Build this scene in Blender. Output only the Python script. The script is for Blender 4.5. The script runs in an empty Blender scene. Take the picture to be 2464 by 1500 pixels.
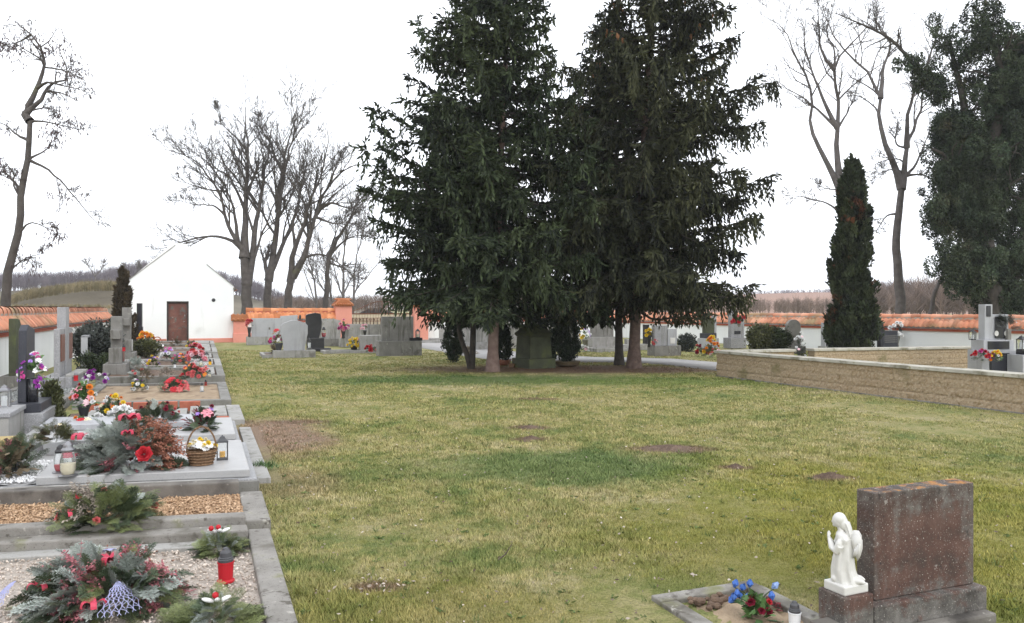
import bpy, math, random
import numpy as np
from mathutils import Vector, Matrix
R = math.radians
F, CX, HY, EYE = 1900.0, 1232.0, 742.0, 1.6       # the photo's focal length, centre and horizon (2464 px wide frame)
RZ = R(21.4)                                       # the graves' rows run 21.4 degrees off the view axis
scene = bpy.context.scene
COL = scene.collection
rng = np.random.default_rng(7)
random.seed(7)

def at(px, py, z=0.0):
    Y = (EYE - z) * F / (py - HY)
    return np.array([(px - CX) / F * Y, Y, z])
def P(px, py, Y):
    return np.array([(px - CX) / F * Y, Y, EYE + (HY - py) / F * Y])
def S(n, Y): return n * Y / F
NV = np.array([math.cos(RZ), math.sin(RZ), 0.0])   # across the row, to the right
DV = np.array([-math.sin(RZ), math.cos(RZ), 0.0])  # along the row, away
O0 = np.array([-1.098, 4.01, 0.0])
def row(s, v, z=0.0): return O0 + DV * s + NV * v + np.array([0, 0, z])

# ------------------------------------------------------------------ mesh building
def mesh_np(name, V, faces, tint=None, smooth=False):
    me = bpy.data.meshes.new(name)
    V = np.asarray(V, dtype=np.float32).reshape(-1, 3)
    if not (isinstance(faces, (list, tuple)) and len(faces) and isinstance(faces[0], np.ndarray)): faces = [np.array(faces)]
    faces = [np.asarray(f, dtype=np.int32) for f in faces if len(f)]
    nl = sum(f.size for f in faces); nf = sum(len(f) for f in faces)
    me.vertices.add(len(V)); me.vertices.foreach_set('co', V.ravel())
    me.loops.add(nl); me.loops.foreach_set('vertex_index', np.concatenate([f.ravel() for f in faces]))
    me.polygons.add(nf)
    tot = np.concatenate([np.full(len(f), f.shape[1], dtype=np.int32) for f in faces])
    st = np.concatenate([[0], np.cumsum(tot)[:-1]]).astype(np.int32)
    me.polygons.foreach_set('loop_start', st)
    if smooth: me.polygons.foreach_set('use_smooth', np.ones(nf, dtype=bool))
    if tint is not None:
        a = me.attributes.new('tint', 'FLOAT', 'POINT'); a.data.foreach_set('value', np.asarray(tint, dtype=np.float32))
    me.update(calc_edges=True)
    return me

class MB:
    def __init__(s): s.v = []; s.f = []
    def add(s, V, Fs):
        o = len(s.v)
        s.v += [tuple(map(float, p)) for p in V]
        s.f += [tuple(int(i) + o for i in f) for f in Fs]
        return s
    def box(s, x0, x1, y0, y1, z0, z1, taper=0.0):
        t = taper
        V = [(x0, y0, z0), (x1, y0, z0), (x1, y1, z0), (x0, y1, z0), (x0+t, y0+t, z1), (x1-t, y0+t, z1), (x1-t, y1-t, z1), (x0+t, y1-t, z1)]
        return s.add(V, [(3, 2, 1, 0), (4, 5, 6, 7), (0, 1, 5, 4), (1, 2, 6, 5), (2, 3, 7, 6), (3, 0, 4, 7)])
    def prism(s, out, y0, y1):                     # outline in (x, z), extruded along y
        n = len(out)
        V = [(x, y0, z) for x, z in out] + [(x, y1, z) for x, z in out]
        Fs = [tuple(range(n)), tuple(range(2*n-1, n-1, -1))]
        Fs += [(i, i+n, (i+1) % n + n, (i+1) % n) for i in range(n)]
        return s.add(V, Fs)
    def lathe(s, prof, n=16, c=(0, 0, 0), sx=1, sy=1, rot=0):
        V = []
        for r, z in prof:
            for k in range(n):
                a = 2*math.pi*k/n + rot
                V.append((c[0]+r*sx*math.cos(a), c[1]+r*sy*math.sin(a), c[2]+z))
        Fs = []
        for i in range(len(prof)-1):
            for k in range(n):
                k2 = (k+1) % n
                Fs.append((i*n+k, i*n+k2, (i+1)*n+k2, (i+1)*n+k))
        Fs.append(tuple(range(n-1, -1, -1))); m = (len(prof)-1)*n
        Fs.append(tuple(range(m, m+n)))
        return s.add(V, Fs)
    def ell(s, c, r, n=12, m=8, rot=None):
        V = []; Fs = []
        for i in range(m+1):
            t = math.pi*i/m
            for k in range(n):
                a = 2*math.pi*k/n
                p = Vector((r[0]*math.sin(t)*math.cos(a), r[1]*math.sin(t)*math.sin(a), -r[2]*math.cos(t)))
                if rot is not None: p = rot @ p
                V.append((p.x+c[0], p.y+c[1], p.z+c[2]))
        for i in range(m):
            for k in range(n):
                k2 = (k+1) % n
                Fs.append((i*n+k, i*n+k2, (i+1)*n+k2, (i+1)*n+k))
        return s.add(V, Fs)
    def tube(s, pts, rad, sides=8):
        pts = np.asarray(pts, float)[None]; rad = np.broadcast_to(np.asarray(rad, float), (pts.shape[1],))[None]
        V, Q = tubes(pts, rad, sides)
        s.add(V, Q)
        k = len(s.v)
        s.f.append(tuple(range(k-len(V), k-len(V)+sides))[::-1]); s.f.append(tuple(range(k-sides, k)))
        return s
    def mesh(s, name, smooth=False):
        me = bpy.data.meshes.new(name); me.from_pydata(s.v, [], s.f); me.validate()
        if smooth: me.polygons.foreach_set('use_smooth', [True]*len(me.polygons))
        me.update(); return me

def tubes(paths, radii, sides):
    """tapered tubes round N polylines of K points each"""
    N, K, _ = paths.shape
    T = np.gradient(paths, axis=1); T /= np.linalg.norm(T, axis=2, keepdims=True) + 1e-9
    ref = np.where(np.abs(T[:, :1, 2:3]) > .8, np.array([1.0, 0.13, 0]), np.array([0.1, 0.05, 1.0]))
    A = np.cross(T, ref); A /= np.linalg.norm(A, axis=2, keepdims=True) + 1e-9
    B = np.cross(T, A)
    ang = np.arange(sides)*2*np.pi/sides
    ring = A[:, :, None, :]*np.cos(ang)[None, None, :, None] + B[:, :, None, :]*np.sin(ang)[None, None, :, None]
    V = paths[:, :, None, :] + ring*radii[:, :, None, None]
    idx = np.arange(N*K*sides).reshape(N, K, sides)
    a = idx[:, :-1]; b = idx[:, 1:]
    Q = np.stack([a, np.roll(a, -1, 2), np.roll(b, -1, 2), b], -1).reshape(-1, 4)
    return V.reshape(-1, 3), Q

def obj(name, mesh, mat=None, parent=None, loc=(0, 0, 0), rz=0.0, bevel=0.0, smooth=False, scale=None, rot=None):
    if isinstance(mesh, MB): mesh = mesh.mesh(name, smooth)
    o = bpy.data.objects.new(name, mesh); COL.objects.link(o)
    if mat is not None and not mesh.materials: mesh.materials.append(mat)
    if parent is not None: o.parent = parent
    o.location = tuple(map(float, loc)); o.rotation_euler = rot if rot is not None else (0, 0, rz)
    if scale is not None: o.scale = (scale,)*3 if isinstance(scale, (int, float)) else scale
    if bevel:
        b = o.modifiers.new('bevel', 'BEVEL'); b.width = bevel; b.segments = 2; b.limit_method = 'ANGLE'; b.angle_limit = R(40)
    return o
def tag(o, label=None, cat=None, group=None, kind=None):
    if label: o['label'] = label
    if cat: o['category'] = cat
    if group: o['group'] = group
    if kind: o['kind'] = kind
    return o
def thing(name, label, cat, loc=(0, 0, 0), rz=0.0, group=None):
    o = bpy.data.objects.new(name, None); COL.objects.link(o); o.empty_display_size = .1
    o.location = tuple(map(float, loc)); o.rotation_euler = (0, 0, rz)
    return tag(o, label, cat, group)

# ------------------------------------------------------------------ materials
def lin(c):
    return tuple(((x/12.92) if x <= .04045 else ((x+.055)/1.055)**2.4) for x in c[:3]) + (1,)
class NT:
    def __init__(s, name):
        s.m = bpy.data.materials.new(name); s.m.use_nodes = True
        s.t = s.m.node_tree; s.b = s.t.nodes['Principled BSDF']
    def n(s, typ, **kw):
        x = s.t.nodes.new(typ)
        for k, v in kw.items(): setattr(x, k, v)
        return x
    def l(s, a, b): s.t.links.new(a, b)
    def mix(s, fac, a, b, mode='MIX'):
        x = s.n('ShaderNodeMix', data_type='RGBA', blend_type=mode)
        for sock, v in ((x.inputs[0], fac), (x.inputs[6], a), (x.inputs[7], b)):
            if hasattr(v, 'is_linked'): s.l(v, sock)
            elif isinstance(v, (int, float)): sock.default_value = v
            else: sock.default_value = tuple(v[:3]) + (1,)
        return x.outputs[2]
    def noise(s, co, scale, detail=4, rough=.55, dist=0):
        x = s.n('ShaderNodeTexNoise'); x.inputs['Scale'].default_value = scale; x.inputs['Detail'].default_value = detail
        x.inputs['Roughness'].default_value = rough; x.inputs['Distortion'].default_value = dist
        s.l(co, x.inputs['Vector']); return x.outputs['Fac']
    def ramp(s, fac, stops, interp='LINEAR'):
        x = s.n('ShaderNodeValToRGB'); e = x.color_ramp.elements; x.color_ramp.interpolation = interp
        while len(e) < len(stops): e.new(.5)
        for q, (p, c) in zip(e, stops):
            q.position = p; q.color = (c, c, c, 1) if isinstance(c, (int, float)) else tuple(c[:3]) + (1,)
        s.l(fac, x.inputs[0]); return x.outputs['Color']
    def rng(s, v, a, b, c=0, d=1):
        x = s.n('ShaderNodeMapRange', interpolation_type='SMOOTHSTEP')
        for i, q in enumerate((a, b, c, d)): x.inputs[i+1].default_value = q
        s.l(v, x.inputs[0]); return x.outputs[0]
    def math(s, op, a, b=None):
        x = s.n('ShaderNodeMath', operation=op)
        for sock, v in ((x.inputs[0], a), (x.inputs[1], b)):
            if v is None: continue
            if hasattr(v, 'is_linked'): s.l(v, sock)
            else: sock.default_value = v
        return x.outputs[0]
    def bump(s, h, dist=.01, strength=.5):
        x = s.n('ShaderNodeBump'); x.inputs['Strength'].default_value = strength; x.inputs['Distance'].default_value = dist
        s.l(h, x.inputs['Height']); s.l(x.outputs[0], s.b.inputs['Normal'])
    def out(s, col, rough=.8, spec=.3):
        if hasattr(col, 'is_linked'): s.l(col, s.b.inputs['Base Color'])
        else: s.b.inputs['Base Color'].default_value = tuple(col[:3]) + (1,)
        s.b.inputs['Roughness'].default_value = rough; s.b.inputs['Specular IOR Level'].default_value = spec
        return s.m
def M(name, cols, scale=4, detail=5, rough=.85, spec=.3, bump=0, bscale=30, speck=(), stain=(), streak=(), tint=None, lo=.32, hi=.68, world=False, metal=0):
    """speck / stain: lists of (colour, scale, from, to); tint: multiply range driven by the mesh's own per-leaf value"""
    t = NT(name)
    co = t.n('ShaderNodeNewGeometry').outputs['Position'] if world else t.n('ShaderNodeTexCoord').outputs['Object']
    cols = [tuple(c) for c in cols]
    if len(cols) > 1:
        k = len(cols)-1
        c = t.ramp(t.noise(co, scale, detail), [(lo+(hi-lo)*i/k, q) for i, q in enumerate(cols)])
    else:
        c = t.mix(0.0, cols[0], cols[0])
    for q, sc, a, b in list(stain)+list(speck):
        c = t.mix(t.rng(t.noise(co, sc, 4 if sc < 40 else 2), a, b), c, q)
    for q, sc, a, b in streak:                       # run-off streaks: noise drawn out downwards
        mp = t.n('ShaderNodeMapping'); mp.inputs['Scale'].default_value = (1, 1, .13); t.l(co, mp.inputs[0])
        c = t.mix(t.rng(t.noise(mp.outputs[0], sc, 5, .65), a, b), c, q)
    if tint:
        a = t.n('ShaderNodeAttribute', attribute_name='tint').outputs['Fac']
        c = t.mix(1.0, c, t.ramp(a, [(0, tint[0]), (1, tint[1])]), 'MULTIPLY')
    if bump: t.bump(t.noise(co, bscale, 5), bump, .6)
    t.b.inputs['Metallic'].default_value = metal
    return t.out(c, rough, spec)
MAT = {}
def mk(k, *a, **kw): MAT[k] = M(k, *a, **kw)
mk('white_plaster', [(.76, .78, .79), (.84, .85, .85)], .6, bump=.004, bscale=25, streak=[((.66, .66, .65), 2.5, .58, .8)], stain=[((.56, .55, .53), .5, .66, .9), ((.62, .62, .62), 6, .68, .85)])
mk('pink_plaster', [(.62, .25, .19), (.7, .31, .24)], 1.5, bump=.003, stain=[((.5, .24, .18), 3, .6, .8)])
mk('red_trim', [(.36, .09, .055), (.46, .14, .09)], 3, bump=.003, stain=[((.5, .4, .36), 4, .64, .78)])
mk('rooftile', [(.50, .19, .105), (.6, .265, .16), (.62, .33, .225)], 1.6, rough=.85, tint=((.62, .58, .55), (1.15, 1.15, 1.15)), stain=[((.3, .22, .12), .45, .56, .72), ((.36, .29, .2), 5, .62, .78)], world=True)
mk('rooftile_back', [(.48, .165, .065), (.57, .23, .105), (.6, .28, .15)], 1.6, rough=.85, tint=((.65, .6, .55), (1.15, 1.15, 1.15)), stain=[((.4, .28, .12), .8, .66, .85)], world=True)
mk('mortar', [(.3, .27, .23), (.44, .38, .32)], 5, bump=.01)
mk('granite', [(.25, .25, .255), (.33, .33, .335)], 2, rough=.55, spec=.4, speck=[((.12, .12, .13), 130, .56, .66), ((.7, .7, .7), 110, .62, .72)], streak=[((.17, .165, .155), 6, .54, .72)], stain=[((.19, .185, .17), 2.2, .57, .78)])
mk('granite_light', [(.34, .345, .36), (.41, .415, .43)], 2, rough=.5, spec=.4, speck=[((.25, .25, .27), 120, .58, .7)], streak=[((.26, .26, .265), 5, .52, .75)], stain=[((.27, .27, .27), 1.7, .58, .85)])
mk('granite_slab', [(.34, .337, .33), (.43, .425, .42)], 1.7, rough=.4, spec=.5, speck=[((.28, .28, .29), 140, .56, .68)], stain=[((.38, .36, .33), 3, .58, .75), ((.3, .3, .28), 9, .66, .76)])
mk('black_granite', [(.018, .018, .022), (.03, .03, .035)], 3, rough=.16, spec=.6)
mk('blue_granite', [(.026, .028, .036), (.04, .042, .052)], 3, rough=.5, spec=.3, speck=[((.09, .09, .105), 150, .6, .7)])
mk('concrete', [(.165, .16, .145), (.245, .236, .22)], 3, bump=.006, bscale=60, streak=[((.1, .095, .08), 7, .52, .7), ((.3, .29, .26), 11, .6, .75)], stain=[((.1, .095, .078), 2.5, .54, .72), ((.34, .33, .29), 11, .64, .75), ((.2, .2, .12), 5, .66, .8)], speck=[((.12, .115, .1), 70, .62, .72)])
mk('concrete_light', [(.27, .265, .25), (.37, .36, .34)], 3, bump=.005, bscale=60, streak=[((.17, .165, .145), 6, .5, .7), ((.42, .41, .38), 10, .6, .78)], stain=[((.16, .15, .13), 2.5, .54, .74), ((.2, .19, .12), 8, .6, .8)], speck=[((.22, .21, .2), 80, .6, .72)])
mk('concrete_dark', [(.1, .09, .08), (.19, .175, .155)], 4, bump=.008, bscale=50, stain=[((.36, .34, .3), 14, .62, .7), ((.05, .045, .04), 3, .55, .75)])
mk('kerb', [(.19, .178, .16), (.29, .275, .25)], 4, bump=.006, bscale=60, stain=[((.12, .11, .09), 2.6, .5, .68), ((.17, .17, .085), 4, .58, .74), ((.1, .09, .075), 13, .58, .7), ((.38, .36, .32), 16, .64, .74)], speck=[((.1, .09, .08), 90, .62, .72)])
mk('moss_stone', [(.052, .056, .036), (.088, .098, .056)], 3, bump=.012, bscale=25, stain=[((.11, .13, .045), 2, .52, .74), ((.04, .035, .03), 6, .6, .8)])
mk('aged_stone', [(.16, .15, .13), (.25, .24, .22)], 4, bump=.01, bscale=25, stain=[((.07, .065, .055), 3, .56, .76)])
mk('plaque_brown', [(.13, .055, .04), (.2, .09, .06)], 6, rough=.4)
mk('coping_stone', [(.35, .33, .28), (.46, .44, .38)], 3, bump=.006, bscale=40, stain=[((.2, .185, .14), 3.2, .52, .68), ((.23, .22, .12), 9, .58, .74)])
mk('brick_red', [(.3, .08, .05), (.42, .15, .09)], 8, bump=.006)
mk('soil', [(.085, .055, .04), (.17, .115, .08)], 9, bump=.03, bscale=40)
mk('molehill_soil', [(.1, .066, .048), (.18, .125, .092)], 14, bump=.03, bscale=60)
mk('sand', [(.25, .18, .115), (.36, .275, .185)], 7, bump=.02, bscale=60, stain=[((.13, .085, .055), 3, .58, .72)])
mk('path', [(.3, .29, .28), (.37, .36, .35)], 2, bump=.004, bscale=60, world=True)
mk('pebble_bed', [(.3, .26, .22), (.5, .44, .39)], 55, 3, bump=.02, bscale=60)
mk('pebble', [(.52, .46, .41), (.72, .66, .6)], 14, tint=((.5, .46, .42), (1.15, 1.12, 1.08)), rough=.7)
mk('white_pebble', [(.7, .7, .7), (.8, .8, .8)], 14, tint=((.7, .7, .7), (1.1, 1.1, 1.1)))
mk('shavings', [(.46, .31, .19), (.6, .43, .29)], 14, tint=((.65, .58, .52), (1.2, 1.18, 1.15)))
mk('grey_gravel', [(.2, .21, .2), (.33, .34, .33)], 12, tint=((.6, .6, .6), (1.15, 1.15, 1.15)))
# bark and foliage
mk('bark_spruce', [(.075, .05, .04), (.15, .105, .085)], 9, bump=.03, bscale=22, stain=[((.2, .155, .13), 5, .6, .8)])
mk('bark_pale', [(.13, .085, .07), (.215, .155, .13)], 7, bump=.03, bscale=18, stain=[((.1, .06, .05), 4, .58, .78)])
mk('bark_dark', [(.035, .03, .026), (.07, .06, .05)], 8, bump=.03, bscale=20)
mk('bark_bare', [(.055, .047, .043), (.1, .088, .08)], 4, bump=.03, bscale=14, stain=[((.1, .1, .055), 1.5, .6, .8)])
mk('bark_grey', [(.085, .074, .07), (.14, .125, .12)], 4, bump=.03, bscale=14, stain=[((.085, .09, .045), 1.2, .6, .8)])
mk('pod', [(.1, .075, .08), (.15, .115, .115)], 4)
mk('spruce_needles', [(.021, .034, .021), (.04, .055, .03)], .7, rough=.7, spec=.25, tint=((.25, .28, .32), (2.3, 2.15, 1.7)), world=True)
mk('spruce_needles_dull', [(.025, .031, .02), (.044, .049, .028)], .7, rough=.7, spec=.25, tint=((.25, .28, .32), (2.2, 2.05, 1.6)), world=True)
mk('cone', [(.2, .09, .045), (.28, .14, .07)], 6)
mk('thuja', [(.022, .033, .02), (.046, .056, .028)], 1.6, rough=.75, tint=((.25, .27, .27), (2.0, 2.0, 1.7)), stain=[((.12, .042, .022), 1.05, .59, .66)])
mk('thuja_brown', [(.05, .038, .022), (.075, .055, .032)], 3, rough=.8, tint=((.5, .5, .5), (1.4, 1.4, 1.3)))
mk('ivy', [(.02, .034, .019), (.043, .054, .03)], .9, rough=.7, spec=.2, tint=((.3, .33, .33), (2.1, 2.1, 2.0)), stain=[((.07, .06, .035), .7, .6, .75)])
mk('boxwood', [(.025, .038, .018), (.05, .065, .03)], 3, rough=.6, tint=((.4, .4, .4), (1.6, 1.6, 1.4)))
mk('olive_bush', [(.075, .085, .038), (.125, .13, .06)], 3, rough=.6, tint=((.4, .4, .4), (1.5, 1.5, 1.4)))
mk('grey_bush', [(.035, .042, .035), (.07, .078, .068)], 3, rough=.6, tint=((.4, .4, .4), (1.6, 1.6, 1.6)))
mk('dwarf_conifer', [(.018, .03, .02), (.035, .052, .032)], 5, rough=.6, tint=((.4, .42, .45), (1.6, 1.6, 1.4)))
mk('silver_fir', [(.28, .31, .28), (.41, .44, .4)], 9, rough=.6, tint=((.55, .58, .58), (1.3, 1.3, 1.3)))
mk('dark_fir', [(.05, .075, .045), (.1, .13, .075)], 9, rough=.6, tint=((.5, .5, .5), (1.5, 1.5, 1.4)))
mk('green_fir', [(.11, .14, .055), (.18, .205, .085)], 9, rough=.6, tint=((.45, .45, .45), (1.4, 1.4, 1.3)))
mk('leaf_green', [(.05, .11, .03), (.1, .17, .06)], 9, rough=.5, tint=((.5, .5, .5), (1.4, 1.4, 1.4)))
mk('brown_greens', [(.1, .08, .05), (.18, .14, .09)], 9, rough=.7, tint=((.45, .45, .45), (1.4, 1.4, 1.4)))
mk('heather_pink', [(.33, .11, .13), (.45, .18, .2)], 14, tint=((.6, .55, .55), (1.3, 1.3, 1.3)))
mk('heather_rust', [(.22, .09, .06), (.36, .16, .1)], 14, tint=((.6, .55, .55), (1.3, 1.3, 1.3)))
mk('heather_dry', [(.26, .22, .18), (.38, .33, .28)], 14, tint=((.6, .6, .6), (1.3, 1.3, 1.3)))
mk('dark_red_leaf', [(.11, .02, .028), (.2, .045, .05)], 10, tint=((.6, .6, .6), (1.4, 1.4, 1.4)))
# petals and small things
for k, c in dict(red=(.5, .028, .04), coral=(.62, .14, .14), pink=(.75, .3, .36), magenta=(.5, .06, .25), purple=(.24, .03, .26), violet=(.38, .22, .62), white=(.83, .83, .82),
                 cream=(.78, .7, .48), yellow=(.8, .58, .04), orange=(.75, .24, .03), wine=(.2, .015, .035), blue=(.1, .22, .62), blush=(.8, .55, .58), skyblue=(.3, .42, .7)).items():
    MAT['petal_'+k] = M('petal_'+k, [tuple(x*.8 for x in c), c], 3, 2, rough=.6, spec=.2)
mk('red_plastic', [(.42, .012, .02)], rough=.5, spec=.3)
mk('red_ribbon', [(.42, .03, .07), (.55, .06, .1)], 8, rough=.45)
mk('black_plastic', [(.022, .022, .024)], rough=.4, spec=.5)
mk('grey_plastic', [(.055, .055, .06)], rough=.45, spec=.5)
mk('white_plastic', [(.72, .73, .74)], rough=.35, spec=.5)
mk('yellow_wax', [(.8, .4, .01)], rough=.4)
mk('cream_wax', [(.72, .64, .45)], rough=.5)
mk('white_china', [(.55, .54, .51), (.61, .6, .57)], 20, rough=.35, spec=.5, stain=[((.6, .58, .54), 30, .64, .75)])
mk('blue_net', [(.36, .37, .56)], rough=.6)
mk('wicker', [(.1, .055, .03), (.26, .16, .09)], 60, bump=.01, bscale=120)
mk('wicker_box', [(.32, .24, .1), (.42, .33, .16)], 20)
mk('terracotta', [(.28, .12, .08), (.36, .17, .11)], 9)
mk('brown_pot', [(.11, .085, .045), (.16, .12, .07)], 9)
mk('rust', [(.1, .04, .025), (.2, .085, .05)], 12, rough=.8)
mk('iron', [(.035, .028, .026), (.06, .045, .04)], 12, rough=.6)
mk('steel', [(.25, .25, .26)], rough=.35, metal=.7)
mk('stick_bark', [(.07, .05, .04), (.12, .09, .07)], 20)
mk('cream_wall', [(.48, .41, .3), (.58, .5, .38)], 2)
mk('brown_photo', [(.3, .2, .15), (.5, .45, .4)], 30)
def glass(name, col=(.9, .92, .92), rough=.05):
    t = NT(name); t.b.inputs['Transmission Weight'].default_value = .9; t.b.inputs['IOR'].default_value = 1.2
    m = t.out(col, rough, .5); MAT[name] = m
glass('lantern_glass'); glass('red_glass', (.8, .15, .12)); 

def door_mat():
    t = NT('rusty_door'); co = t.n('ShaderNodeTexCoord').outputs['Object']
    c = t.ramp(t.noise(co, 2.2, 6), [(.3, (.085, .038, .03)), (.55, (.15, .06, .045)), (.7, (.19, .085, .062))])
    c = t.mix(t.rng(t.noise(co, 5, 6, .7), .53, .62), c, (.1, .1, .09))
    c = t.mix(t.rng(t.noise(co, 3.1, 5, .7), .62, .68), c, (.27, .25, .22))
    t.bump(t.noise(co, 12, 5), .01); MAT['rusty_door'] = t.out(c, .6)
door_mat()
def stone_block_mat():
    t = NT('split_block'); co = t.n('ShaderNodeTexCoord').outputs['Object']
    sp = t.n('ShaderNodeSeparateXYZ'); t.l(co, sp.inputs[0]); cb = t.n('ShaderNodeCombineXYZ')
    t.l(sp.outputs[0], cb.inputs[0]); t.l(sp.outputs[2], cb.inputs[1])
    br = t.n('ShaderNodeTexBrick'); t.l(cb.outputs[0], br.inputs['Vector'])
    br.inputs['Scale'].default_value = 1; br.inputs['Brick Width'].default_value = .62; br.inputs['Row Height'].default_value = .145; br.inputs['Mortar Size'].default_value = .003
    br.inputs['Color1'].default_value = (.36, .275, .175, 1); br.inputs['Color2'].default_value = (.31, .225, .135, 1); br.inputs['Mortar'].default_value = (.22, .165, .11, 1)
    br.inputs['Mortar Smooth'].default_value = .6
    c = t.mix(t.rng(t.noise(co, 24, 5, .7), .38, .68), br.outputs['Color'], (.43, .35, .25))
    c = t.mix(t.rng(t.noise(co, 9, 5, .65), .55, .72), c, (.25, .18, .1))
    c = t.mix(t.rng(t.noise(co, 1.6, 4), .56, .75), c, (.22, .185, .1))
    h = t.math('ADD', t.noise(co, 16, 6, .65), t.math('MULTIPLY', br.outputs['Fac'], -.35))
    t.bump(h, .035, .9); MAT['split_block'] = t.out(c, .95, .15)
stone_block_mat()
def old_headstone_mat():
    t = NT('weathered_red_stone'); co = t.n('ShaderNodeTexCoord').outputs['Object']
    sp = t.n('ShaderNodeSeparateXYZ'); t.l(co, sp.inputs[0]); x, z = sp.outputs[0], sp.outputs[2]
    w = t.math('MULTIPLY', t.math('SUBTRACT', t.noise(co, 6, 7, .75), .5), .62)
    red = t.ramp(t.noise(co, 5, 6, .65), [(.3, (.055, .044, .038)), (.5, (.098, .056, .045)), (.66, (.14, .085, .068)), (.76, (.2, .175, .155))])
    grey = t.ramp(t.noise(co, 9, 6, .7), [(.3, (.055, .05, .045)), (.5, (.125, .117, .105)), (.7, (.21, .197, .178))])
    low = t.rng(t.math('ADD', z, w), .2, .1); hi = t.rng(t.math('ADD', z, w), .6, .72)
    rt = t.rng(t.math('ADD', x, w), .6, .69); lf = t.rng(t.math('ADD', x, w), .05, -.04)
    f = t.math('MAXIMUM', t.math('MAXIMUM', low, t.math('MULTIPLY', hi, .8)), t.math('MAXIMUM', t.math('MULTIPLY', rt, .7), t.math('MULTIPLY', lf, .6)))
    f = t.math('MAXIMUM', f, t.rng(t.noise(co, 4.4, 6, .7), .52, .68)); red = t.mix(t.rng(t.math('ADD', z, w), .4, .75, 0, .75), red, (.06, .043, .036))
    c = t.mix(f, red, grey)
    c = t.mix(t.rng(t.noise(co, 120, 2), .63, .69), c, (.4, .37, .33)); c = t.mix(t.rng(t.noise(co, 20, 6, .75), .6, .68), c, (.3, .28, .255)); c = t.mix(t.rng(t.noise(co, 13, 6, .75), .58, .68), c, (.05, .042, .04))
    c = t.mix(t.rng(t.noise(co, 38, 3), .68, .73), c, (.045, .04, .038))
    nz = t.n('ShaderNodeSeparateXYZ'); t.l(t.n('ShaderNodeNewGeometry').outputs['Normal'], nz.inputs[0])
    top = t.math('MULTIPLY', t.rng(nz.outputs[2], .5, .9), t.math('MULTIPLY', t.rng(z, .6, .66), t.rng(t.noise(co, 9, 5, .7), .46, .6)))
    c = t.mix(top, c, (.36, .17, .055))
    t.bump(t.noise(co, 45, 5, .65), .006, .8); MAT['weathered_red_stone'] = t.out(c, .9, .2)
old_headstone_mat()

# lawn: one colour field shared by the ground sheet and the grass blades that grow on it
def lawn_color(t, pos):
    n1 = t.noise(pos, .42, 5, .6); n2 = t.noise(pos, 1.7, 5, .65); n3 = t.noise(pos, 9, 4, .7)
    m = t.math('ADD', t.math('ADD', t.math('MULTIPLY', n1, .45), t.math('MULTIPLY', n2, .4)), t.math('MULTIPLY', n3, .35))
    c = t.ramp(m, [(.45, (.13, .18, .066)), (.52, (.2, .222, .083)), (.575, (.278, .27, .113)), (.64, (.345, .31, .152)), (.74, (.41, .36, .22))])
    q1 = t.noise(pos, 2.7, 6, .7); q2_ = t.noise(pos, 3.9, 7, .75)
    c = t.mix(t.rng(q1, .56, .68, 0, .6), c, (.135, .18, .055)); c = t.mix(t.rng(q2_, .6, .7, 0, .6), c, (.3, .225, .155)); c = t.mix(t.rng(q1, .43, .33, 0, .5), c, (.26, .25, .07))
    def patch(c, x, y, rx, ry, col, amt, rz=0.0, wob=.5):
        mp = t.n('ShaderNodeMapping', vector_type='TEXTURE'); mp.inputs['Location'].default_value = (x, y, 0); mp.inputs['Rotation'].default_value = (0, 0, rz); mp.inputs['Scale'].default_value = (rx, ry, 1e4)
        t.l(pos, mp.inputs[0]); L = t.n('ShaderNodeVectorMath', operation='LENGTH'); t.l(mp.outputs[0], L.inputs[0])
        d = t.math('ADD', L.outputs['Value'], t.math('MULTIPLY', t.math('SUBTRACT', n2, .5), wob*2.5))
        d = t.math('ADD', d, t.math('MULTIPLY', t.math('SUBTRACT', n3, .5), wob*1.2))
        return t.mix(t.rng(d, 1.15, .45, 0, amt), c, col)
    G = at
    a = G(1390, 1120); c = patch(c, a[0], a[1], 1.5, 1.1, (.105, .165, .065), .8)
    a = G(1150, 1130); c = patch(c, a[0], a[1], 1.6, .8, (.15, .185, .07), .55)
    a = G(1240, 912); c = patch(c, a[0]-.6, a[1]-.2, 5.0, 1.5, (.085, .145, .048), .8)
    a = G(1500, 916); c = patch(c, a[0]+1.2, a[1]-.4, 3.8, 1.1, (.15, .195, .055), .7)
    a = G(1385, 889); c = patch(c, a[0], a[1]+.1, 5.6, 1.75, (.135, .08, .06), .97, 0, .3)
    a = G(2250, 1230); c = patch(c, a[0], a[1], 2.2, 2.8, (.255, .245, .05), .65)
    a = G(1850, 1300); c = patch(c, a[0], a[1], 1.6, 1.2, (.235, .22, .055), .55)
    a = G(1000, 1480); c = patch(c, a[0], a[1], 1.2, .7, (.24, .215, .06), .45)
    a = G(670, 1045); c = patch(c, a[0], a[1], .75, 1.9, (.29, .2, .155), .95, RZ)
    a = G(700, 1160); c = patch(c, a[0], a[1], .5, .9, (.26, .2, .13), .6, RZ)
    for px, py, rx, ry in ((1275, 1028, .35, .22), (1280, 1056, .3, .16), (1610, 1080, .62, .3), (1770, 1125, .22, .12), (1998, 1150, .3, .16), (905, 1412, .2, .1), (1300, 960, .5, .2), (720, 1015, .5, .25)):
        a = G(px, py); c = patch(c, a[0], a[1], rx, ry, (.2, .13, .1), .85)
    return c, n3
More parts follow.
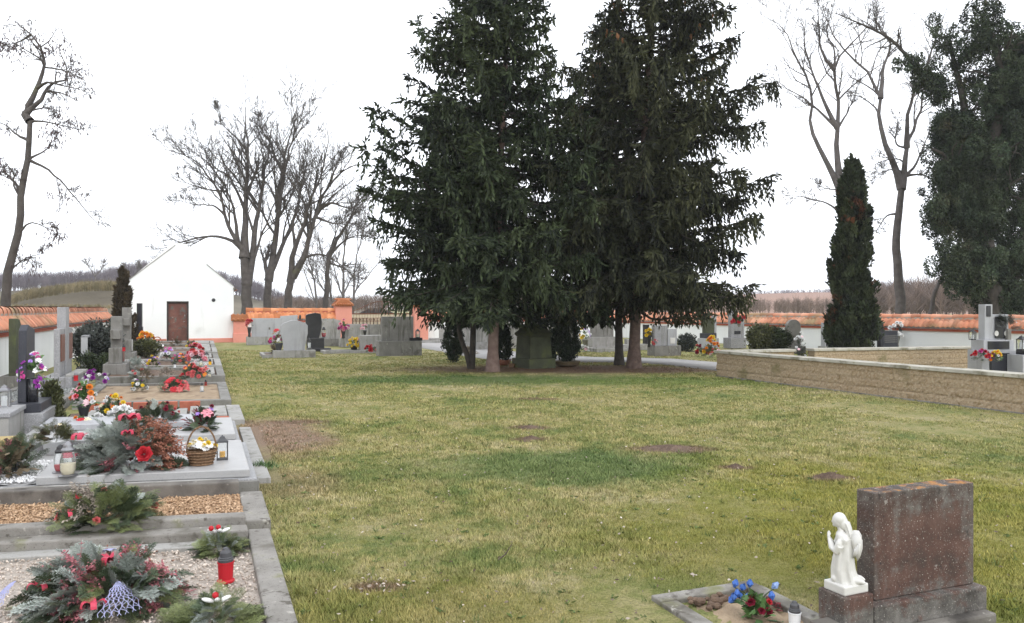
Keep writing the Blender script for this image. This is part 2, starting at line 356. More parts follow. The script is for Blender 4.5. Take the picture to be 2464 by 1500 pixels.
def ground_mat():
    t = NT('lawn_soil'); pos = t.n('ShaderNodeNewGeometry').outputs['Position']
    c, n3 = lawn_color(t, pos)
    n = t.noise(pos, 60, 4, .7); c = t.mix(t.rng(n, .3, .62, .55, 0), c, (.05, .055, .02)); c = t.mix(t.rng(n, .56, .72, 0, .55), c, (.3, .27, .14))
    t.bump(t.math('ADD', n, t.math('MULTIPLY', n3, .6)), .03, .8); MAT['ground'] = t.out(c, .95, .1)
    t = NT('grass_blades'); pos = t.n('ShaderNodeNewGeometry').outputs['Position']
    c, n3 = lawn_color(t, pos); a = t.n('ShaderNodeAttribute', attribute_name='tint').outputs['Fac']
    c = t.mix(1.0, c, t.ramp(a, [(0, (.5, .6, .45)), (.5, (1.1, 1.1, 1.0)), (.8, (1.5, 1.4, 1.35)), (1, (2.1, 1.9, 1.9))]), 'MULTIPLY')
    MAT['grass'] = t.out(c, .8, .15)
    t = NT('meadow'); pos = t.n('ShaderNodeNewGeometry').outputs['Position']
    c = t.ramp(t.noise(pos, .06, 6, .65), [(.3, (.12, .105, .075)), (.5, (.165, .145, .11)), (.7, (.2, .17, .13))]); t.bump(t.noise(pos, 2, 5), .2); MAT['meadow'] = t.out(c, .95, .1)
    t = NT('field'); pos = t.n('ShaderNodeNewGeometry').outputs['Position']
    c = t.ramp(t.noise(pos, .02, 5), [(.35, (.24, .15, .115)), (.65, (.3, .19, .145))]); MAT['field'] = t.out(c, .95, .1)
ground_mat()
# ------------------------------------------------------------------ ground, path, hills
def ground():
    def axis(lo, hi, n0, far):
        a = np.linspace(lo, hi, n0); k = np.geomspace(1, far, 26)
        return np.concatenate([(lo - k)[::-1], a, hi + k])
    xs = axis(-22, 22, 180, 1400); ys = axis(-3, 48, 210, 1400)
    X, Y = np.meshgrid(xs, ys)
    n = np.sin(X*1.9+Y*.7)*np.sin(Y*1.3-X*.4)*.008 + np.sin(X*.53+1)*np.sin(Y*.41)*.012
    Z = np.where((np.abs(X) < 24) & (Y < 50), n - .012, -.03)
    V = np.stack([X, Y, Z], -1).reshape(-1, 3); nx = len(xs)
    i = np.arange(len(V)).reshape(X.shape); Q = np.stack([i[:-1, :-1], i[:-1, 1:], i[1:, 1:], i[1:, :-1]], -1).reshape(-1, 4)
    tag(obj('ground', mesh_np('ground', V, Q, smooth=True), MAT['ground']), 'mossy yellow green winter lawn of the cemetery', kind='structure')
ground()
def strip(name, left, right, mat, z):
    n = len(left); V = [(p[0], p[1], z) for p in left] + [(p[0], p[1], z) for p in right]
    V += [(p[0], p[1], z-.1) for p in left] + [(p[0], p[1], z-.1) for p in right]
    Q = [(i, n+i, n+i+1, i+1) for i in range(n-1)] + [(i, i+1, 2*n+i+1, 2*n+i) for i in range(n-1)] + [(n+i+1, n+i, 3*n+i, 3*n+i+1) for i in range(n-1)]
    return tag(obj(name, mesh_np(name, V, Q), mat), kind='structure')
# near edge and far edge of the grey path, from the gate round behind the spruces to the low wall
near = [at(930, 818), at(1010, 836), at(1090, 852), at(1180, 866), at(1290, 872), at(1400, 872), at(1500, 872), at(1600, 877), at(1718, 890), at(1800, 905)]
far = [at(990, 818), at(1060, 824), at(1160, 838), at(1260, 850), at(1350, 857), at(1430, 861), at(1520, 862), at(1620, 865), at(1730, 874), at(1810, 884)]
strip('path', near, far, MAT['path'], .022)

def hill(name, label, pts, Y, depth, mat, base=-1.0):
    """a ridge whose skyline passes through pts (photo pixels) at distance Y, falling away before and behind"""
    px = np.array([p[0] for p in pts], float); py = np.array([p[1] for p in pts], float)
    xs = np.linspace(px[0], px[-1], 120); hs = np.interp(xs, px, py)
    hs = np.convolve(np.pad(hs, 6, mode='edge'), np.ones(13)/13, 'valid')
    rows = []
    for k, u in enumerate(np.linspace(-1, 1.6, 14)):
        f = math.cos(min(abs(u), 1)*math.pi/2)**1.3 if u < 0 else math.cos(min(u/1.6, 1)*math.pi/2)
        P0 = np.stack([(xs-CX)/F*Y, np.full_like(xs, Y+u*depth), base + f*(EYE+(HY-hs)/F*Y-base) + np.sin(xs*.05+k)*.06*f], -1)
        P0[:, 0] *= 1+u*depth/Y*.5
        rows.append(P0)
    V = np.concatenate(rows); n = len(xs); i = np.arange(len(V)).reshape(len(rows), n)
    Q = np.stack([i[:-1, :-1], i[:-1, 1:], i[1:, 1:], i[1:, :-1]], -1).reshape(-1, 4)
    return tag(obj(name, mesh_np(name, V, Q, smooth=True), mat), label, kind='structure')
hill('wooded_hill', 'low hill carrying the far wood', [(-900, 715), (-300, 705), (0, 700), (180, 700), (400, 690), (520, 700), (620, 722), (760, 738), (900, 741)], 170, 60, MAT['meadow'])
hill('scrub_mound', 'brown scrubby mound beyond the wall', [(-100, 741), (20, 735), (60, 716), (150, 700), (200, 692), (270, 690), (330, 697), (420, 715), (500, 741)], 62, 14, MAT['meadow'], -.2)
hill('field', 'ploughed brown field rising on the horizon', [(1500, 738), (1640, 722), (1760, 710), (1860, 705), (1990, 703), (2100, 704), (2300, 706), (2700, 716), (3200, 730)], 330, 120, MAT['field'])

# ------------------------------------------------------------------ tile-capped perimeter walls
def tile_wall(label, A, B, zE, zM, zR, thick=.36, half=.34, both=True, mats=('white_plaster', 'red_trim', 'rooftile', 'mortar'), trim=.09):
    A = np.array(A[:2]); B = np.array(B[:2]); L = float(np.linalg.norm(B-A)); a = math.atan2(*(B-A)[::-1])
    t = thing('perimeter_wall', label, 'wall', (A[0], A[1], 0), a)
    obj('wall_body', MB().box(0, L, -thick/2, thick/2, -.3, zE+.05), MAT[mats[0]], t)
    m = MB().box(-.005, L+.005, -thick/2-.05, thick/2+.05, zE-trim-.03, zE-.062).box(-.005, L+.005, -thick/2-.08, thick/2+.08, zE-.06, zE-.035)
    obj('cornice', m, MAT[mats[1]], t)
    pitch = .18; n = int(L/pitch*6)+1; xs = np.linspace(0, L, n); ph = xs/pitch*2*np.pi
    tile = np.floor(xs/pitch).astype(int); g = np.random.default_rng(int(L*100))
    V = []; Q = []; T = []
    for sgn in (-1, 1):
        courses = 2
        for c in range(courses):
            f0, f1 = c/courses, (c+1)/courses + (.06 if c == 0 else 0)
            jit = g.uniform(0, 1, tile.max()+2); dz = g.normal(0, .006, tile.max()+2)
            wave = .05*np.abs(np.sin(ph/2))**.8
            rows = []
            for f, lift in ((f0, -.03), (f0, -.008), ((f0+f1)/2, .004), (f1, -.006)):
                y = half + (.06-half)*f; z = zE + (zM-zE)*f
                rows.append(np.stack([xs, np.full(n, sgn*y), z + wave + lift + .02*(1-c) + dz[tile]*(f == f0)], -1))
            o = len(V)*n; V += rows; T += [jit[tile]]*4
            i = np.arange(4*n).reshape(4, n) + o
            q = np.stack([i[:-1, :-1], i[:-1, 1:], i[1:, 1:], i[1:, :-1]], -1).reshape(-1, 4)
            Q.append(q if sgn < 0 else q[:, ::-1])
    obj('tile_slope', mesh_np('tile_slope', np.concatenate(V), np.concatenate(Q), np.concatenate(T)), MAT[mats[2]], t)
    obj('mortar_bed', MB().box(0, L, -.115, .115, zM-.05, zM+.025), MAT[mats[3]], t)
    # half-round ridge tiles, one step per tile
    V = []; Q = []; T = []; o = 0; tl = .38; nt = max(1, round(L/tl)); ang = np.linspace(-.12*math.pi, 1.12*math.pi, 9)
    for k in range(nt):
        x0, x1 = L*k/nt, L*(k+1)/nt + .03; j = g.uniform(0, 1); dz = g.normal(0, .006)
        for x, r in ((x0, .125), (x1, .108)):
            V.append(np.stack([np.full(9, x), np.cos(ang)*r, zM+.02+dz + np.sin(ang)*(zR-zM-.02)*r/.125], -1))
        i = np.arange(9)
        Q.append(np.stack([i[:-1], i[1:], i[1:]+9, i[:-1]+9], -1)[:, ::-1]+o); o += 18; T.append(np.full(18, j))
    obj('ridge_tiles', mesh_np('ridge_tiles', np.concatenate(V), np.concatenate(Q), np.concatenate(T), smooth=True), MAT[mats[2]], t)
    return t
wl = lambda s: row(s, -4.45)
tile_wall('long white left wall capped with orange roof tiles beside the grave row', wl(-6), wl(34.9), 1.13, 1.46, 1.65)
cr = row(35.5, .93)
backwall = lambda d: cr + NV*d
A0 = backwall(.55); A1 = backwall(4.75)
tile_wall('short white wall with red tile cap between the chapel and gate pillar', A0, A1, 1.06, 1.44, 1.62, mats=('white_plaster', 'red_trim', 'rooftile_back', 'red_trim'), trim=.12)
G2 = P(1018, 742, 41.0); K = P(1500, 742, 43.4)
tile_wall('distant tile capped white wall right of the gate, behind the spruces', G2, K, 1.02, 1.36, 1.5)
K2 = P(2459, 742, 24.6); K3 = K2 + (K2-K)/np.linalg.norm(K2-K)*5
tile_wall('long white right wall with mossy orange tiles behind the enclosure', K, K3, .93, 1.26, 1.4)

def pillar(name, label, pos, w, h, cap=True, plinth=True):
    t = thing(name, label, 'pillar', pos, RZ)
    obj('shaft', MB().box(-w/2, w/2, -w/2, w/2, -.2, h), MAT['pink_plaster'], t, bevel=.01)
    if plinth: obj('plinth', MB().box(-w/2-.05, w/2+.05, -w/2-.05, w/2+.05, -.2, .45), MAT['pink_plaster'], t, bevel=.01)
    m = MB(); c = w/2+.09
    m.prism([(-c, h), (c, h), (c, h+.03), (w*.2, h+.3), (-w*.2, h+.3), (-c, h+.03)], -c, c)
    for k in range(8):                               # scalloped eave of barrel tiles
        x = -c+(k+.5)*2*c/8
        m.tube([(x, -c-.04, h+.03), (x*.45, -.1, h+.31)], [.06, .05], 7); m.tube([(x, c+.04, h+.03), (x*.45, .1, h+.31)], [.06, .05], 7)
    m.lathe([(.1, 0), (.13, .03), (.1, .1)], 10, (0, 0, h+.28), sx=w*4.4, sy=1.5)
    obj('tile_cap', m, MAT['rooftile_back'], t)
    return t
p1 = backwall(5.12); pillar('gate_pillar', 'pink gate pillar with tiled cap at the end of the short wall', (p1[0], p1[1], 0), .78, 1.72, plinth=False)
p2 = backwall(9.05); pillar('gate_pillar', 'pink gate pillar with tiled cap half hidden by the spruce', (p2[0], p2[1], 0), .72, 1.66, plinth=False)
p0 = backwall(.28); t = thing('wall_buttress', 'stepped pink buttress of the wall at the chapel corner', 'buttress', (p0[0], p0[1], 0), RZ)
obj('shaft', MB().box(-.3, .34, -.42, .3, -.2, 1.0), MAT['pink_plaster'], t, bevel=.01)
obj('plinth', MB().box(-.32, .72, -.5, .32, -.2, .42), MAT['pink_plaster'], t, bevel=.015)
m = MB().prism([(-.4, 1.0), (.4, 1.0), (.4, 1.05), (.3, 1.3), (-.4, 1.3)], -.5, .35)
for k in range(4): m.tube([(-.3+.2*k, -.53, 1.04), (-.3+.2*k, -.25, 1.31)], [.06, .055], 7)
obj('tile_cap', m, MAT['rooftile_back'], t)

# iron gate between the pillars, two leaves under an arched top rail
gmid = (p1+p2)/2; gw = float(np.linalg.norm(p2-p1))-.78
t = thing('iron_gate', 'rusty iron double gate with an arched top between pink pillars', 'gate', (gmid[0], gmid[1], 0), RZ)
for sg in (-1, 1):
    m = MB(); w = gw/2-.03
    xs = np.linspace(0, w, 12)
    top = lambda u: 1.45+.5*math.sin(min(1, u/w)*math.pi/2)**1.6
    for x in xs: m.tube([(sg*(w-x+.02), 0, .08), (sg*(w-x+.02), 0, top(x))], .008, 5)
    m.tube([(sg*(w-x+.02), 0, top(x)) for x in np.linspace(0, w, 14)], .018, 6)
    for z in (.15, .95, 1.1): m.box(min(0, sg*(w+.02)), max(0, sg*(w+.02)), -.012, .012, z-.015, z+.015)
    for x in xs[:-1]: m.lathe([(.002, -.05), (.03, 0), (.002, .05)], 6, (sg*(w-x-.05), 0, 1.025))
    obj('gate_leaf', m, MAT['rust'], t)
# low cream wall of the lane beyond the gate
t = thing('lane_wall', 'low cream wall with a rusty top rail beyond the gate', 'wall', P(850, 742, 50), RZ*.4); t.location.z = 0
obj('wall_body', MB().box(-.6, 4.8, -.1, .1, -.2, 1.22), MAT['cream_wall'], t); obj('top_rail', MB().box(-.65, 4.85, -.14, .14, 1.222, 1.28), MAT['rust'], t)
m = MB()
for k in range(24): m.box(-.5+k*.22, -.45+k*.22, -.16, -.102, .5, 1.0)
obj('railing', m, MAT['iron'], t)

# ------------------------------------------------------------------ chapel
def chapel():
    cl = row(35.5, -3.83); W = 4.76; D = 5.5
    t = thing('chapel', 'small white gabled cemetery chapel with a rusty door', 'chapel', cl, RZ)
    e, ap = 2.62, 4.62; g = .26
    out = [(0, -.2), (W, -.2), (W, e), (W*.5+.28, ap-.04), (W*.5, ap), (W*.5-.28, ap-.04), (0, e)]
    # front gable with a door opening
    dx0, dx1, dz = 1.85, 2.79, 1.92
    m = MB()
    fr = [(0, -.2), (dx0, -.2), (dx0, dz), (dx1, dz), (dx1, -.2), (W, -.2), (W, e), (W*.5+.28, ap-.04), (W*.5, ap), (W*.5-.28, ap-.04), (0, e)]
    m.prism(fr, 0, .3)
    m.box(0, .3, .3, D, -.2, e-.12).box(W-.3, W, .3, D, -.2, e-.12)
    m.prism([(0, -.2), (W, -.2), (W, e), (W*.5, ap), (0, e)], D, D+.3)
    obj('walls', m, MAT['white_plaster'], t)
    m = MB()
    for x0, x1 in ((-.03, dx0-.002), (dx1+.002, W+.03)): m.box(x0, x1, -.035, .0, -.2, .19)
    obj('plinth', m, MAT['pink_plaster'], t, bevel=.008)
    m = MB()
    sl = (ap-e)/(W/2)
    for sg in (0, 1):
        n = 40; xs = np.linspace(.22, D, 90); rows = []
        V = []
        for f in np.linspace(-.07, .985, 7):
            x = W/2*f; z = e+sl*x-.1+.02
            V.append(np.stack([np.full(90, x if not sg else W-x), xs, z+.03*np.abs(np.sin(xs*math.pi/.2))+.05], -1))
        V = np.concatenate(V); i = np.arange(len(V)).reshape(7, 90)
        Q = np.stack([i[:-1, :-1], i[:-1, 1:], i[1:, 1:], i[1:, :-1]], -1).reshape(-1, 4)
        m.add(V, Q if sg else Q[:, ::-1])
    m.tube([(W/2, .3, ap-.09), (W/2, D, ap-.09)], .1, 8)
    obj('roof', m, MAT['rooftile'], t)
    for sg in (0, 1):                                 # weathered verge of the gable, in short stepped slates
        k = 0; m = MB(); f1 = .93 if not sg else .5
        xa, xb = (0, W/2*f1) if not sg else (W, W-W/2*f1); za, zb = e, e+sl*W/2*f1
        m.prism([(xa, za+.002), (xb, zb+.002), (xb, zb+.05), (xa, za+.05)], -.02, .28)
        obj('verge', m, MAT['concrete_light'], t); continue
        for f in np.arange(0, .93, .05 if not sg else .07):
            if sg and f > .55: break
            x = W/2*f; z = e+sl*x
            x0, x1 = (x, x+W/2*.05+.02) if not sg else (W-x-W/2*.07-.02, W-x)
            m.box(x0, x1, -.012, .28, z+.0+(k % 2)*.008, z+.012+sl*.045)
            k += 1
        obj('verge_tiles', m, MAT['concrete'], t)
    m = MB(); m.box(dx0, dx0+.07, .1, .24, -.1, dz).box(dx1-.07, dx1, .1, .24, -.1, dz).box(dx0+.07, dx1-.07, .1, .24, dz-.09, dz)
    obj('door_frame', m, MAT['iron'], t)
    m = MB().box(dx0+.07, dx1-.07, .16, .2, -.1, dz-.09)
    for z0, z1 in ((.15, .62), (.7, 1.2), (1.28, 1.72)): m.box(dx0+.15, dx1-.15, .145, .158, z0, z1)
    d = obj('door', m, MAT['rusty_door'], t, bevel=.006)
    obj('handle', MB().tube([(dx1-.17, .14, .98), (dx1-.17, .1, .98), (dx1-.24, .1, .97)], .012, 6), MAT['steel'], d); obj('latch', MB().box(dx1-.19, dx1-.15, .137, .144, 1.22, 1.3), MAT['steel'], d)
    obj('vent', MB().lathe([(.085, 0), (.085, .02), (.06, .03)], 14).mesh('vent'), MAT['black_plastic'], t, loc=(3.87, -.002, 1.98), rot=(R(90), 0, 0))
    for k, (x, r) in enumerate(((W+.02, .05),)):      # short eave gutter end at the right corner
        obj('gutter', MB().box(W-.02, W+.12, -.05, D, e-.14, e-.05), MAT['concrete_dark'], t)
    return t
chapel()
# tile shards heaped against the chapel foot
q = row(35.2, -2.35); t = thing('tile_heap', 'small stack of curved roof tiles leaning at the chapel foot', 'roof tiles', q, RZ)
for k in range(3):
    m = MB(); a = np.linspace(0, math.pi, 8); m.add([(math.cos(u)*.16, y, math.sin(u)*.15) for y in (0, .02) for u in a], [(i, i+1, i+9, i+8) for i in range(7)] )
    m.prism([(math.cos(u)*.16, math.sin(u)*.15) for u in a] + [(math.cos(u)*.13, math.sin(u)*.12) for u in a[::-1]], -.3, .02)
    obj('tile', m, MAT['rooftile'], t, loc=((k-1)*.27, 0, .02 if k != 1 else .16))

# ------------------------------------------------------------------ low split-block enclosure
def low_wall(label, A, B, h, thick=.26, cap_over=.045, name='enclosure_wall'):
    A = np.array(A[:2]); B = np.array(B[:2]); L = float(np.linalg.norm(B-A)); a = math.atan2(*(B-A)[::-1])
    t = thing(name, label, 'wall', (A[0], A[1], 0), a)
    nx, nz = int(L/.035), 14                          # rough split faces as real relief
    g = np.random.default_rng(int(L*77)); m = MB(); ct = .06
    obj('footing', MB().box(-.01, L+.01, -thick/2-.012, thick/2+.012, -.2, .02), MAT['kerb'], t)
    for sg in (-1, 1):
        X, Z = np.meshgrid(np.linspace(0, L, nx), np.linspace(0.02, h-ct, nz))
        bw, bh = .62, .145; rr = np.floor(Z/bh); cc = np.floor(X/bw + (rr % 2)*.5)
        fx = (X/bw+(rr % 2)*.5) % 1; fz = (Z/bh) % 1
        edge = np.minimum(np.minimum(fx, 1-fx)*bw, np.minimum(fz, 1-fz)*bh)
        d = .013*np.clip(edge/.02, 0, 1) + g.normal(0, .0045, X.shape)
        V = np.stack([X, sg*(thick/2-.012+d), Z], -1).reshape(-1, 3); i = np.arange(len(V)).reshape(X.shape)
        Q = np.stack([i[:-1, :-1], i[:-1, 1:], i[1:, 1:], i[1:, :-1]], -1).reshape(-1, 4)
        m.add(V, Q if sg < 0 else Q[:, ::-1])
    m.box(.004, L-.004, -thick/2+.015, thick/2-.015, .0, h-ct)
    obj('blockwork', m, MAT['split_block'], t)
    n = max(1, round(L/.98)); m = MB(); c = thick/2+cap_over
    for k in range(n): m.box(L*k/n+.0015-(.04 if k == 0 else 0), L*(k+1)/n-.0015+(.04 if k == n-1 else 0), -c, c, h-ct+.001, h+g.normal(0, .002))
    obj('coping', m, MAT['coping_stone'], t, bevel=.008)
    return t
C0 = at(1724, 905); C1 = at(2464, 997); dC = (C1-C0)/np.linalg.norm(C1-C0)
off = np.array([-dC[1], dC[0], 0])*.13
low_wall('long tan block enclosure wall with pale coping facing the lawn', C0+off, C1+dC*2.2+off, .6)
nrm = NV*.985+DV*-.06
low_wall('short coping topped return wall at the near left corner of the enclosure', C0+off+nrm*.16+DV*.02, C0+off+nrm*2.0+DV*.02, .6)
w2 = P(1952, 742, 19.6); w2[2] = 0; w3 = P(2350, 742, 20.9); w3[2] = 0
low_wall('tan block enclosure wall behind, ending at the grey cross monument', w2, w3, .6)
# ------------------------------------------------------------------ foliage scatter
def unit(v): return v/(np.linalg.norm(v, axis=-1, keepdims=True)+1e-9)
def cards(p, d, L, W, g, cross=2, tint=None):
    """N needle sprays / leaves: slim diamonds from p along d, length L, width W, crossed"""
    n = len(p); d = unit(d); r = unit(np.cross(d, g.normal(size=(n, 3)))); V = []; T = []
    L = np.broadcast_to(L, (n,))[:, None]; W = np.broadcast_to(W, (n,))[:, None]
    if tint is None: tint = g.uniform(0, 1, n)
    for k in range(cross):
        s = r if k == 0 else np.cross(d, r)
        b = np.cross(d, s)
        V.append(np.stack([p, p+d*L*.42+s*W*.5+b*W*.12, p+d*L, p+d*L*.42-s*W*.5+b*W*.12], 1)); T.append(np.repeat(tint, 4))
    V = np.concatenate(V).reshape(-1, 3); Q = np.arange(len(V)).reshape(-1, 4)
    return V, Q, np.concatenate(T)
class Leaves:
    def __init__(s): s.V = []; s.Q = []; s.T = []; s.n = 0
    def add(s, vqt):
        V, Q, T = vqt; s.V.append(V); s.Q.append(Q+s.n); s.T.append(T); s.n += len(V)
    def build(s, name, mat, parent, **kw):
        return obj(name, mesh_np(name, np.concatenate(s.V), np.concatenate(s.Q), np.concatenate(s.T)), mat, parent, **kw)
def resample(pts, k):
    pts = np.asarray(pts, float); d = np.concatenate([[0], np.cumsum(np.linalg.norm(np.diff(pts, axis=0), axis=1))])
    m = 5*len(pts)                                   # Catmull-Rom, then even spacing
    P0 = np.vstack([2*pts[0]-pts[1], pts, 2*pts[-1]-pts[-2]]); out = []
    for i in range(len(pts)-1):
        a, b, c, e = P0[i:i+4]
        for u in np.linspace(0, 1, 8, endpoint=(i == len(pts)-2)):
            out.append(.5*((2*b)+(-a+c)*u+(2*a-5*b+4*c-e)*u*u+(-a+3*b-3*c+e)*u**3))
    out = np.array(out); d = np.concatenate([[0], np.cumsum(np.linalg.norm(np.diff(out, axis=0), axis=1))])
    q = np.linspace(0, d[-1], k)
    return np.stack([np.interp(q, d, out[:, j]) for j in range(3)], 1)

# ------------------------------------------------------------------ spruces
def spruce(label, base, H, lean, z0, radius, seed, r0=.2, front=0, droop=.35, dens=1.0, weep=.4, mat='spruce_needles', bark='bark_spruce', extra=(), cones=0, stems=None, tw=(.15, .05)):
    g = np.random.default_rng(seed); base = np.array([base[0], base[1], 0.0])
    t = thing('spruce_tree', label, 'tree', base)
    ax = lambda z: np.stack([lean[0]*(np.clip(z, 0, H)/H)**1.2, lean[1]*z/H, z], -1)
    zz = np.linspace(-.1, H, 24)
    tr = r0*(1-zz/H*.93)*(1+.55*np.exp(-np.clip(zz, 0, 9)/.22))
    if stems is None:
        m = MB(); V, Q = tubes(ax(zz)[None], tr[None], 12); m.add(V, Q)
        obj('trunk', m, MAT[bark], t, smooth=True)
    else:
        for sp, sr in stems:
            sp = resample(sp, 14); m = MB(); V, Q = tubes(sp[None], np.linspace(sr, sr*.55, 14)[None], 9); m.add(V, Q); obj('trunk', m, MAT[bark], t, smooth=True)
    lv = Leaves(); BP = []; BR = []; cone_at = []
    def branch(p0, az, L, rise, curl, weep, first=.12):
        n = 10; u = np.linspace(0, 1, n)
        d = np.array([math.cos(az), math.sin(az), 0]); side = np.array([-d[1], d[0], 0])
        sw = g.normal(0, .08)*L
        pts = p0 + d*(L*u)[:, None] + side*(sw*u*u)[:, None] + np.array([0, 0, 1])*(L*(rise*u+curl*u*u))[:, None]
        pts[:, 2] = np.maximum(pts[:, 2], 1.2+.25*u)
        BP.append(pts); BR.append(np.linspace(.012+.011*L, .004, n))
        ns = max(5, int(L*18*dens)); us = first+(1-first)*np.sqrt(g.uniform(0, 1, ns)) if first else g.uniform(.05, 1, ns)
        ps = np.stack([np.interp(us, u, pts[:, k]) for k in range(3)], 1)
        tan = np.stack([np.interp(us, u, np.gradient(pts[:, k])) for k in range(3)], 1); tan = unit(tan)
        sg = np.where(g.uniform(size=ns) < .5, -1, 1)
        lat = unit(tan*g.uniform(.5, 1.0, (ns, 1)) + side*(sg*g.uniform(.5, 1, ns))[:, None] + np.array([0, 0, -1])*g.uniform(-.1, .35, (ns, 1)))
        wp = g.uniform(size=ns) < weep
        lat[wp] = unit(tan[wp]*.25 + side*(sg[wp]*g.uniform(0, .35, wp.sum()))[:, None] + np.array([0, 0, -1.0]))
        ll = L*(.10+.26*(1-us))*g.uniform(.6, 1.2, ns)
        ll = np.where(wp, g.uniform(.18, .5, ns)*(.55+.2*L), np.clip(ll, .12, .95))
        k = np.maximum(2, (ll/.062).astype(int)); tot = k.sum(); own = np.repeat(np.arange(ns), k)
        f = (np.arange(tot)-np.repeat(np.cumsum(k)-k, k))/k[own]
        sag = np.array([0, 0, -1.0])*(f**2*ll[own]*.22)[:, None]
        q = ps[own] + lat[own]*(f*ll[own])[:, None] + sag + g.normal(0, .014, (tot, 3))
        q[:, 2] = np.where(q[:, 2] < 1.12, 1.12+g.uniform(0, .5, tot), q[:, 2])
        dd = lat[own]*1.0 + g.normal(0, .42, (tot, 3)) + np.array([0, 0, -.22])
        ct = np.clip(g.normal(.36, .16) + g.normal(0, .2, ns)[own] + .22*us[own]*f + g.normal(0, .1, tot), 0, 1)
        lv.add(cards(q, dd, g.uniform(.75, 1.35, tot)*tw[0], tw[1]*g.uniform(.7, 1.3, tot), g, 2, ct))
        # needles along the branch itself
        mth = int(L*14); um = g.uniform(.15, 1, mth); pm = np.stack([np.interp(um, u, pts[:, k]) for k in range(3)], 1)
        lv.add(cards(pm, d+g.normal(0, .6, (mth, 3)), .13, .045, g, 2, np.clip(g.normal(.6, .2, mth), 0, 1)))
        if cones and g.uniform() < cones and p0[2] > H*.45: cone_at.extend(ps[us > .6][:g.integers(1, 5)])
    z = z0
    while z < H-.15:
        nb = g.integers(4, 7); a0 = g.uniform(0, 6.28)
        for k in range(nb):
            az = a0 + k*2*math.pi/nb + g.normal(0, .25); L = radius(z, az)*g.uniform(.62, 1.12)
            if L < .15: continue
            f = z/H
            branch(ax(np.array(z+g.uniform(-.12, .12))), az, L, g.normal(-droop*(1-f*1.5), .19), g.normal(.24, .13), weep)
        z += g.uniform(.15, .24)*(1.0 if z < H*.7 else .8)
    for _ in range(front):                           # boughs on the open south side, hanging before the trunk
        zf = z0+.3+(H*.82-z0)*g.uniform(0, 1)**1.15; az = R(g.normal(266, 30))
        branch(ax(np.array(zf)), az, max(.5, radius(zf, az)*g.uniform(.4, .85)), g.normal(-.28, .2), g.normal(.15, .12), min(.75, weep+.15))
    for e in extra:                                  # named boughs: (z, azimuth, length, rise, curl, weep)
        branch(ax(np.array(e[0])), R(e[1]), e[2], e[3], e[4], e[5])
    lv.build('crown', MAT[mat], t)
    V, Q = tubes(np.array(BP), np.array(BR), 4); obj('branches', mesh_np('branches', V, Q), MAT['bark_dark'], t)
    if cone_at:
        cm = MB().lathe([(.008, 0), (.026, -.02), (.03, -.06), (.022, -.11), (.006, -.14)], 7).mesh('cone')
        for c in cone_at[:90]: obj('cone', cm, MAT['cone'], t, loc=c, scale=g.uniform(.8, 1.25))
    return t
def prof(tab):
    z, r = zip(*tab); return lambda zz: float(np.interp(zz, z, r))
a = at(1185, 894)
pl = prof([(1.2, 2.5), (2.2, 2.9), (3.6, 3.35), (4.6, 3.05), (6, 2.65), (7.6, 2.2), (9.5, 1.7), (13.2, .1)])
def rl(z, az):
    toward = math.cos(az-R(250)); right = math.cos(az)
    r = pl(z)*(1.0 if right < .4 else .86)
    if toward > .6 and z < 2.2: r *= .55
    if right > .3 and z > 7.0: r *= .75
    return r
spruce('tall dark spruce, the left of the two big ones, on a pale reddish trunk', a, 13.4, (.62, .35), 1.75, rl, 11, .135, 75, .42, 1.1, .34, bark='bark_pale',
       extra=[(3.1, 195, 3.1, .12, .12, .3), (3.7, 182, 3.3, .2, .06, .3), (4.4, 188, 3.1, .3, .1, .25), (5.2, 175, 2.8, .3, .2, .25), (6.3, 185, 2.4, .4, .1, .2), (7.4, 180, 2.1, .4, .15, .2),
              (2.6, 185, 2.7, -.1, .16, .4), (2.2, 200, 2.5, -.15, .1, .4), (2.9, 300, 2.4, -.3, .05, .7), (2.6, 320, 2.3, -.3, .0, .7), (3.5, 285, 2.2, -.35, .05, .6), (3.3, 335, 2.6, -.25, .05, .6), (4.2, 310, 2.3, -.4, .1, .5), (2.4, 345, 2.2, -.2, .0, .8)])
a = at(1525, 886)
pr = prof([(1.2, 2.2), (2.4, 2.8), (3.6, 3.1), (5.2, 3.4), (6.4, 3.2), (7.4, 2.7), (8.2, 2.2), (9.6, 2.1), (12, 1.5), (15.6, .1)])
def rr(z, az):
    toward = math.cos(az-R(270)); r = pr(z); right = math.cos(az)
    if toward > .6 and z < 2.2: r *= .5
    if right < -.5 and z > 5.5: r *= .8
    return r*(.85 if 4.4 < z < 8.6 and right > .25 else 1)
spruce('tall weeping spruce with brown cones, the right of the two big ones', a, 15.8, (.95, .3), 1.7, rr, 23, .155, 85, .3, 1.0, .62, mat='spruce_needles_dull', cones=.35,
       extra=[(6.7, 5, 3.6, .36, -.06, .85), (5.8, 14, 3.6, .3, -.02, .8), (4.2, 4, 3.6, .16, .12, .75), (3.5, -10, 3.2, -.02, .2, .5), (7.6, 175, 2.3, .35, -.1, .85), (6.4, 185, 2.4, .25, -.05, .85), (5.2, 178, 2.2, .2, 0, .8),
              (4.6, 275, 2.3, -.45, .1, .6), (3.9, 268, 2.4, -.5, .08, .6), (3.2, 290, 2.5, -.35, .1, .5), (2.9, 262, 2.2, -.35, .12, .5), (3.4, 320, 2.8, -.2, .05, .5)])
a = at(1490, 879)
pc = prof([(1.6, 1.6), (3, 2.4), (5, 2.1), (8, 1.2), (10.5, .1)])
spruce('slim dark spruce standing close behind the weeping one', a, 10.5, (-.1, .5), 1.85, lambda z, az: pc(z), 31, .115, 0, .35, .9, .4, bark='bark_dark')
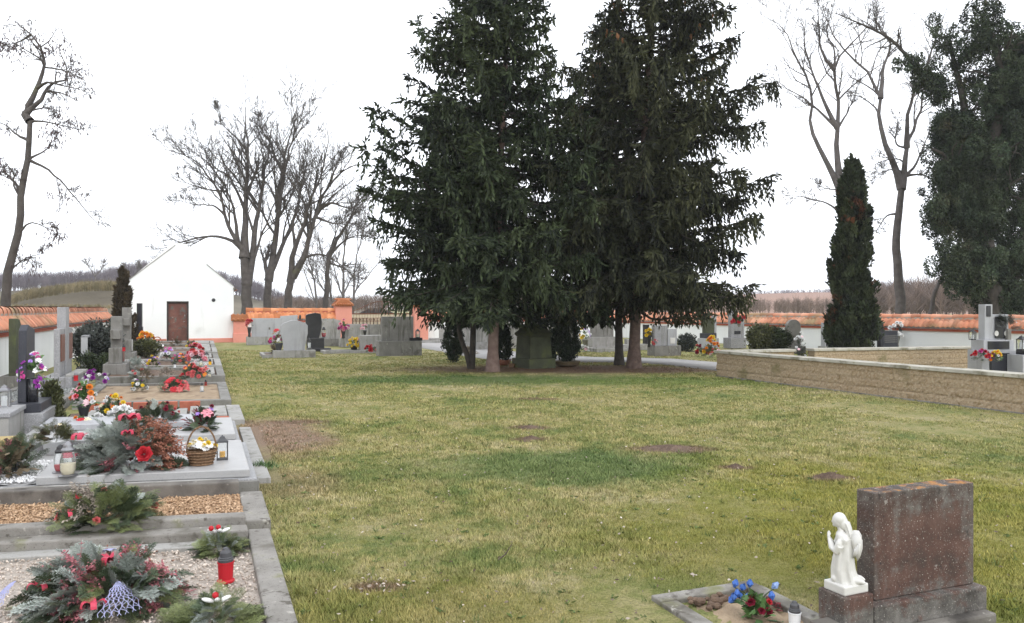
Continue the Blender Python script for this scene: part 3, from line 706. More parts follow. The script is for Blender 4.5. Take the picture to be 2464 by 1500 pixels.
a = at(1133, 887); o = np.array([a[0], a[1], 0])
ps_ = prof([(1.2, 1.7), (2, 2.1), (3.2, 1.9), (5, 1.1), (6.6, .1)])
spruce('small twin stemmed spruce at the left edge of the clump', a, 6.6, (-.25, .3), 1.5, lambda z, az: ps_(z)*(.65 if math.cos(az-R(270)) > .6 and z < 2 else 1), 37, .1, 0, .4, 1.0, .4, bark='bark_dark',
       stems=[([(0, 0, -.1), (-.1, 0, .35), (-.3, .02, .95), (-.33, .05, 1.9), (-.3, .1, 3.2)], .075), ([(.02, 0, -.1), (.05, .0, .5), (.06, 0, 1.4), (-.02, .1, 3.0), (-.2, .2, 5.0)], .088)])

# ------------------------------------------------------------------ bare trees
def grow(paths, radii, n, lrange, spread, up, g, tmin=.25, wander=.12, K=6, gravity=0):
    """n children on every parent polyline"""
    N, Kp, _ = paths.shape; own = np.repeat(np.arange(N), n); C = N*n
    u = tmin+(1-tmin)*g.uniform(0, 1, C)**.8; f = u*(Kp-1); i = np.minimum(f.astype(int), Kp-2); w = (f-i)[:, None]
    p = paths[own, i]*(1-w)+paths[own, i+1]*w; tan = unit(paths[own, i+1]-paths[own, i])
    r = radii[own, i]*(1-w[:, 0])+radii[own, i+1]*w[:, 0]
    pl_ = np.linalg.norm(np.diff(paths, axis=1), axis=2).sum(1)[own]
    perp = unit(np.cross(tan, g.normal(size=(C, 3)))); a = R(spread)*g.uniform(.6, 1.35, C)[:, None]
    d = unit(tan*np.cos(a)+perp*np.sin(a)+np.array([0, 0, up])*g.uniform(.3, 1.2, (C, 1)))
    L = pl_*g.uniform(lrange[0], lrange[1], C)*(1.15-.6*u)
    out = [p]; step = (L/(K-1))[:, None]
    for k in range(K-1):
        d = unit(d+g.normal(0, wander, (C, 3))+np.array([0, 0, up*.12-gravity*k*.1])); out.append(out[-1]+d*step)
    out = np.stack(out, 1); r0 = np.minimum(r*.62, .06*L+.004)
    return out, r0[:, None]*np.linspace(1, .35, K)[None]
def bare_tree(label, limbs, Y, seed, levels, bark='bark_bare', depth=.5, ymin=None, name='bare_tree', group=None, pods=0, extra_limbs=()):
    """limbs: (points read off the photo, start radius, end radius); each is bent in depth as well"""
    g = np.random.default_rng(seed); lp = []; lr = []
    b = P(limbs[0][0][0][0], limbs[0][0][0][1], Y); b[2] = 0; seen3 = np.zeros((0, 3))
    t = thing(name, label, 'tree', b, group=group)
    seen = np.zeros((0, 3))
    for j, (pts, r0, r1) in enumerate(limbs):
        ia = None if j == 0 else np.argmin(np.hypot(seen[:, 0]-pts[0][0], seen[:, 1]-pts[0][1])); Yj = Y if j == 0 else seen[ia, 2]
        q = np.array([P(x, y, Yj) for x, y in pts])
        if j == 0: q[0, 2] = -.2
        k = np.linspace(0, 1, len(q)); bow = 0 if j == 0 else g.choice([-1, 1])*g.uniform(.4, 1.0)*depth
        q = resample(q, 14); h = np.linspace(0, 1, 14); q[:, 1] += bow*h*np.linalg.norm(q[-1]-q[0])
        q += g.normal(0, .015*np.linalg.norm(q[-1]-q[0])/3, q.shape)*np.sin(h*np.pi)[:, None]
        if j: q += (seen3[ia]-q[0])*((1-h)**1.5)[:, None]
        seen3 = np.vstack([seen3, q]); seen = np.vstack([seen, np.stack([CX+q[:, 0]/q[:, 1]*F, HY-(q[:, 2]-EYE)/q[:, 1]*F, q[:, 1]], 1)]); lp.append(q-b); lr.append((r0+(r1*(.74 if j == 0 and len(limbs) > 2 else 1)-r0)*h**.8)*.64*(1+(.45*np.exp(-h*7) if j else 0)))
    lp = np.array(lp); lr = np.array(lr)
    lr[0] *= 1+.35*np.exp(-np.linspace(0, 14, 14))
    V, Q = tubes(lp[:1], lr[:1], 10); obj('trunk', mesh_np('trunk', V, Q, smooth=True), MAT[bark], t)
    m = Leaves(); o = 0; Vs = []; Qs = []
    def put(p, r, s):
        nonlocal o
        V, Q = tubes(p, r, s); Vs.append(V); Qs.append(Q+o); o += len(V)
    if len(lp) > 1: put(lp[1:], lr[1:], 8)
    cur = (lp, lr); tips = None
    for li, (n, lr_, spread, up, tmin, wander, grav) in enumerate(levels):
        src = cur if li else ((lp[1:], lr[1:]) if len(lp) > 2 else (lp, lr))
        p, r = grow(src[0], src[1], n, lr_, spread, up, g, tmin, wander, 6 if li < 2 else 4, grav)
        r = np.maximum(r, .00019*Y); put(p, r, 5 if li == 0 else (4 if li == 1 else 3)); cur = (p, r)
    obj('branches', mesh_np('branches', np.concatenate(Vs), np.concatenate(Qs)), MAT[bark], t)
    if pods:
        e = cur[0].reshape(-1, 3); e = e[g.choice(len(e), pods)]; cl = e[g.choice(len(e), 26)]
        pp = np.concatenate([e[:pods//3]] + [c+g.normal(0, .17, (pods//36, 3)) for c in cl])
        lv = Leaves(); lv.add(cards(pp, np.array([0, 0, -1.0])+g.normal(0, .45, (len(pp), 3)), g.uniform(.1, .2, len(pp)), .035, g, 2)); tag(lv.build('seed_pods', MAT['pod'], t), kind='stuff')
    return t
def c3(l): return [(390.6+x*.3801, 195.3+y*.3801) for x, y in l]
LV = [(13, (.2, .46), 42, .35, .2, .10, 0), (7, (.35, .7), 42, .3, .15, .11, 0), (3, (.5, .9), 38, .25, .1, .12, .1)]
bare_tree('bare twin stemmed lime tree nearest the chapel', [
    (c3([(535, 1440), (530, 1300), (522, 1180), (517, 1080)]), .62, .46),
    (c3([(512, 1130), (505, 1000), (500, 800), (485, 600), (480, 400), (450, 250), (440, 100)]), .36, .03), (c3([(530, 1290), (548, 1180), (558, 1080), (565, 950), (580, 750), (595, 550), (612, 400), (628, 200)]), .36, .03),
    (c3([(505, 1090), (430, 950), (400, 800), (380, 700), (330, 630), (270, 540), (150, 480), (60, 462)]), .2, .02), (c3([(500, 1000), (480, 830), (440, 720), (390, 620), (300, 510), (190, 440)]), .16, .02),
    (c3([(492, 1085), (430, 1020), (330, 985), (200, 1005), (90, 1045), (-10, 1135)]), .17, .02), (c3([(575, 1180), (620, 980), (660, 850), (700, 700), (735, 540)]), .15, .02),
    (c3([(500, 790), (430, 610), (340, 540), (250, 360)]), .14, .015), (c3([(485, 480), (430, 370), (340, 250), (330, 170)]), .12, .015), (c3([(560, 1000), (520, 800), (545, 560), (520, 380)]), .11, .015),
    (c3([(400, 850), (320, 790), (200, 780), (70, 745)]), .1, .012), (c3([(390, 720), (280, 700), (180, 660), (120, 610)]), .09, .012)], 47, 41, LV, depth=.28)
bare_tree('bare lime tree with a trunk forked like a hand', [
    (c3([(665, 1440), (668, 1340), (674, 1200)]), .47, .42),
    (c3([(672, 1250), (700, 1050), (715, 850), (700, 700), (735, 550), (750, 400), (790, 270), (815, 125)]), .3, .02), (c3([(685, 1240), (740, 1100), (790, 920), (830, 800), (845, 650), (870, 550), (850, 340)]), .24, .02),
    (c3([(650, 1240), (635, 1160), (660, 1080), (700, 1010)]), .2, .1), (c3([(715, 860), (755, 680), (800, 520), (840, 400), (900, 330), (935, 215)]), .22, .02),
    (c3([(725, 590), (680, 480), (650, 360), (550, 225)]), .16, .015), (c3([(705, 1000), (740, 870), (830, 750), (900, 610), (1040, 560)]), .15, .015), (c3([(700, 700), (650, 620), (600, 640), (620, 740)]), .09, .012),
    (c3([(745, 470), (690, 370), (630, 290), (625, 200)]), .1, .012)], 48, 43, LV, depth=.28)
bare_tree('bare lime tree leaning right with two long stems', [
    (c3([(788, 1440), (800, 1340), (832, 1210)]), .47, .4),
    (c3([(825, 1260), (850, 1080), (920, 920), (970, 780), (1020, 670), (1060, 560), (1100, 400), (1092, 345)]), .27, .02), (c3([(838, 1250), (920, 1120), (960, 970), (1010, 830), (1080, 690), (1190, 590), (1310, 555)]), .3, .03),
    (c3([(1020, 810), (1090, 775), (1200, 800), (1300, 700)]), .13, .015), (c3([(860, 1080), (840, 930), (880, 790), (870, 600)]), .14, .015), (c3([(980, 900), (1090, 920), (1180, 900), (1290, 960)]), .11, .012),
    (c3([(1080, 690), (1110, 560), (1160, 430)]), .12, .012), (c3([(900, 1120), (960, 1100), (1040, 1105), (1150, 1170), (1240, 1250)]), .12, .015)], 47, 47, LV, depth=.28)
bare_tree('slender bare tree left of the gate pillar', [
    (c3([(1022, 1440), (1045, 1250), (1052, 1110)]), .36, .26),
    (c3([(1052, 1130), (1120, 1000), (1200, 870), (1260, 760), (1345, 690)]), .22, .02), (c3([(1058, 1110), (1150, 1020), (1250, 980), (1340, 995)]), .16, .015), (c3([(1055, 1110), (1100, 940), (1150, 850)]), .14, .015),
    (c3([(1050, 1160), (1150, 1190), (1260, 1270)]), .1, .012)], 50, 53, LV, depth=.3)
far_lv = [(10, (.3, .6), 36, .5, .15, .1, 0), (7, (.3, .6), 42, .3, .1, .14, 0), (4, (.4, .7), 45, .2, .1, .16, 0)]
for k, (pts, Y, r, lab) in enumerate([
    ([(1140, 1400), (1145, 1250), (1150, 1060), (1165, 870)], 70, .3, 'far bare tree seen through the gate, upright'),
    ([(1200, 1400), (1215, 1250), (1240, 1080), (1285, 900)], 74, .24, 'far bare tree leaning right behind the gate'),
    ([(990, 1420), (960, 1260), (930, 1140), (900, 1010)], 72, .24, 'far bare tree leaning left between the lime trunks'),
    ([(1090, 1400), (1050, 1230), (1010, 1100), (985, 960)], 76, .22, 'thin far bare tree beside the slender one')]):
    bare_tree(lab, [(c3(pts), r, .04)], Y, 60+k, far_lv, 'bark_grey')
def c1(l): return [(x*.5729, y*.5729) for x, y in l]
LL = [(9, (.2, .42), 55, .12, .3, .2, 0), (6, (.3, .6), 55, .08, .15, .22, .1), (5, (.35, .7), 55, 0, .1, .24, .3)]
bare_tree('crooked bare locust tree with hanging seed pods at the left edge', [
    (c1([(0, 1330), (38, 1130), (75, 980), (90, 850), (110, 700), (120, 600), (126, 510)]), .26, .15),
    (c1([(126, 520), (98, 480), (128, 390), (142, 335), (150, 250), (110, 160), (60, 105), (0, 60)]), .15, .02), (c1([(-80, 500), (0, 455), (60, 415), (140, 345), (222, 322), (230, 270), (205, 180)]), .13, .015),
    (c1([(135, 370), (200, 350), (280, 370), (398, 402)]), .07, .01), (c1([(116, 600), (60, 570), (0, 520), (-60, 500)]), .07, .012), (c1([(118, 690), (190, 630), (215, 555)]), .06, .01),
    (c1([(95, 800), (70, 760), (0, 715), (-60, 720)]), .09, .012), (c1([(128, 520), (180, 515), (250, 525), (345, 540)]), .05, .008), (c1([(108, 700), (200, 740), (290, 830), (390, 950)]), .06, .01),
    (c1([(70, 970), (130, 930), (200, 955), (250, 1000)]), .05, .008), (c1([(125, 480), (190, 455), (260, 470)]), .05, .008), (c1([(20, 1130), (90, 1080), (170, 1060)]), .05, .008), (c1([(120, 160), (70, 180), (0, 185)]), .05, .008),
    (c1([(75, 860), (60, 800), (70, 730), (20, 690)]), .06, .008)], 24, 71, LL, 'bark_bare', depth=.3, pods=900)
def c4(l): return [(1796.8+x*.5208, y*.5208) for x, y in l]
LR = [(12, (.16, .4), 46, .35, .3, .15, 0), (6, (.35, .7), 46, .2, .15, .16, 0), (3, (.5, .9), 40, .15, .1, .15, .1)]
bare_tree('tall bare locust tree rising behind the dark columnar cypress', [
    (c4([(455, 1480), (445, 1250), (437, 1000), (432, 880)]), .33, .24),
    (c4([(432, 890), (385, 760), (345, 670), (320, 550), (330, 430), (315, 320), (270, 230), (240, 110), (200, 50), (140, 15)]), .2, .02), (c4([(438, 880), (430, 700), (430, 600), (440, 450), (430, 300), (500, 200), (580, 110), (650, 30)]), .24, .02),
    (c4([(430, 620), (390, 530), (340, 390), (310, 300), (290, 180), (300, 60)]), .16, .015), (c4([(412, 575), (300, 470), (200, 400), (130, 345)]), .12, .012), (c4([(430, 300), (372, 230), (350, 120), (345, -40)]), .13, .012),
    (c4([(440, 610), (490, 500), (532, 365)]), .09, .012), (c4([(435, 1000), (390, 950), (300, 915), (205, 895)]), .09, .012), (c4([(430, 895), (340, 872), (300, 840)]), .06, .01), (c4([(430, 300), (415, 210), (370, 150), (395, 20)]), .08, .01)], 38, 81, LR, 'bark_grey', depth=.22)
bare_tree('tall bare locust tree with mossy trunk base and a clear fork', [
    (c4([(718, 1500), (705, 1300), (690, 1120), (705, 960), (715, 875)]), .42, .3),
    (c4([(712, 890), (690, 760), (650, 620), (640, 480), (640, 400), (590, 280), (505, 190), (450, 90), (420, -30)]), .22, .02), (c4([(720, 880), (740, 800), (760, 680), (800, 580), (845, 480), (872, 370), (880, 250)]), .22, .015),
    (c4([(648, 410), (660, 280), (690, 170), (605, 100), (520, 40)]), .15, .015), (c4([(760, 690), (750, 520), (790, 370), (820, 290), (845, 180), (880, 60)]), .16, .015), (c4([(738, 810), (800, 740), (850, 640), (880, 560)]), .12, .012),
    (c4([(690, 985), (640, 1000), (600, 1085)]), .08, .01), (c4([(725, 820), (715, 740), (640, 740), (560, 775)]), .09, .012), (c4([(740, 820), (690, 790), (620, 800), (570, 830)]), .08, .012), (c4([(690, 180), (620, 140), (560, 60)]), .08, .01),
    (c4([(770, 700), (700, 670), (690, 560), (660, 530)]), .08, .01), (c4([(745, 830), (800, 815), (850, 830)]), .1, .03)], 36, 83, LR, 'bark_grey', depth=.22)
bare_tree('thin leaning bare trunk between the locust and the ivy tree', [
    (c4([(820, 1490), (880, 1330), (930, 1240), (975, 1130)]), .22, .1), (c4([(905, 1270), (905, 1180), (935, 1050)]), .1, .03), (c4([(960, 1160), (1000, 1060), (1060, 960)]), .09, .03)], 35, 85, LR, 'bark_grey', depth=.2)

# ------------------------------------------------------------------ ivy-clad tree, conifers, bushes
def ivy_tree():
    Y = 32.0; g = np.random.default_rng(91); b = P(1796.8+1130*.5208, 742, Y); b[2] = 0
    t = thing('ivy_tree', 'huge tree wrapped in dark ivy at the right edge', 'tree', b)
    limbs = [([(1150, 1520), (1125, 1300), (1095, 1080), (1060, 850), (1020, 650), (1000, 450), (965, 330), (940, 190)], .45, .06), ([(1060, 860), (1120, 650), (1150, 450), (1100, 280), (1020, 120)], .3, .06), ([(1090, 1080), (1210, 880), (1280, 640), (1330, 450)], .3, .06),
             ([(905, 400), (800, 300), (740, 210), (690, 150), (600, 90), (460, 10)], .11, .015), ([(1240, 760), (1240, 560), (1220, 400)], .2, .05), ([(1150, 1480), (1260, 1300), (1340, 1100), (1400, 860)], .3, .1), ([(1015, 640), (970, 600), (940, 640)], .12, .02), ([(1110, 1260), (1010, 1180), (960, 1230)], .12, .02),
             ([(1040, 740), (985, 780), (940, 800)], .12, .02), ([(1150, 450), (1230, 330), (1290, 220)], .15, .03), ([(1070, 950), (960, 940), (900, 990)], .1, .03)]
    lp = []; lr = []
    for j, (pts, r0, r1) in enumerate(limbs):
        q = resample(np.array([P(x, y, Y) for x, y in c4(pts)]), 14); q[:, 1] += np.linspace(0, 1, 14)*(0 if j == 0 else g.uniform(-.35, .35))*np.linalg.norm(q[-1]-q[0])
        lp.append(q-b); lr.append(np.linspace(r0, r1, 14))
    lp = np.array(lp); lr = np.array(lr); V, Q = tubes(lp[:1], lr[:1], 10); obj('trunk', mesh_np('trunk', V, Q, smooth=True), MAT['bark_dark'], t)
    p1_, r1_ = grow(lp, lr, 14, (.1, .3), 60, .2, g, .3, .18); p2_, r2_ = grow(p1_, r1_, 5, (.35, .7), 50, .1, g, .2, .2, 4)
    Vs = [tubes(lp[1:], lr[1:], 7), tubes(p1_, r1_, 4), tubes(p2_, np.maximum(r2_, .006), 3)]; o = 0; VV = []; QQ = []
    for V, Q in Vs: VV.append(V); QQ.append(Q+o); o += len(V)
    obj('branches', mesh_np('branches', np.concatenate(VV), np.concatenate(QQ)), MAT['bark_dark'], t)
    lv = Leaves()
    # ivy hangs in shaggy clumps along the limbs, sparser towards the top
    for j in range(len(lp)):
        if j == 3: ks = range(0, 5)
        else: ks = range(0, 14)
        for k in ks:
            c0 = lp[j][k]
            hz = c0[2]
            if hz < 2.2 and j in (0,): nn = 2
            else: nn = 8
            for _ in range(nn):
                rad = (.86 if j in (0, 1, 2, 5) else .55)*(1.0 if hz > 2.5 else .5)
                if j == 3: rad = .35
                if hz > 9.5: rad *= .8
                c = c0+g.normal(0, rad*.66, 3)*np.array([1, 1, 1.2]); s = g.uniform(.13, .38)*(1 if j != 3 else .7); c[2] -= g.uniform(0, .3)
                n = int(560*(s/.4)**1.8)+40
                dirs = unit(g.normal(size=(n, 3))); rr_ = g.uniform(.3, 1, n)**.5
                p = c+dirs*rr_[:, None]*np.array([s, s, s*1.5])
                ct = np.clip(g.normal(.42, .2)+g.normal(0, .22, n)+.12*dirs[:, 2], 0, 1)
                lv.add(cards(p, dirs*.7+np.array([0, 0, -.8])+g.normal(0, .7, (n, 3)), g.uniform(.06, .12, n), g.uniform(.045, .08, n), g, 1, ct))
    lv.build('ivy', MAT['ivy'], t)
ivy_tree()
def column(label, px, py, w, h, mat, seed, name='cypress_tree', cat='cypress', n=22000, leaf=(.16, .07), flare=None, lean=0, trunk=.1):
    """upright columnar conifer: sprays pointing up and outwards, ragged outline made of many small plumes"""
    a = at(px, py); g = np.random.default_rng(seed); t = thing(name, label, cat, a)
    pf = prof(flare or [(0, .8), (.1, .95), (.3, 1), (.55, .85), (.8, .55), (.95, .22), (1, .03)])
    obj('trunk', MB().tube([(0, 0, -.1), (lean*.3, 0, h*.4), (lean, 0, h*.9)], [trunk, trunk*.7, .01], 8), MAT['bark_dark'], t)
    lv = Leaves(); np_ = n//60
    for k in range(np_):                              # plumes
        f = g.uniform(0, 1)**1.15*.93; az = g.uniform(0, 6.28); r = w/2*pf(f)*g.uniform(.45, 1.16)
        c = np.array([math.cos(az)*r*.86+lean*f, math.sin(az)*r*.86, f*h+.05]); L = g.uniform(.25, .55)*min(1, w)*1.1
        u = g.uniform(0, 1, 60); ax_ = np.array([math.cos(az)*.3, math.sin(az)*.3, 1.0]); ax_ /= np.linalg.norm(ax_)
        p = c+ax_*(u*L-L*.3)[:, None]+g.normal(0, .055*min(1.6, w)*1.1*(.35+.65*pf(f)), (60, 3))*(1.1-u)[:, None]
        ok = p[:, 2] < h*1.04; p = p[ok]; m_ = len(p)
        if not m_: continue
        ct = np.clip(g.normal(.4, .22)+.3*(u[ok]-.4)+g.normal(0, .14, m_), 0, 1)
        lv.add(cards(p, ax_+g.normal(0, .45, (m_, 3)), leaf[0]*g.uniform(.6, 1.2, m_), leaf[1]*g.uniform(.6, 1.2, m_), g, 2, ct))
    lv.build('foliage', MAT[mat], t)
    return t
column('tall dark columnar cypress with rusty brown patches', 2050, 858, 1.5, 6.75, 'thuja', 101, n=30000, leaf=(.17, .075), flare=[(0, .9), (.06, 1.02), (.22, 1.04), (.32, .9), (.5, .8), (.72, .6), (.84, .36), (.9, .14), (.93, .04), (1, .0)], lean=.02)
column('dark brown pointed cypress in front of the chapel corner', 297, 845, .86, 3.0, 'thuja_brown', 103, n=9000, leaf=(.14, .06), flare=[(0, .9), (.25, 1), (.5, .7), (.75, .36), (.92, .1), (1, .02)])
def bush(label, px, py, w, h, mat, seed, name='shrub', cat='shrub', n=5000, leaf=(.07, .04), z0=0.0, clump=.28, base=None, stem=True, d=None, parent_loc=None):
    g = np.random.default_rng(seed); a = at(px, py, z0) if parent_loc is None else parent_loc; t = thing(name, label, cat, a)
    if stem:
        m = MB()
        for k in range(5):
            az = g.uniform(0, 6.28); m.tube([(0, 0, -.05), (math.cos(az)*w*.12, math.sin(az)*w*.12, h*.3), (math.cos(az)*w*.25, math.sin(az)*w*.25, h*.7)], [.018*max(w, .5), .012*max(w, .5), .003], 5)
        obj('stem', m, MAT['bark_dark'], t)
    lv = Leaves(); nc = max(10, n//90); lo = base if base is not None else .12
    for k in range(nc):
        dr = unit(g.normal(size=3)); rr_ = g.uniform(.35, 1)**.6
        c = np.array([dr[0]*w/2*rr_*.82, dr[1]*(d or w)/2*rr_*.82, h*(lo+(1-lo)*.5)+dr[2]*rr_*h*(1-lo)*.5*.86])
        s = clump*min(w, h)*g.uniform(.5, 1); m_ = 90
        q = unit(g.normal(size=(m_, 3))); p = c+q*s*g.uniform(.3, 1, (m_, 1))
        p[:, 2] = np.maximum(p[:, 2], .01)
        ct = np.clip(g.normal(.42, .17)+.15*q[:, 2]+g.normal(0, .15, m_), 0, 1)
        lv.add(cards(p, q+np.array([0, 0, .35])+g.normal(0, .5, (m_, 3)), leaf[0]*g.uniform(.6, 1.2, m_), leaf[1]*g.uniform(.6, 1.2, m_), g, 1, ct))
    lv.build('foliage', MAT[mat], t)
    return t

# ------------------------------------------------------------------ far woods and scrub: masses nobody could count
def twig_wood(name, label, pts, Y0, Y1, n, hgt, mat, seed, spread=.5, twigs=26, wd=.05, top=None):
    """many bare crowns, each a fan of tapered twigs round a thin stem, standing on a line of ground heights"""
    g = np.random.default_rng(seed); px = np.array([p[0] for p in pts], float); gy = np.array([p[1] for p in pts], float)
    x = g.uniform(px[0], px[-1], n); Y = g.uniform(Y0, Y1, n); z = EYE+(HY-np.interp(x, px, gy))/F*Y
    H = np.interp(x, px, np.array([p[2] for p in pts], float))*Y/F*g.uniform(.6, 1.08, n) if len(pts[0]) > 2 else g.uniform(*hgt, n)
    base = np.stack([(x-CX)/F*Y, Y, z-H*.05], 1)
    own = np.repeat(np.arange(n), twigs); C = len(own); f = g.uniform(.1, .8, C); f[::twigs] = 0
    d = g.normal(0, spread, (C, 3)); d[:, 2] = 1; d[::twigs] *= (.15, .15, 1); d = unit(d)
    L = H[own]*(1-f)*g.uniform(.5, 1.05, C); L[::twigs] = H
    p0 = base[own]; p0[:, 2] += f*H[own]; k = 4
    u = np.linspace(0, 1, k); bend = g.normal(0, .12, (C, 3))
    path = p0[:, None]+d[:, None]*(L[:, None]*u)[:, :, None]+bend[:, None]*(L[:, None]*u*u)[:, :, None]
    r = (wd*H[own]/6*g.uniform(.4, 1, C))[:, None]*np.linspace(1, .25, k); r[::twigs] *= 1.8
    V, Q = tubes(path, r, 3)
    tag(obj(name, mesh_np(name, V, Q, np.repeat(g.uniform(0, 1, n)[own], 3*k)), MAT[mat]), label, kind='stuff')
mk('twig_mauve', [(.13, .11, .125), (.19, .165, .18)], .3, tint=((.6, .6, .65), (1.3, 1.3, 1.3)))
mk('twig_brown', [(.15, .115, .1), (.23, .18, .16)], .3, tint=((.6, .6, .6), (1.3, 1.25, 1.2)))
mk('twig_tan', [(.2, .165, .1), (.29, .245, .15)], .3, tint=((.5, .55, .5), (1.3, 1.25, 1.2)))
mk('twig_green', [(.1, .1, .05), (.17, .16, .085)], .3, tint=((.5, .55, .5), (1.3, 1.25, 1.2)))
twig_wood('far_wood', 'bluish bare wood on the far hill', [(-250, 700, 52), (0, 700, 48), (120, 698, 48), (250, 694, 50), (330, 690, 66), (420, 690, 60), (540, 702, 52), (620, 722, 48), (700, 738, 30), (860, 742, 26)], 150, 180, 1300, None, 'twig_mauve', 201, .42, 30, .06)
twig_wood('far_wood', 'thin bare wood along the field horizon', [(1500, 742, 22), (1640, 726, 16), (1790, 712, 14), (1990, 708, 16), (2120, 708, 34), (2300, 710, 30), (2600, 718, 24)], 305, 340, 700, None, 'twig_mauve', 203, .6, 26, .09)
twig_wood('scrub', 'grey brown thicket beyond the gate', [(640, 748, 44), (760, 748, 38), (860, 748, 44), (1000, 748, 48), (1200, 750, 46), (1420, 752, 62), (1600, 754, 44)], 66, 92, 520, None, 'twig_brown', 205, .75, 40, .06)
twig_wood('scrub', 'bare thicket beyond the right wall', [(1560, 754, 44), (1760, 754, 40), (1900, 756, 44), (2000, 758, 50), (2110, 758, 92), (2300, 760, 108), (2480, 762, 100), (2700, 762, 90)], 62, 88, 700, None, 'twig_brown', 207, .7, 40, .05)
twig_wood('scrub', 'tan and olive brush covering the mound', [(-60, 741, 22), (20, 735, 24), (60, 722, 28), (150, 708, 26), (200, 701, 26), (270, 699, 26), (330, 706, 28), (420, 718, 26), (500, 741, 26)], 53, 66, 2600, None, 'twig_tan', 209, .8, 22, .09)
twig_wood('scrub', 'low olive brush at the foot of the mound', [(-80, 744, 16), (100, 744, 14), (300, 744, 14), (480, 744, 14)], 48, 52, 500, None, 'twig_tan', 211, .9, 22, .13)
for k, (x, y, h, lab) in enumerate([(228, 690, 72, 'lone bare tree standing above the left hill wood'), (318, 690, 62, 'wide bare tree beside the chapel on the hill'), (352, 690, 66, 'second wide bare tree nearest the chapel roof on the hill')]):
    bare_tree(lab, [([(x, y+8), (x+1, y-h*.25), (x-2, y-h*.62), (x+1, y-h)], .24, .04), ([(x, y-h*.3), (x-14, y-h*.6), (x-22, y-h*.85)], .14, .03), ([(x, y-h*.35), (x+14, y-h*.6), (x+20, y-h*.85)], .14, .03)], 120, 220+k, [(12, (.3, .6), 45, .3, .15, .1, 0), (6, (.4, .7), 45, .2, .1, .12, 0)], 'bark_grey', depth=.2)
# ------------------------------------------------------------------ gravestones and grave borders
def arch(w, h, n=10, rise=None):
    rise = w/2 if rise is None else rise
    return [(-w/2, 0), (w/2, 0)] + [(w/2*math.cos(u), h-rise+rise*math.sin(u)) for u in np.linspace(0, math.pi, n)]
def shield(w, h):  # waisted slab with a low peaked top
    return [(-w*.4, 0), (w*.4, 0), (w*.43, h*.3), (w*.5, h*.55), (w*.5, h*.82), (w*.42, h*.9), (w*.1, h), (-w*.1, h), (-w*.42, h*.9), (-w*.5, h*.82), (-w*.5, h*.55), (-w*.43, h*.3)]
def rect(w, h): return [(-w/2, 0), (w/2, 0), (w/2, h), (-w/2, h)]
def slant(w, h, d): return [(-w/2, 0), (w/2, 0), (w/2, h), (-w/2, h-d)]
def slab(name, out, t, mat, parent, z=0, x=0, y=0, bevel=.008, tilt=0):
    o = obj(name, MB().prism([(a, b) for a, b in out], -t/2, t/2), MAT[mat], parent, loc=(x, y, z), bevel=bevel)
    if tilt: o.rotation_euler = (tilt, 0, 0)
    return o
def blk(name, w, d, h, mat, parent, x=0, y=0, z=0, bevel=.008, taper=0):
    return obj(name, MB().box(-w/2, w/2, -d/2, d/2, 0, h, taper), MAT[mat], parent, loc=(x, y, z), bevel=bevel)
def border(parent, x0, x1, y0, y1, wd, h, mat, fill=None, fz=.04, name='kerb', sink=.1):
    """four kerb stones round a bed"""
    for (a, b, c, d) in ((x0, x1, y0, y0+wd), (x0, x1, y1-wd, y1), (x0, x0+wd, y0+wd+.002, y1-wd-.002), (x1-wd, x1, y0+wd+.002, y1-wd-.002)):
        obj(name, MB().box(a, b, c, d, -sink, h), MAT[mat], parent, bevel=.008)
    if fill: obj('bed', bed_mesh(x0+wd-.01, x1-wd+.01, y0+wd-.01, y1-wd+.01, fz), MAT[fill], parent)
def bed_mesh(x0, x1, y0, y1, z, amp=.02, res=.08, mound=.0):
    nx = max(3, int((x1-x0)/res)); ny = max(3, int((y1-y0)/res)); X, Y = np.meshgrid(np.linspace(x0, x1, nx), np.linspace(y0, y1, ny))
    g = np.random.default_rng(int(abs(x0*100+y0*37)+5)); Z = z+g.normal(0, amp*.25, X.shape)+amp*np.sin(X*7+Y*5)*.3+mound*np.sin((X-x0)/(x1-x0)*np.pi)*np.sin((Y-y0)/(y1-y0)*np.pi)
    i = np.arange(nx*ny).reshape(ny, nx); return mesh_np('bed', np.stack([X, Y, Z], -1).reshape(-1, 3), np.stack([i[:-1, :-1], i[:-1, 1:], i[1:, 1:], i[1:, :-1]], -1).reshape(-1, 4), smooth=True)
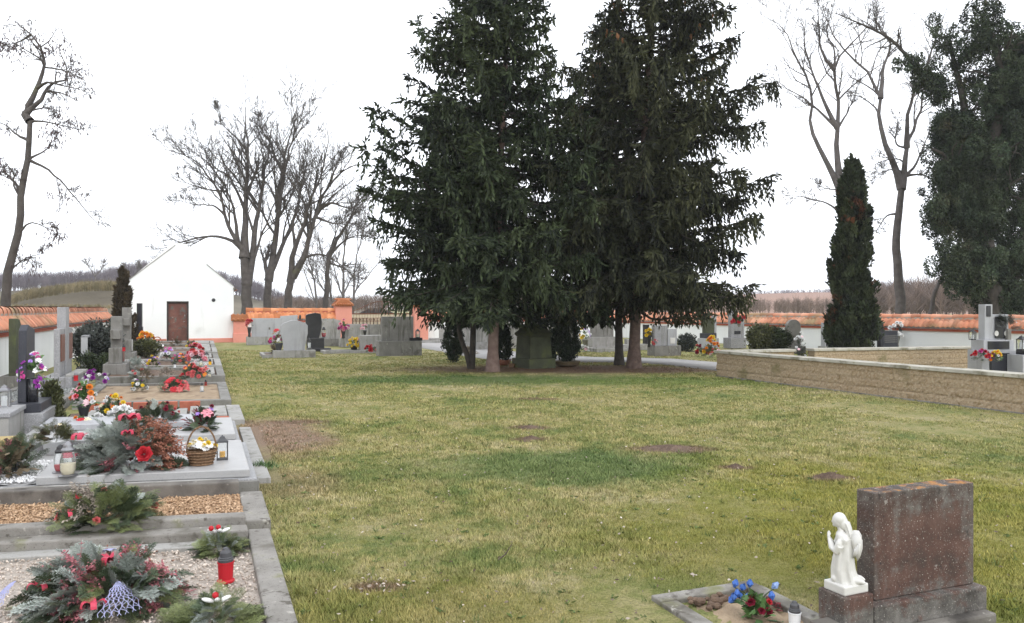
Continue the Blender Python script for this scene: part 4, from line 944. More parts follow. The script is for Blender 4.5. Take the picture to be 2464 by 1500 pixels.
def chips(name, x0, x1, y0, y1, z, n, size, mat, parent, flat=.45, seed=1, avoid=None, curl=False):
    g = np.random.default_rng(seed); p = np.stack([g.uniform(x0, x1, n), g.uniform(y0, y1, n), z+g.uniform(0, size*.5, n)], 1)
    base = np.array([(1, 0, 0), (-1, 0, 0), (0, 1, 0), (0, -1, 0), (0, 0, 1), (0, 0, -1)], float)
    F8 = np.array([(0, 2, 4), (2, 1, 4), (1, 3, 4), (3, 0, 4), (2, 0, 5), (1, 2, 5), (3, 1, 5), (0, 3, 5)])
    sc = size*g.uniform(.45, 1.1, (n, 1, 1))*np.array([1, .75, flat])[None, None]*g.uniform(.7, 1.3, (n, 1, 3))
    q = base[None]*sc; a = g.uniform(0, 6.28, n); b = g.normal(0, .5, n)
    ca, sa, cb, sb = np.cos(a), np.sin(a), np.cos(b), np.sin(b)
    x = q[:, :, 0]*cb[:, None]-q[:, :, 2]*sb[:, None]; zz = q[:, :, 0]*sb[:, None]+q[:, :, 2]*cb[:, None]; y = q[:, :, 1]
    q = np.stack([x*ca[:, None]-y*sa[:, None], x*sa[:, None]+y*ca[:, None], zz], -1)+p[:, None]
    Fs = (F8[None]+np.arange(n)[:, None, None]*6).reshape(-1, 3)
    return tag(obj(name, mesh_np(name, q.reshape(-1, 3), Fs, np.repeat(g.uniform(0, 1, n), 6)), MAT[mat], parent), kind='stuff')
def grave(label, loc, rz=None, cat='gravestone', name='gravestone', group=None): return thing(name, label, cat, loc, RZ if rz is None else rz, group)
def sz(px0, px1, Y): return (px1-px0)*Y/F

# ---- middle left, seen from behind
a = at(708, 861); Y = a[1]; t = grave('pale grey shield shaped gravestone with plain back in the grass', a)
blk('base', 1.32, .3, .24, 'concrete_light', t); slab('headstone', shield(.84, .97), .11, 'granite_light', t, .24); border(t, -.95, .25, .2, 1.9, .1, .1, 'concrete_light', 'soil', .05)
a = at(628, 830); t = grave('broad pale grey slab gravestone on a weathered plinth near the chapel', a)
blk('base', 1.22, .4, .36, 'concrete_light', t); slab('headstone', rect(1.3, .8), .14, 'granite_light', t, .36, .25); blk('plate', .07, .01, .1, 'concrete_dark', t, .35, -.076, .66)
a = at(695, 822); t = grave('paler low gravestone standing between the broad slab and the black one', a)
blk('base', .7, .35, .34, 'concrete_light', t); slab('headstone', slant(.8, .93, .05), .12, 'granite_light', t, .34)
a = at(758, 846); t = grave('black polished gravestone with a curved side on a stepped black base', a)
blk('base', .86, .5, .12, 'black_granite', t, .12, 0, 0); blk('step', .62, .4, .38, 'black_granite', t, 0, 0, .12)
w = .56; slab('headstone', [(-w/2, 0), (w*.36, 0), (w*.52, .35), (w*.54, .6), (w*.46, .9), (w*.1, .93), (-w*.3, .89), (-w/2, .84)], .12, 'black_granite', t, .5, -.06)
a = at(793, 833); t = grave('tall weathered lichen grey gravestone left of the gate pillar', a)
blk('base', 1.0, .4, .3, 'concrete', t); slab('headstone', [(-.42, 0), (.45, 0), (.46, .78), (.2, .84), (-.34, .86), (-.36, 1.02), (-.46, 1.02), (-.46, .1)], .14, 'concrete_light', t, .3)
a = at(872, 834); t = grave('low wide double gravestone of light concrete in front of the gate', a)
blk('base', 1.9, .45, .36, 'concrete_light', t); slab('headstone', rect(.98, .58), .14, 'concrete_light', t, .36, -.24); slab('side_stone', rect(.62, .56), .12, 'concrete', t, .36, .58)
a = at(893, 848); t = grave('bare pale concrete plinth block beside the large grey gravestone', a, name='grave_plinth'); blk('block', .82, .5, .62, 'concrete_light', t); border(t, -1.75, .5, -.5, .45, .12, .1, 'concrete_light', 'soil', .05)
a = at(960, 856); t = grave('large dark grey rectangular gravestone on a heavy plinth, back to the lawn', a)
blk('base', 1.46, .5, .5, 'concrete', t); blk('shelf', .42, .34, .1, 'black_granite', t, .55, -.05, .5); slab('headstone', rect(1.08, .82), .18, 'concrete', t, .5, -.06)
# ---- stone monument under the spruces: stepped plinth, die with mouldings, fluted shaft
a = at(1284, 884); t = thing('stone_monument', 'mossy green stone pedestal with a fluted shaft under the drooping boughs', 'monument', a, R(33))
blk('step', .86, .86, .3, 'moss_stone', t, z=-.05, bevel=.02); blk('die', .72, .72, .58, 'moss_stone', t, z=.25, bevel=.015, taper=.03)
obj('moulding', MB().lathe([(.47, 0), (.53, .05), (.53, .1), (.44, .16), (.38, .24)], 4, (0, 0, .83), rot=R(45)), MAT['moss_stone'], t, bevel=.01)
blk('cap', .5, .5, .1, 'moss_stone', t, z=1.07, bevel=.015)
m = MB(); fl = []
for k in range(40):
    u = 2*math.pi*k/40; fl.append((math.cos(u)*(.2-.014*(k % 2)), math.sin(u)*(.2-.014*(k % 2))))
for z0, z1, s0, s1 in ((1.17, 2.9, 1, .82),):
    V = [(x*s0, y*s0, z0) for x, y in fl]+[(x*s1, y*s1, z1) for x, y in fl]; m.add(V, [(i, (i+1) % 40, 40+(i+1) % 40, 40+i) for i in range(40)]+[tuple(range(40, 80))])
obj('column', m, MAT['aged_stone'], t)
obj('cross', MB().box(-.07, .07, -.06, .06, 2.9, 3.7).box(-.28, -.071, -.058, .058, 3.3, 3.43).box(.071, .28, -.058, .058, 3.3, 3.43), MAT['aged_stone'], t)
# ---- graves beyond the path behind the spruces
a = at(1145, 842); t = grave('wide plain pale tombstone behind the small twin spruce', a); blk('base', 1.3, .5, .3, 'concrete_light', t); slab('headstone', rect(1.15, .95), .2, 'concrete_light', t, .3)
a = at(1062, 824); t = grave('low pale kerbed grave by the path near the right gate pillar', a); blk('base', 1.1, .5, .2, 'concrete_light', t); slab('headstone', rect(.6, .5), .14, 'concrete_light', t, .2, .2); border(t, -1.6, .6, -.9, .3, .12, .12, 'concrete_light', 'soil', .06)
a = at(1228, 838); t = grave('tall pale stone tomb seen left of the monument', a); blk('base', 1.1, .6, .4, 'concrete_light', t); slab('headstone', rect(.95, 1.15), .22, 'concrete_light', t, .4); slab('crown', [(-.5, 0), (.5, 0), (.2, .25), (-.2, .25)], .24, 'concrete_light', t, 1.552)
a = at(1352, 836); t = grave('pale double gravestone with dark plaques behind the potted conifer', a); blk('base', 1.5, .5, .35, 'concrete_light', t); slab('headstone', rect(.55, 1.35), .2, 'concrete_light', t, .35, -.4); slab('side_stone', rect(.7, .85), .2, 'concrete_light', t, .35, .3); blk('plaque', .3, .02, .5, 'blue_granite', t, -.4, -.112, .9)
a = at(1448, 842); t = grave('grey oblong gravestone on a broad pale plinth beyond the path', a); blk('base', 1.12, .6, .5, 'concrete_light', t); slab('headstone', rect(.92, .55), .2, 'concrete', t, .5); border(t, -.9, .75, -1.3, -.3, .1, .12, 'concrete_light', 'soil', .06)
a = at(1598, 856); t = grave('light grey gravestone with white photograph plate right of the big trunk', a); blk('base', 1.02, .5, .34, 'concrete', t); slab('headstone', slant(.5, .68, .0), .2, 'granite', t, .34, -.18); slab('side_stone', rect(.36, .56), .18, 'granite_light', t, .34, .27); blk('plate', .2, .02, .2, 'white_china', t, .27, -.102, .4)
a = at(1530, 842); t = grave('black edged narrow gravestone seen between the two spruce trunks', a); blk('base', 1.4, .5, .22, 'concrete_light', t); slab('headstone', rect(.12, .75), .3, 'black_granite', t, .22, .45); slab('side_stone', rect(.5, .2), .2, 'concrete_light', t, .22, -.2)
a = at(1704, 838); t = grave('grey gravestone with dark upper panel beside the orange flowers', a); blk('base', .7, .45, .4, 'granite_light', t); blk('band', .56, .36, .2, 'blue_granite', t, 0, 0, .4); slab('headstone', rect(.44, .62), .2, 'moss_stone', t, .6); slab('frame', rect(.1, .7), .22, 'granite_light', t, .6, .275)
a = at(1768, 838); t = grave('grey stepped cross gravestone with black plaques and red flowers', a)
blk('base', .74, .5, .42, 'granite', t); slab('shaft', rect(.3, 1.05), .2, 'granite', t, .42, -.1); slab('side_stone', [(0, 0), (.34, 0), (.34, .78), (.16, .88), (0, .88)], .19, 'granite', t, .42, .052); slab('cross_top', rect(.16, .24), .16, 'granite', t, 1.47, -.06)
slab('cross_arm', rect(.22, .1), .15, 'granite', t, 1.2, .152); blk('plaque', .3, .015, .34, 'black_granite', t, .05, -.109, .98); blk('plaque', .3, .015, .13, 'black_granite', t, .05, -.109, .56)
a = at(1908, 850); t = grave('round topped grey gravestone half hidden by the evergreen bush', a); blk('base', .8, .4, .25, 'concrete', t); slab('headstone', arch(.6, .95, 12, .26), .13, 'aged_stone', t, .25)
a = at(1990, 846); t = grave('tall narrow brown grey gravestone left of the columnar cypress', a); blk('base', .5, .4, .2, 'concrete_light', t); slab('headstone', rect(.28, .86), .2, 'blue_granite', t, .2); slab('edge', rect(.05, .86), .22, 'granite_light', t, .2, -.166)
a = P(2132, 742, 27.3); a[2] = 0; t = grave('dark grey polished gravestone with a raised black side post right of the cypress', a); blk('base', 1.2, .4, .2, 'concrete', t)
slab('headstone', rect(.66, .62), .12, 'blue_granite', t, .2, .15); slab('side_post', rect(.14, .92), .16, 'black_granite', t, .2, -.262)
for k in range(4): blk('rib', .56, .012, .02, 'concrete', t, .15, -.067, .42+k*.07, bevel=0)
# grey cross monument with black plaques inside the enclosure
a = P(2386, 742, 18.9); a[2] = 0; t = grave('grey granite cross monument with black plaques standing in the enclosure', a, RZ*.3)
blk('plinth', .88, .5, .6, 'granite_light', t, bevel=.01); blk('side_block', .22, .46, .42, 'granite', t, .562, 0, 0); blk('middle', .78, .44, .25, 'granite_light', t, .02, 0, .6)
slab('cross_shaft', rect(.2, .84), .22, 'granite_light', t, .85, -.16); slab('cross_arm', rect(.42, .1), .2, 'granite_light', t, 1.35, .152); slab('panel_back', rect(.42, .5), .2, 'granite_light', t, .85, .152)
blk('plaque', .3, .02, .52, 'black_granite', t, .14, -.122, .88); blk('plaque', .11, .02, .26, 'black_granite', t, -.17, -.122, 1.4); blk('plaque', .55, .02, .19, 'black_granite', t, .0, -.232, .63)
m = MB(); w = .5; m.box(-w/2, -w/2+.045, -.27, -.251, .06, .54).box(w/2-.045, w/2, -.27, -.251, .06, .54).box(-w/2+.045, w/2-.045, -.27, -.251, .495, .54); obj('panel_frame', m, MAT['black_granite'], t)
blk('panel', .4, .012, .43, 'blue_granite', t, 0, -.258, .06, bevel=0)
for x in (.02, .27): obj('photo_oval', MB().lathe([(.05, 0), (.05, .012)], 18, sy=1.3).mesh('photo_oval'), MAT['white_china'], t, loc=(x, -.134, 1.0), rot=(R(90), 0, 0))
blk('vase_block', .09, .09, .26, 'aged_stone', t, .3, -.17, .852)
a = P(2462, 742, 18.4); a[2] = 0; t = grave('low pale granite gravestone at the right frame edge inside the enclosure', a, RZ*.3); blk('base', .66, .5, .52, 'granite_light', t, .12); blk('step', .34, .34, .1, 'black_granite', t, .12, 0, .52)

# ---- left row: stones against the long wall, facing the lawn
RL = RZ+R(90)
a = at(66, 1062); t = grave('tall slanting dark blue granite gravestone on a speckled plinth', a, RL)
blk('plinth', .9, .42, .36, 'granite', t, .18, .0, 0); blk('base', .74, .34, .11, 'blue_granite', t, .18, 0, .36)
slab('headstone', [(-.16, 0), (.4, 0), (.4, .86), (.02, .93), (-.1, .86)], .085, 'blue_granite', t, .47, .1, .05)
a = at(20, 1085); t = grave('low pale stone block with a granite top at the left frame edge', a, RL); blk('block', .8, .4, .42, 'concrete_light', t, .0, .12); blk('top', .84, .44, .05, 'granite', t, 0, .12, .42)
a = P(70, 742, 15.6); a[2] = 0; t = grave('dark olive gravestone with a wavy top close to the wall', a, RL); slab('headstone', [(-.45, 0), (.45, 0), (.45, .78), (.3, .8), (.12, .9), (-.1, 1.08), (-.3, 1.1), (-.45, 1.1)], .12, 'moss_stone', t, .3, 0, .2); blk('base', 1.0, .4, .3, 'concrete', t, 0, .2)
a = at(152, 944); t = grave('tall terrazzo pillar gravestone with red brown plaques and side wings', a, RL)
blk('base', 1.5, .5, .34, 'granite', t); slab('pillar', rect(.4, 1.28), .15, 'granite', t, .34); slab('wing', rect(.5, .88), .1, 'granite', t, .34, -.452); slab('wing', rect(.5, .88), .1, 'granite', t, .34, .452)
for x in (-.462, .462): blk('plaque', .4, .02, .5, 'plaque_brown', t, x, -.061, .62)
blk('ledge', 1.4, .2, .05, 'concrete_light', t, 0, -.24, .34)
a = at(207, 902); t = grave('small black gravestone in a pale stone frame near the bush', a, RL); blk('base', .7, .34, .2, 'black_granite', t); slab('headstone', rect(.52, .7), .1, 'black_granite', t, .2)
m = MB().box(-.31, -.262, -.07, .07, .2, .95).box(.262, .31, -.07, .07, .2, .95).box(-.31, .31, -.07, .07, .902, .95); obj('frame', m, MAT['granite_light'], t, bevel=.004)
for nm, px, py, h, lab in (('a', 281, 914, 1.42, 'concrete cross gravestone with a broad arm, nearer of the pair'), ('b', 305, 880, 1.62, 'concrete cross gravestone with a stepped top, farther of the pair')):
    a = at(px, py); t = grave(lab, a, RL); blk('base', 1.0, .46, .38, 'concrete', t, bevel=.012); slab('shaft', rect(.26, h-.38), .22, 'concrete', t, .38); slab('arm', rect(.24, .2), .2, 'concrete', t, h-.5, -.25); slab('arm', rect(.24, .2), .2, 'concrete', t, h-.5, .25)
    slab('shoulder', rect(.72, .34), .26, 'concrete', t, .382); blk('plaque', .3, .015, .3, 'white_china' if nm == 'b' else 'plaque_brown', t, 0, -.139, .41)
a = at(336, 836); t = grave('tall narrow black granite gravestone before the chapel corner', a, RL); blk('base', .95, .4, .3, 'black_granite', t); slab('headstone', rect(.5, 1.5), .2, 'black_granite', t, .3, .1); slab('wing', rect(.3, .55), .3, 'black_granite', t, .3, -.3)

# ---- left row: beds, slabs and kerbs, in row coordinates (local x across, local y along the row)
def bedroot(label, s, name='grave_border', cat='grave border'): return thing(name, label, cat, row(s, 0), RZ)
# nearest: pale pebble grave
t = bedroot('nearest concrete kerbed grave bed filled with pale pebbles', -.6)
obj('kerb', MB().box(-.15, 0, -.9, 2.28, -.15, .05), MAT['kerb'], t, bevel=.012); obj('kerb', MB().box(-2.6, -.152, 2.12, 2.28, -.15, .085), MAT['kerb'], t, bevel=.012)
obj('ledge', MB().box(-2.6, -.4, 1.98, 2.118, -.15, .03), MAT['concrete_light'], t, bevel=.008)
obj('bed', bed_mesh(-2.7, -.14, -.9, 2.0, .005), MAT['pebble_bed'], t); chips('pebbles', -2.6, -.16, -.7, 1.98, .012, 9000, .013, 'pebble', t, .6, 3)
# wood shavings grave
t = bedroot('dark concrete kerbed grave bed covered with wood shavings', 1.72)
obj('kerb', MB().box(-.16, .02, .1, 1.06, -.15, .075), MAT['kerb'], t, bevel=.012); obj('kerb', MB().box(-2.9, -.162, -.03, .1, -.15, .14), MAT['kerb'], t, bevel=.012)
obj('kerb', MB().box(-2.9, -.162, .97, 1.1, -.15, .175), MAT['concrete_dark'], t, bevel=.012); obj('ledge', MB().box(-2.9, -.3, 1.102, 1.22, -.15, .16), MAT['concrete_light'], t, bevel=.006)
obj('bed', bed_mesh(-2.9, -.15, .09, .98, .06, .03), MAT['shavings'], t); chips('shavings', -2.8, -.17, .12, .96, .07, 9000, .02, 'shavings', t, .16, 4)
# double granite grave
t = bedroot('speckled granite grave with a smooth pale cover slab, nearer of the two', 3.02, 'grave_slab', 'grave')
obj('frame', MB().box(-2.9, -.0, 0, 2.0, -.1, .13), MAT['granite'], t, bevel=.008); obj('corner_block', MB().box(-.17, .015, -.03, .14, -.1, .115), MAT['concrete'], t, bevel=.006)
obj('cover_slab', MB().box(-1.75, -.06, .06, 1.72, .132, .2), MAT['granite_slab'], t, bevel=.008); obj('bed', bed_mesh(-2.6, -1.76, .1, 1.9, .14, .02), MAT['granite_slab'], t); chips('white_pebbles', -2.35, -1.78, .12, 1.1, .15, 1500, .02, 'white_pebble', t, .5, 5)
obj('raised_edge', MB().box(-2.9, -1.1, 1.74, 1.98, .132, .24), MAT['granite'], t, bevel=.008)
t = bedroot('speckled granite grave with a stepped pale cover slab, farther of the two', 5.06, 'grave_slab', 'grave')
obj('frame', MB().box(-2.9, -.05, 0, 1.75, -.1, .13), MAT['granite'], t, bevel=.008); obj('cover_slab', MB().box(-2.3, -.1, .12, 1.55, .132, .2), MAT['granite_slab'], t, bevel=.008)
obj('upper_slab', MB().box(-2.2, -.3, .72, 1.45, .202, .27), MAT['granite_light'], t, bevel=.008)
t = bedroot('narrow strip of paving slabs along the granite graves', 3.5, 'paving_strip', 'paving')
for k in range(6): obj('paving_slab', MB().box(.005, .15, k*.56, k*.56+.55, -.06, .035), MAT['concrete_light'], t, bevel=.006)
t = bedroot('old grave edged with red brick and white stone slabs', 7.3)
for k in range(5): obj('brick_edging', MB().box(-2.1+k*.33, -2.1+k*.33+.3, 1.5+(k % 2)*.03, 1.64, -.05, .17), MAT['brick_red'], t, bevel=.006)
obj('cover_slab', MB().box(-.62, -.12, .25, 1.35, -.05, .12), MAT['concrete_light'], t, bevel=.008); obj('cover_slab', MB().box(-2.0, -.66, .35, 1.3, -.05, .1), MAT['concrete_light'], t, bevel=.008)
obj('brick_edging', MB().box(-.65, -.1, .12, .24, -.05, .1), MAT['brick_red'], t, bevel=.006); obj('kerb', MB().box(-.1, .1, .0, 1.75, -.1, .08), MAT['concrete_light'], t, bevel=.01); obj('bed', bed_mesh(-2.3, -.1, 0, 1.6, .03), MAT['soil'], t)
t = bedroot('sandy soil grave bed with low concrete kerbs', 9.6); border(t, -2.4, 0, 0, 3.4, .17, .1, 'concrete', 'sand', .06)
t = bedroot('grey gravel grave bed near the terrazzo pillar', 9.7); t.location = tuple(row(10.0, -2.45)); border(t, -1.2, -.02, 0, 3.2, .1, .16, 'concrete', 'grey_gravel', .12); chips('gravel', -1.1, -.1, .1, 3.1, .13, 1500, .03, 'grey_gravel', t, .6, 9)
for k, (s, L, hh, mt) in enumerate([(13.4, 2.6, .2, 'concrete'), (16.3, 2.8, .22, 'concrete_light'), (19.4, 2.6, .2, 'concrete'), (22.3, 3.0, .24, 'concrete_light'), (25.8, 3.2, .2, 'concrete'), (29.4, 3.0, .2, 'concrete_light')]):
    lab = ['kerbed grave bed with coral flowers, just past the sandy one', 'pale kerbed grave bed with silver heather, beside the nearer cross', 'grey kerbed grave bed below the pink flower cluster', 'pale kerbed grave bed in front of the tall black stone', 'grey kerbed grave bed with orange and white flowers', 'pale kerbed grave bed nearest the chapel door'][k]
    t = bedroot(lab, s); border(t, -2.5, 0, 0, L, .16, hh, mt, 'soil', hh-.05); obj('cover_slab', MB().box(-.75, -.2, .3, L-.3, hh-.07, hh+.02), MAT['concrete_light'], t, bevel=.01)

# the beds lie slightly askew to the row line: shear them so that only their long sides follow it
for o in list(COL.objects):
    if o.parent and o.type == 'MESH' and o.parent.get('category') in ('grave border', 'grave', 'paving'):
        o.data.transform(Matrix(((.985, 0, 0, 0), (-.17, 1, 0, 0), (0, 0, 1, 0), (0, 0, 0, 1))))
# ---- near headstone with the white angel, and the small flower bed beside it
hx = at(2104, 1447, .153); t = grave('weathered red brown upright gravestone with lichen flecks in the near right corner', (hx[0], hx[1], 0))
m = MB().box(0, .685, 0, .115, .153, .685); obj('headstone', m, MAT['weathered_red_stone'], t, bevel=.006)
obj('base', MB().box(-.05, .72, -.05, .16, -.1, .151), MAT['weathered_red_stone'], t, bevel=.01)
obj('foot', MB().box(-.06, .7, -.12, -.052, -.1, .04), MAT['concrete_dark'], t, bevel=.012)
bx = at(2031, 1441, .22); t = thing('stone_block', 'small square stone block carrying the white angel figurine', 'pedestal', (bx[0], bx[1], 0), RZ)
obj('block', MB().box(0, .185, 0, .17, -.1, .22), MAT['weathered_red_stone'], t, bevel=.006); obj('step', MB().box(-.12, -.002, -.1, .1, -.1, .1), MAT['concrete_dark'], t, bevel=.008)
c = at(1566, 1447); t = thing('grave_border', 'small concrete kerbed flower bed of sandy soil beside the near gravestone', 'grave border', (c[0], c[1], 0), RZ)
W, D = .66, -1.15
obj('kerb', MB().box(0, W, -.1, 0, -.1, .035), MAT['kerb'], t, bevel=.008); obj('kerb', MB().box(0, .1, D, -.102, -.1, .03), MAT['kerb'], t, bevel=.008); obj('kerb', MB().box(W-.1, W, D, -.102, -.1, .04), MAT['kerb'], t, bevel=.008)
obj('bed', bed_mesh(.09, W-.09, D, -.09, .0, .02, .025, .025), MAT['sand'], t)
for k, (x, y, r) in enumerate(((.19, -.17, .055), (.27, -.2, .06), (.36, -.16, .045))):
    g = np.random.default_rng(k); m = MB()
    for _ in range(16): q = g.normal(0, .4, 3)*r; m.ell((x+q[0], y+q[1], .02+abs(q[2])*.6), np.array([1, .9, .7])*r*g.uniform(.25, .5), 7, 5)
    tag(obj('soil_clod', m, MAT['soil'], t), kind='stuff')

# ---- molehills, litter, stick on the lawn
for px, py, wx, lab in ((1275, 1030, 60, 'flat reddish molehill in the middle of the lawn, upper of the close pair'), (1278, 1056, 44, 'small flat molehill just below its neighbour mid lawn'), (1612, 1080, 140, 'widest bare earth heap right of the green patch'), (1770, 1125, 44, 'tiny brown molehill between the wide heap and the dark one'), (1998, 1150, 78, 'dark crumbly molehill above the near gravestone')):
    a = at(px, py); w = sz(0, wx, a[1]); g = np.random.default_rng(px); n = 46
    X, Yg = np.meshgrid(np.linspace(-1, 1, n), np.linspace(-1, 1, n)); r = np.hypot(X, Yg)+g.normal(0, .05, X.shape); Z = np.clip(1-r, 0, 1)**.7*(.05+.012*(px > 1900))*(.6+g.uniform(0, .8, X.shape))-.02
    i = np.arange(n*n).reshape(n, n); o = obj('molehill', mesh_np('molehill', np.stack([X*w*.62, Yg*w*.42, Z], -1).reshape(-1, 3), np.stack([i[:-1, :-1], i[:-1, 1:], i[1:, 1:], i[1:, :-1]], -1).reshape(-1, 4)), MAT['molehill_soil'], None, loc=a)
    tag(o, lab, 'molehill')
a = at(1198, 1352); tag(obj('stick', MB().tube([(0, 0, .01), (.05, .03, .04), (.09, .05, .1)], [.005, .004, .002], 6).tube([(.05, .03, .04), (.03, .06, .06)], [.003, .001], 5), MAT['stick_bark'], None, loc=a), 'short dark twig sticking up from the lawn', 'stick')
# ------------------------------------------------------------------ flowers, greenery, lanterns
def petal_ring(n, r, w, z0, z1, tilt=0, seed=0):
    V = []; Q = []
    for k in range(n):
        a = 2*math.pi*k/n+tilt; c, s = math.cos(a), math.sin(a)
        pts = [(r*.12, -w*.25, z0*.3), (r*.12, w*.25, z0*.3), (r*.65, w*.5, z0), (r*.65, -w*.5, z0), (r, 0, z1)]
        o = len(V); V += [(x*c-y*s, x*s+y*c, z) for x, y, z in pts]; Q += [(o, o+3, o+2, o+1), (o+3, o+4, o+2)]
    return V, Q
def blossom_mesh(kind):
    m = MB()
    if kind == 'pom':
        for n, r, w, z0, z1, t in ((9, 1, .6, .1, .12, 0), (8, .9, .55, .35, .5, .3), (7, .65, .5, .55, .8, .1), (5, .4, .45, .7, 1.0, .5)): m.add(*petal_ring(n, r, w, z0, z1, t))
    elif kind == 'rose':
        for n, r, w, z0, z1, t in ((6, 1, .95, .2, .3, 0), (5, .85, .9, .5, .7, .4), (4, .55, .75, .7, 1.0, .2), (3, .3, .6, .8, 1.15, .7)): m.add(*petal_ring(n, r, w, z0, z1, t))
    elif kind == 'star':
        for n, r, w, z0, z1, t in ((6, 1, .5, .12, .02, 0), (6, .75, .42, .25, .22, .52)): m.add(*petal_ring(n, r, w, z0, z1, t))
    elif kind == 'daisy':
        m.add(*petal_ring(10, 1, .5, .1, .08)); m.ell((0, 0, .1), (.22, .22, .12), 8, 4)
    elif kind == 'tulip':
        for k in range(6):
            a = math.pi/3*k; c, s = math.cos(a), math.sin(a); o = len(m.v); r = 1 if k % 2 else .85
            pts = [(.1, -.12, -.5), (.1, .12, -.5), (.5*r, .5, .3), (.5*r, -.5, .3), (.22*r, 0, 1.25)]
            m.add([(x*c-y*s, x*s+y*c, z) for x, y, z in pts], [(0, 3, 2, 1), (3, 4, 2)])
    elif kind == 'orchid':
        for n, r, w, z0, z1, t in ((3, 1, .8, .12, -.1, .3), (2, .95, 1.2, .2, .1, 1.4), (3, .35, .4, .3, .5, 0)): m.add(*petal_ring(n, r, w, z0, z1, t))
    return m.mesh('blossom_'+kind)
BM = {}
def bl_mesh(kind, colour):
    k = (kind, colour)
    if k not in BM: BM[k] = blossom_mesh(kind); BM[k].materials.append(MAT['petal_'+colour])
    return BM[k]
def look(d, spin):
    return (Vector(d).to_track_quat('Z', 'Y') @ Matrix.Rotation(spin, 3, 'Z').to_quaternion()).to_euler()
def blossoms(t, g, spec, w, d, h, z=0, lo=.15):
    """spec: (kind, colour, count, radius); set on the dome of the arrangement"""
    for kind, colour, n, r in spec:
        for _ in range(n):
            az = g.uniform(0, 6.28); el = math.asin(g.uniform(lo, 1)); u = np.array([math.cos(az)*math.cos(el), math.sin(az)*math.cos(el), math.sin(el)])
            p = u*np.array([w/2, d/2, h])*g.uniform(.88, 1.04); nd = unit(u*np.array([1, 1, 1.2])+np.array([.15, -.55, .25]))
            o = obj('blossom', bl_mesh(kind, colour), None, t, loc=(p[0], p[1], p[2]+z)); o.rotation_euler = look(nd, g.uniform(0, 6.28)); o.scale = (r*g.uniform(.8, 1.2),)*3
SP = {}
def sprig_template(kind):
    """one fir / heather / leaf sprig of unit length along +x"""
    if kind in SP: return SP[kind]
    g = np.random.default_rng(len(SP)+5); V = []; Q = []
    def quad(a, b, c, d):
        o = len(V); V.extend([a, b, c, d]); Q.append((o, o+1, o+2, o+3))
    if kind in ('fir', 'finefir'):
        n = 26 if kind == 'fir' else 20; ln = .23 if kind == 'fir' else .17; wd = .034 if kind == 'fir' else .02
        twigs = [((0, 0), (1, 0), 1.0)]+[((.12+.16*k, 0), (.12+.16*k+.3*(1-.13*k), s*.3*(1-.15*k)), .8) for k in range(5) for s in (-1, 1)]
        for (a, b, sc) in twigs:
            a = np.array([*a, 0.]); b = np.array([*b, 0.]); b[2] = g.normal(0, .03); d = b-a; L = np.linalg.norm(d); d /= L; sd = np.array([-d[1], d[0], 0])
            quad(a-sd*.008, b-sd*.004, b+sd*.004, a+sd*.008)
            m_ = max(6, int(n*L*1.3))
            for k in range(m_):
                p = a+d*L*(k+.5)/m_
                for s in (-1, 1):
                    nd = unit(sd*s*1.0+d*g.uniform(.5, .9)+np.array([0, 0, g.normal(.12, .22)])); l = ln*sc*g.uniform(.6, .85)*(1-.45*(k/m_)**3)
                    quad(p-d*wd*.5, p+nd*l*.5-d*wd*.6, p+nd*l, p+nd*l*.5+d*wd*.6)
    elif kind == 'heather':
        for k in range(9):
            a = np.array([g.uniform(0, .3), 0, 0]); e = np.array([g.uniform(.6, 1), g.normal(0, .25), g.normal(0, .25)])
            quad(a, a+(e-a)*.5+np.array([0, .01, 0]), e, a+(e-a)*.5-np.array([0, .01, 0]))
            for _ in range(12):
                p = a+(e-a)*g.uniform(.3, 1); q = g.normal(0, .05, 3); r_ = g.normal(0, .03, 3); quad(p, p+q*.5+r_, p+q, p+q*.5-r_)
    elif kind == 'leaf':
        for k in range(5):
            a = np.array([.15*k, 0, 0]); s = (-1)**k; e = a+np.array([.38, s*.3, g.normal(.05, .1)]); m_ = (a+e)/2; sd = np.array([-.12*s, .12, 0.05]); quad(a, m_-sd, e, m_+sd)
        quad(np.array([0, -.01, 0]), np.array([.8, -.005, 0]), np.array([.8, .005, 0]), np.array([0, .01, 0]))
    elif kind == 'blade':
        for k in range(5):
            e = np.array([g.uniform(.7, 1), g.normal(0, .25), g.normal(.1, .2)]); m_ = e*.5+np.array([0, 0, .12]); sd = np.array([0, .035, 0]); quad(np.zeros(3), m_-sd, e, m_+sd)
    SP[kind] = (np.array(V), np.array(Q)); return SP[kind]
def sprigs(g, pos, d, L, kind, up=None, tint=None):
    """copies of a sprig, from pos along d with length L, as one vertex list"""
    V0, Q0 = sprig_template(kind); n = len(pos); x = unit(d); ref = np.array([0, 0, 1.0])+g.normal(0, .5, (n, 3)); y = unit(np.cross(ref, x)); z = np.cross(x, y)
    L = np.broadcast_to(L, (n,)); cv = V0.copy()
    bend = np.stack([x, y, z], 1)*L[:, None, None]
    V = np.einsum('vi,nij->nvj', cv, bend)+pos[:, None]
    V[:, :, 2] -= (V0[:, 0]**2)[None]*(L*.22)[:, None]
    Q = (Q0[None]+np.arange(n)[:, None, None]*len(V0)).reshape(-1, 4)
    t = np.clip((tint if tint is not None else g.normal(.5, .2, n))[:, None]+g.normal(0, .12, (n, len(V0)//4)).repeat(4, 1), 0, 1)
    return V.reshape(-1, 3), Q, t.ravel()
